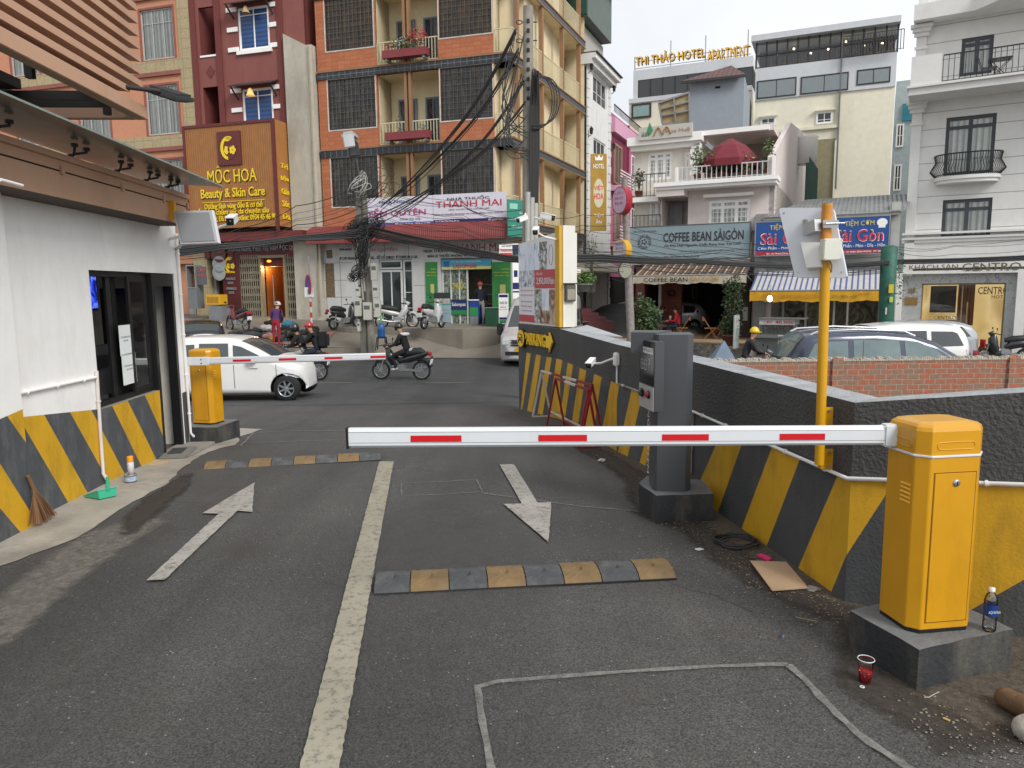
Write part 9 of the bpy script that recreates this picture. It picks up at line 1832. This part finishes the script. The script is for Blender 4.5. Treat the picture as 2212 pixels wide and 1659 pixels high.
  for s_ in(-1,1):
   for sx in(.12,-.95,1.02 if L<4.4 else 1.15):
    for k in range(8):z0_,z1_=bot+.1+k*(belt-bot-.15)/8,bot+.1+(k+1)*(belt-bot-.15)/8;mb.add([(sx-.006,s_*(hw(sx,z0_)+.004),z0_),(sx+.006,s_*(hw(sx,z0_)+.004),z0_),(sx+.006,s_*(hw(sx,z1_)+.004),z1_),(sx-.006,s_*(hw(sx,z1_)+.004),z1_)],[(0,1,2,3)],blk_pl)
  mb.build('door_seams',t)
  mb=MB();mb.box(x_0-.02,x_0,-.24,.24,bot+.3,bot+.42,white);mb.build('number_plate',t)
 if rails:
  for s_ in(-1,1):mb=MB();mb.tube([(x,s_*(hw(x,Tz(x))-.02),Tz(x)+(.05 if 0<i<4 else 0))for i,x in enumerate((-1.9,-1.75,-.9,.1,.35))],.022,M('rail_silver','c4c8cc',.25,metal=.4),8);mb.build('roof_rail',t)
 return t
carglass=M('car_glass','20282a',.05,var=0,spec=1.0,coat=.3)
cwh=M('car_white','dededc',.25,var=.02,coat=.6);csuv=M('car_slate','3c4354',.25,var=.03,coat=.7,metal=.2);cblk=M('car_black','1a1a1e',.25,coat=.6);csil=M('car_silver','a9acb0',.28,coat=.6,metal=.3)
hatch=[(-1.88,.55),(-1.86,.95),(-1.72,1.12),(-1.5,1.36),(-1.3,1.44),(-1.0,1.49),(-.3,1.50),(.0,1.475),(.3,1.39),(.6,1.24),(1.0,.99),(1.15,.94),(1.45,.87),(1.65,.78),(1.77,.66),(1.82,.5),(1.83,.35)]
hatch=[(x if x<1.21 else 1.21+(x-1.21)*.6,z*.92 if z>.6 else z)for x,z in hatch]
hs_=[[(-1.45,1.0),(-.72,.98),(-.72,1.36),(-1.2,1.34)],[(-.62,.98),(.02,.97),(-.0,1.38),(-.62,1.38)],[(.12,.97),(.88,.95),(.62,1.12),(.28,1.3),(.1,1.34)]]
hs_=[[(x,z*.92)for x,z in q]for q in hs_];carglass=M('car_glass_grey','3c4648',.06,var=.1,spec=1.0)
wc=car('parked_car','white hatchback on the street half hidden behind the booth and small yellow cabinet',(-6.08,16.42,-.44),0,cwh,3.77,1.66,hatch,2.42,.285,hs_,(.24,.95),(-1.70,-1.40),.86)
suvt=[(-2.42,.6),(-2.4,1.05),(-2.15,1.5),(-1.98,1.68),(-1.5,1.74),(-.5,1.76),(.2,1.70),(.75,1.52),(1.3,1.18),(1.45,1.12),(2.1,1.0),(2.35,.8),(2.42,.5)]
ss_=[[(-2.02,1.17),(-1.15,1.15),(-1.15,1.56),(-1.72,1.55),(-1.85,1.5)],[(-1.03,1.14),(-.02,1.12),(-.05,1.57),(-1.03,1.58)],[(.08,1.12),(1.1,1.1),(.7,1.37),(.35,1.53),(.06,1.57)]]
carglass=M('car_glass_green','66787a',.08,var=.25,scale=1.5,spec=.8);ccd=Wd(1715,740,15.8);car('parked_car','slate grey people carrier with roof rails behind the brick wall',(ccd.x+2.4,16.7,-.85),R(-2),csuv,4.85,1.84,suvt,2.8,.34,ss_,(.28,1.25),(-2.36,-2.02),1.08,rails=True)
carglass=MC['car_glass'];cce=Wd(2117,730,19.5);car('parked_car','white people carrier facing left in front of the marble hotel entrance',(cce.x-2.4,20.4,-.85),R(178),cwh,4.7,1.8,[(x,z-.06)for x,z in suvt],2.75,.33,[[(x,z-.05)for x,z in q]for q in ss_],(.28,1.25),(-2.36,-2.02),1.02)
ccf=Wd(1880,720,23);car('parked_car','silver car almost hidden behind the white people carrier, only its roof showing',(ccf.x+1.2,23.2,-.62),R(180),csil,4.3,1.72,[(x*1.1,z)for x,z in hatch],2.5,.3,[[(x*1.1,z)for x,z in q]for q in hs_],(.26,1.04),(-1.87,-1.54),.86)
car('parked_car','black hatchback seen from behind on the far pavement, left of the clothes pile',(-11.7,27.3,pz(-11.7,27.3)-.35),R(118),cblk,3.77,1.66,hatch,2.42,.285,hs_,(.24,.95),(-1.72,-1.38),.86)
cg2=FC.w(FC.P(*K12(500,1260),3.2)[0]+.5,3.4,-.22);car('parked_car','silver white car nose in the passage at the left side of the dim cafe',cg2,FC.a+R(200),csil,3.77,1.66,hatch,2.42,.285,hs_,(.24,.95),(-1.72,-1.38),.86)
vant=[(-2.85,.7),(-2.82,1.5),(-2.7,2.25),(-2.45,2.42),(-1,2.46),(.6,2.42),(1.1,2.3),(1.5,1.95),(2.0,1.38),(2.15,1.28),(2.6,1.1),(2.82,.85),(2.88,.45)]
vs_=[[(-2.65,1.3),(-1.75,1.28),(-1.75,1.9),(-2.6,1.9)],[(-1.65,1.28),(-.7,1.28),(-.7,1.9),(-1.65,1.9)],[(-.6,1.28),(.5,1.28),(.5,1.9),(-.6,1.9)],[(.62,1.26),(1.75,1.25),(1.3,1.85),(.62,1.9)]]
vn=car('parked_van','silver white minibus coming out of the side street behind the billboard',(1.22,26.75,-.78),R(-107.4),M('van_silver','b9b4b2',.3,coat=.5,metal=.15),5.7,1.97,vant,3.3,.34,vs_,(1.35,2.02),(-2.83,-2.78),1.2,cat='van',bot=.25,tumble=.1)
mb=MB();
for k in range(3):mb.box(2.68+.03*(2-k),2.86-.015*k,-.42,.42,.82+k*.075,.85+k*.075,M('grille_dark','2a2a2c',.4))
mb.box(2.84,2.885,-.6,.6,.5,.62,blk_pl);mb.build('grille',vn);mb=MB();mb.box(2.88,2.9,-.24,.24,.62,.78,M('plate_yellow','c89a1c',.5));mb.text('51B',0,0,0,0,ink_('1c1c1c'),0)if False else None;mb.build('number_plate',vn)
for s_ in(-1,1):mb=MB();mb.bbox(1.75,1.9,s_*1.12-.1,s_*1.12+.1,1.1,1.5,blk_pl,.04);mb.beam((1.75,s_*.95,1.2),(1.8,s_*1.08,1.2),.04,.04,blk_pl);mb.build('large_mirror',vn);mb=MB();mb.bbox(2.55,2.80,s_*.62-.15,s_*.62+.15,.80,1.06,M('headlamp2','c9cdce',.1),.05);mb.build('headlight',vn)
def bike(name,label,loc,yaw,col,scooter=False,trim=None,group=None,lean=0):
 t=thing(name,label,'motorbike',loc,yaw,group);trim=trim or blk_pl;r=.28 if not scooter else .235;wbx=.62
 for k,x in enumerate((-wbx,wbx)):
  mb=MB();mb.tube([(x+(r-.03)*math.cos(a),0,r+(r-.03)*math.sin(a))for a in[i*math.pi/12 for i in range(24)]],.034 if not scooter else .05,tyre_m,8,closed=True);w_=mb.build('rear_wheel' if k==0 else 'front_wheel',t)
  mb=MB();mb.tube([(x+(r-.07)*math.cos(a),0,r+(r-.07)*math.sin(a))for a in[i*math.pi/12 for i in range(24)]],.012,rim_m,6,closed=True);mb.cyl((x,-.06,r),(x,.06,r),.045,rim_m)
  for i in range(14):a=i*math.pi/7;mb.cyl((x,.02*(-1)**i,r),(x+(r-.07)*math.cos(a),0,r+(r-.07)*math.sin(a)),.004 if not scooter else .014,rim_m,n=4)
  mb.build('rim',w_)
 mb=MB()
 for s_ in(-1,1):mb.cyl((wbx,s_*.06,r),(wbx-.16,s_*.06,.74),.018,rim_m,n=8)
 mb.cyl((wbx-.16,0,.7),(wbx-.25,0,.98),.03,trim,n=8);mb.tube([(wbx+.2*math.cos(a),0,r+.33*math.sin(a)+.02)for a in(.3,.8,1.3,1.8,2.3)],.05,col,8);mb.build('fork',t)
 def hull(parts,mat,nm):
  mb=MB()
  for p,q,w in parts:mb.tube(p,q,mat,12)if w is None else mb.bbox(*p,mat,w)
  return mb.build(nm,t)
 if scooter:
  hull([([(-.72,0,.72),(-.5,0,.66),(-.2,0,.6),(-.02,0,.5)],[.06,.15,.16,.08],None),([(.0,0,.3),(.28,0,.28)],[.13,.13],None)],col,'body')
  hull([([(.24,0,.3),(.36,0,.55),(.38,0,.8),(.34,0,.95)],[.12,.17,.15,.07],None)],col,'leg_shield')
 else:
  hull([([(-.85,0,.8),(-.6,0,.72),(-.25,0,.62),(.1,0,.55)],[.05,.11,.12,.07],None)],col,'body')
  hull([([(.0,0,.38),(.2,0,.52),(.34,0,.75),(.38,0,.92)],[.05,.14,.13,.06],None)],col,'leg_shield')
 mb=MB();mb.tube([(-.72,0,.82),(-.6,0,.84),(-.25,0,.80),(.02,0,.76)],[.06,.12,.13,.07],blk_pl,12);mb.build('seat',t)
 mb=MB();mb.bbox(-.16,.16,-.13,.13,.24,.46,rim_m,.04);mb.cyl((-.05,.0,.36),(.25,0,.4),.09,rim_m);mb.beam((-.6,.08,r),(.0,.08,.32),.05,.06,grey_metal);mb.cyl((-.55,-.1,.62),(-.6,-.08,r),.025,rim_m,n=8);mb.build('engine',t)
 mb=MB();mb.tube([(.1,-.14,.28),(-.3,-.15,.26),(-.75,-.15,.36)],[.02,.035,.045],rim_m,10);mb.build('exhaust',t)
 mb=MB();mb.tube([(wbx-.42,-.32,.97),(wbx-.3,-.15,1.0),(wbx-.25,0,.98),(wbx-.3,.15,1.0),(wbx-.42,.32,.97)],.016,trim,8);mb.tube([(wbx-.22,0,.9),(wbx-.16,0,1.0),(wbx-.24,0,1.06)],[.05,.1,.04],col,10);hb3=mb.build('handlebar',t)
 for s_ in(-1,1):mb=MB();mb.cyl((wbx-.3,s_*.2,1.0),(wbx-.28,s_*.28,1.15),.007,blk_pl,n=6);mb.blob((wbx-.28,s_*.3,1.18),.05,blk_pl,8,0,(.4,1.1,.8));mb.build('mirror',hb3)
 mb=MB();mb.bbox(-.93,-.85,-.09,.09,.70,.82,M('bike_tail_red','b8202c',.3),.02);mb.build('tail_light',t);mb=MB();mb.m=Matrix.Translation((-.93,0,.55))@Matrix.Rotation(R(-14),4,'Y');mb.box(-.008,.008,-.1,.1,-.09,.07,white);mb.box(0.009,.02,-.09,.09,-.2,.15,blk_pl);mb.build('number_plate',t)
 mb=MB();mb.tube([(-.62+.34*math.cos(a),0,r+.34*math.sin(a))for a in(1.2,1.7,2.3,2.8)],.05,blk_pl,8);mb.build('mudguard',t);return t
bdk=M('bike_black','1f2226',.3,coat=.4);brd=M('bike_maroon','5c1a24',.3,coat=.4);bwt=M('bike_white','b0b0ae',.3,coat=.4);bgy=M('bike_grey','5c5e62',.35,coat=.3)
w1_,w2_=G(822,820),G(913,821);rc=(w1_+w2_)/2;ry=math.atan2(w1_.y-w2_.y,w1_.x-w2_.x)
bike('motorbike','black underbone motorbike ridden left by the person in a white hooded top',rc,ry,bdk)
w2b_=G(689,822);bc2=(w2b_.x-.62,w2b_.y+.08,gz(w2b_.x,w2b_.y));bike('motorbike','black and white motorbike carrying two people behind the white hatchback',bc2,R(176),bdk,trim=bwt)
def onpz(u,d,dz=0):p=Wd(u,690,d);return(p.x,p.y,pz(p.x,p.y)+dz)
bike('parked_motorbike','dark red motorbike parked by the folding gate, right of the yellow crate',onpz(513,30.2),R(140),brd)
bike('parked_motorbike','black and white scooter parked half behind the twin utility pole',onpz(746,30.2),R(52),bdk,True)
bike('parked_motorbike','white fronted motorbike parked before the glass guest house door',onpz(858,29.8,.06),R(14),bwt)
bike('parked_motorbike','white scooter parked on the kerb slab left of the poster stand',onpz(1078-0 if False else 1081,28.6)if False else tuple(Wd(*K7(1190,1440),28.2)),R(64),bwt,True)
yb=Wd(1625,760,19.6);bike('motorbike','dark motorbike under the rider in the yellow helmet',(yb.x,yb.y,-.85),R(-8),bgy)
yb2=FH.w(FH.P(2165,740)[0],-1.4,-.88);bike('parked_motorbike','dark scooter parked before the hotel glass, right of the white people carrier',yb2,R(160),bdk,True)
def person(label,loc,yaw,J_,top,bottom,shoe,headgear=None,hair=None,scale=1,sk=None,bag=None):
 t=thing('person',label,'person',loc,yaw);sk=sk or skin
 b=dict(pel=(0,0,.95),chest=(0,0,1.28),neck=(.0,0,1.47),head=(.02,0,1.6),sh=(0,.19,1.4),el=(-.02,.26,1.12),wr=(.06,.27,.88),hip=(0,.1,.9),kn=(.03,.11,.5),an=(-.02,.11,.09),toe=(.16,.12,.04));b.update(J_ or{})
 V,E,Rr,cl=[],[],[],[]
 def v(p,r,c,par=None):
  V.append(Vector(p)*scale);Rr.append(r*scale);cl.append(c)
  if par is not None:E.append((par,len(V)-1))
  return len(V)-1
 P=lambda k,s_:b[k+('L' if s_>0 else 'R')]if k+('L' if s_>0 else 'R')in b else(b[k][0],b[k][1]*s_,b[k][2])
 pel=v(b['pel'],.145,'b');mid=v(Vector(b['pel']).lerp(Vector(b['chest']),.5),.135,'t',pel);ch=v(b['chest'],.155,'t',mid);nk0=v(Vector(b['chest']).lerp(Vector(b['neck']),.6),.11,'t',ch);nk=v(b['neck'],.055,'s',nk0)
 hd_=Vector(b['head']);up=(hd_-Vector(b['neck'])).normalized();h0=v(hd_-up*.03,.082,'s',nk);h1=v(hd_+up*.06,.095,'s',h0)
 for s_ in(-1,1):
  sh=v(P('sh',s_),.075,'t',nk0);el=v(P('el',s_),.052,'t',sh);wr=v(P('wr',s_),.034,'t',el);d=(Vector(P('wr',s_))-Vector(P('el',s_))).normalized();side=Vector((-d.y,d.x,0)).normalized()if abs(d.z)<.9 else Vector((1,0,0))
  w0=Vector(P('wr',s_));pm=v(w0+d*.05,.032,'s',wr)
  for k,l in enumerate((.075,.085,.08,.06)):o_=side*(.024-.016*k);f1_=v(w0+d*.09+o_,.010,'s',pm);v(w0+d*(.09+l*.5)+o_+Vector((0,0,-.02)),.009,'s',f1_);v(w0+d*(.09+l*.8)+o_+Vector((0,0,-.045)),.008,'s',len(V)-1)
  v(w0+d*.06+side*.05*s_,.010,'s',pm)
  hp=v(P('hip',s_),.10,'b',pel);kn=v(P('kn',s_),.066,'b',hp);an=v(P('an',s_),.045,'b',kn);hl_=v(Vector(P('an',s_))+Vector((-.03,0,-.03)),.042,'f',an);v(P('toe',s_),.035,'f',hl_)
 me=bpy.data.meshes.new('body');me.from_pydata([tuple(p)for p in V],E,[]);o=bpy.data.objects.new('body',me);S.collection.objects.link(o)
 md=o.modifiers.new('s','SKIN');md.branch_smoothing=.3;sv=me.skin_vertices[0].data if me.skin_vertices else None
 if sv is None:
  bm=bmesh.new();bm.from_mesh(me);bm.verts.layers.skin.verify();bm.to_mesh(me);bm.free();sv=me.skin_vertices[0].data
 for i,r_ in enumerate(Rr):sv[i].radius=(r_*(1.12 if cl[i]=='t' and i in(1,2)else 1),r_)
 sv[0].use_root=True;sd_=o.modifiers.new('u','SUBSURF');sd_.levels=1;sd_.render_levels=1
 dg=bpy.context.evaluated_depsgraph_get();nm=bpy.data.meshes.new_from_object(o.evaluated_get(dg));bpy.data.objects.remove(o);nm.materials.clear()
 for m_ in(top,bottom,sk,shoe):nm.materials.append(m_)
 idx={'t':0,'b':1,'s':2,'f':3}
 for p in nm.polygons:
  c=p.center;best=9;bi=0
  for a_,e_ in E:
   A,B=V[a_],V[e_];ab_=B-A;q=max(0,min(1,(c-A).dot(ab_)/max(1e-9,ab_.length_squared)));dd=(c-A-ab_*q).length-.5*(Rr[a_]*(1-q)+Rr[e_]*q)
   if dd<best:best=dd;bi=e_ if(q>.35 or cl[a_]==cl[e_])else a_
  p.material_index=idx[cl[bi]];p.use_smooth=True
 o=bpy.data.objects.new('body',nm);S.collection.objects.link(o);o.parent=t;MW[o.name]=MW[t.name]
 hc=(hd_+up*.05)*scale;R3=up.to_track_quat('Z','X').to_matrix()
 mb=MB();fx=hc+Vector((.09,0,-.02))*scale
 for s_ in(-1,1):mb.blob(hc+Vector((.088,s_*.034,.0))*scale,.011*scale,dark,8);mb.blob(hc+Vector((0,s_*.098,-.01))*scale,.022*scale,sk,8,0,(.6,.4,1))
 mb.blob(fx+Vector((.012,0,-.01)),.016*scale,sk,8,0,(1,.7,1.2));mb.box(fx.x-.01,fx.x+.004,-.022,.022,fx.z-.05,fx.z-.043,M('lips','8a4c44',.6));mb.build('face',t)
 if hair:mb=MB();mb.blob(hc+Vector((-.018,0,.03)),.112*scale,hair,16,.03,(1.02,.95,1.0));mb.build('hair',t)
 if headgear:
  m_,kind=headgear;mb=MB();prof=[(.0,.142),(.06,.13),(.105,.09),(.128,.03),(.13,-.015),(.12,-.02)]
  if kind=='full':prof=[(.0,.15),(.07,.135),(.115,.09),(.135,.02),(.13,-.06),(.1,-.11),(.09,-.10)]
  mb.lathe([(r_*scale,h_*scale)for r_,h_ in prof],hc+Vector((-.005,0,.01)),m_,18);mb.prism([(x*scale+hc.x,y*scale)for x,y in((.08,-.09),(.17,-.06),(.19,0),(.17,.06),(.08,.09))],hc.z+.0,hc.z+.012,m_)if kind!='full' else None
  mb.build('helmet',t)
  if kind=='mask':mb=MB();mb.blob(hc+Vector((.045,0,-.045)),.07*scale,M('face_mask','2a2c34',.8),8,0,(1,1,.8));mb.build('face_mask',t)
 if bag:mb=MB();c=Vector(b['chest'])*scale;mb.bbox(c.x-.42,c.x-.12,-.17,.17,c.z-.28,c.z+.2,bag,.07);mb.build('backpack',t)
 return t
ride=dict(pel=(-.22,0,.88),chest=(-.10,0,1.18),neck=(-.02,0,1.36),head=(.03,0,1.49),sh=(-.06,.19,1.3),el=(.08,.25,1.05),wr=(.26,.27,1.0),hip=(-.18,.1,.86),kn=(.2,.17,.72),an=(.1,.15,.36),toe=(.26,.16,.32))
clb,cln,clp,clr,clg,clw,cldk=[M('cloth_'+n,c,.9,var=.15,scale=6,bump=.4,bscale=25)for n,c in(('black','17191c'),('navy','1e2436'),('purple','4c2c5c'),('red','8c1c30'),('grey','8f8d8a'),('white','c9c9cc'),('charcoal','2a2a2e'))]
hblk=M('helmet_black','1c1d1f',.3,coat=.5);hred=M('helmet_red','a8262c',.3,coat=.5);hyl_=M('helmet_yellow','e0b81c',.35,coat=.4);hwt_=M('helmet_white','bdbab4',.4)
shw,shd=M('shoe_white','b9b6b0',.6),M('shoe_dark','26221f',.6)
t=person('masked rider in black with white hood and black helmet on the black motorbike',rc,ry,ride,clb,clb,shw,(hblk,'mask'));mb=MB();mb.tube([(-.14+.1*math.cos(a),.12*math.sin(a),1.34)for a in[i*.6 for i in range(11)]],.045,clw,8);mb.tube([(-.33,-.12,.9),(-.36,0,.9),(-.33,.12,.9)],.04,clw,8);mb.build('hood',t)
person('driver in black jacket and helmet with bare knees, front of two on one motorbike',bc2,R(176),ride,clb,clg,shd,(hblk,'full'))
bx2=Vector(bc2)+Vector((.42,0,.05));person('passenger in black with red helmet and backpack, rear of two on one motorbike',bx2,R(176),dict(ride,wr=(.2,.2,1.05),el=(.1,.25,1.1)),clb,cln,shd,(hred,'cap'),bag=clb)
person('rider in dark jacket and yellow helmet heading right behind the brick wall',(yb.x,yb.y,-.85),R(-8),ride,cldk,cldk,shd,(hyl_,'cap'))
pu=Wd(598,746,26.75);t=person('person in purple jacket, red trousers and white cap bending over the clothes pile',pu,R(80),dict(chest=(.08,0,1.26),neck=(.17,0,1.42),head=(.23,0,1.53),pel=(0,0,.93),sh=(.1,.18,1.37),el=(.12,.25,1.1),wr=(.24,.16,.96)),clp,clr,clr,(hwt_,'cap'),M('hair_black','15120f',.8),scale=.93)
pc_=Wd(1041,700,31.6);person('customer in dark jacket, grey shorts and red white helmet at the pharmacy counter',(pc_.x,FO.w(FO.P(1041,700)[0],.25,0).y,.41),R(78),dict(wr=(.34,.2,1.02),el=(.1,.26,1.12),kn=(.05,.1,.5)),cln,clg,skin,(M('helmet_red_white','b04a48',.4,var=.5,scale=18),'cap'))
sit=dict(pel=(-.05,0,.5),chest=(.02,0,.83),neck=(.08,0,1.02),head=(.12,0,1.15),sh=(.04,.19,.95),el=(.12,.25,.7),wr=(.36,.18,.72),hip=(-.02,.1,.48),kn=(.4,.13,.5),an=(.38,.13,.1),toe=(.53,.13,.05))
s1=FC.w(FC.P(*K12(715,1400),-1.0)[0],-1.0,-.2);s0_=FC.w(FC.P(*K12(548,1400),-.8)[0],-.8,-.2)
person('seated person in red jacket and black hair at the cafe table',s1,R(165),sit,M('cloth_crimson','a0182c',.9,var=.1),cln,shd,None,MC['hair_black']);person('seated person in dark blue jacket at the cafe table beside the bush',s0_,R(-20),sit,cln,clg,shd,None,MC['hair_black'])
bs_=Wd(1232,690,31.5);person('seated person in blue top under the street eatery canopy behind the minibus',(bs_.x,bs_.y,bs_.z-.35),R(120),sit,M('cloth_blue','28449c',.9),clr,shd,None,MC['hair_black'])
wch=M('teak','8c5c34',.6,var=.15)
def fchair(label,loc,yaw):
 t=thing('folding_chair',label,'chair',loc,yaw,'wooden folding chairs of the cafe');mb=MB();mb.box(-.2,.22,-.2,.2,.42,.45,wch);mb.build('seat',t)
 for y in(-.2,.2):mb=MB();mb.beam((-.28,y,.9),(.28,y,0),.035,.025,wch);mb.beam((.25,y*.9,.44),(-.25,y*.9,0),.035,.025,wch);mb.build('crossed_leg',t)
 mb=MB();mb.box(-.3,-.24,-.2,.2,.74,.86,wch);mb.build('backrest',t)
fchair('wooden folding chair behind the seated person in red',FC.w(FC.P(*K12(770,1400),-1.1)[0],-1.2,-.2),R(165));fchair('empty wooden folding chair standing alone in the middle of the dim cafe',FC.w(FC.P(*K12(1010,1450),-1.2)[0],-1.2,-.2),R(-10));fchair('empty wooden folding chair next to the tall bush at the cafe right',FC.w(FC.P(*K12(1110,1450),-.8)[0],-.8,-.2),R(190))
ct2=FC.w(FC.P(*K12(620,1450),-1.0)[0],-1.0,-.2);t=thing('cafe_table','small dark wooden table between the two seated people','table',ct2);mb=MB();mb.box(-.32,.32,-.3,.3,.66,.71,M('table_brown','4c3020',.5));mb.build('tabletop',t)
for x in(-.28,.28):
 for y in(-.25,.25):mb=MB();mb.box(x-.02,x+.02,y-.02,y+.02,0,.66,MC['table_brown']);mb.build('leg',t)
t=thing('drink_glass','tall white drink glass on the small cafe table','glass',ct2+Vector((.1,-.1,.71)));mb=MB();mb.lathe([(0,0),(.035,0),(.045,.2),(0,.2)],(0,0,0),M('milk_glass','c4c0b8',.3),12);mb.build('cup',t);mb=MB();mb.cyl((0,0,.15),(.03,0,.32),.006,dark,n=6);mb.build('straw',t)
lfb=[M('bush_a','3f5430',.7,var=.3,scale=9),M('bush_b','2c3e24',.7,var=.3,scale=9),M('bush_c','566c3c',.7,var=.3,scale=9)]
c=Wd(*K12(400,1640),27.3);plant('potted_bush','wide rounded bush in a pot between the corner pole and the cafe table',c,1.3,1.75,pot_t,1500,.075,lfb,'bush',.3,.35,shape=[(0,.6,.6,.6,700),(-.05,1.2,.55,.5,520),(.2,.9,.5,.5,380)])
c=Wd(*K12(1205,1600),26.6);plant('potted_bush','tall clipped dark bush in a pot at the right of the cafe terrace',c,.9,2.2,pot_t,1500,.06,[lfb[1],lfb[0],lfb[1]],'bush',.32,.35,shape=[(0,.5,.45,.5,420),(.05,1.1,.45,.5,460),(.05,1.7,.42,.5,460),(-.1,.3,.5,.3,260)])
fsg=Fac(Wd(*K12(1240,1500),26).xy,q=Wd(*K12(1285,1500),26.4).xy);r_=fsg.r(K12,1243,1320,1280,1620);sign('standing_sign','narrow white standing sign in front of the tall dark bush',fsg,r_,ink_('aab0ac'),[('MỞ CỬA',.2,.8,.8,.85,tr),(None,.25,.75,.2,.6,ink_('8c9c98'))],0,.04)
cpz=Wd(575,722,26.9);t=thing('clothes_pile','low heap of dark and bright clothes spread on a tan sheet on the pavement edge','clothes',cpz)
mb=MB();f_sh=M('sheet_orange','9a6a50',.9,var=.3,scale=4);x0p,x1p=Wd(500,720,27).x,Wd(690,720,27).x;rpp=rough([(x0p,27.6),(x1p,27.6),(x1p,29.6),(x0p,29.6)],.06,.3);mb=lay(rpp,.03,f_sh,f=pz,step=.3);mb.build('ground_sheet',t,world=True)
pile=[(M('garment_black','1c1c1e',.9),26),(M('garment_grey','3c3e40',.9),14),(M('garment_olive','4c4a38',.9),6),(M('garment_yellow','b08c1c',.9),6),(M('garment_pink','b08078',.9),5),(M('garment_white','b0aca8',.9),5),(M('garment_blue','2f6f8c',.9),3)]
rnd=random.Random(8)
for m_,n in pile:
 mb=MB()
 for _ in range(n):
  nm=m_.name;ux={'garment_yellow':(585,620),'garment_pink':(580,615),'garment_blue':(608,625),'garment_white':(570,600)}.get(nm,(505,680));c=Wd(rnd.uniform(*ux),720,rnd.uniform(27.9,29.3));hgt=.2+.25*math.exp(-((c.x-Wd(590,720,28).x)/.8)**2)*(c.y-27.2);c.z=pz(c.x,c.y)+.05+rnd.uniform(0,hgt)
  bm=bmesh.new();bmesh.ops.create_icosphere(bm,subdivisions=3,radius=1);a1_=rnd.uniform(.22,.42);rz_=rnd.uniform(0,3)
  for q in bm.verts:nn_v=q.co.normalized();k=1+.25*math.sin(7*nn_v.x+rz_*5)*math.sin(5*nn_v.y+rz_*3)+rnd.uniform(-.05,.05);q.co=Matrix.Rotation(rz_,3,'Z')@Vector((nn_v.x*a1_*k,nn_v.y*a1_*.6*k,nn_v.z*.13*k))+c
  mb.bm(bm,m_,True)
 mb.build('garment',t,world=True)
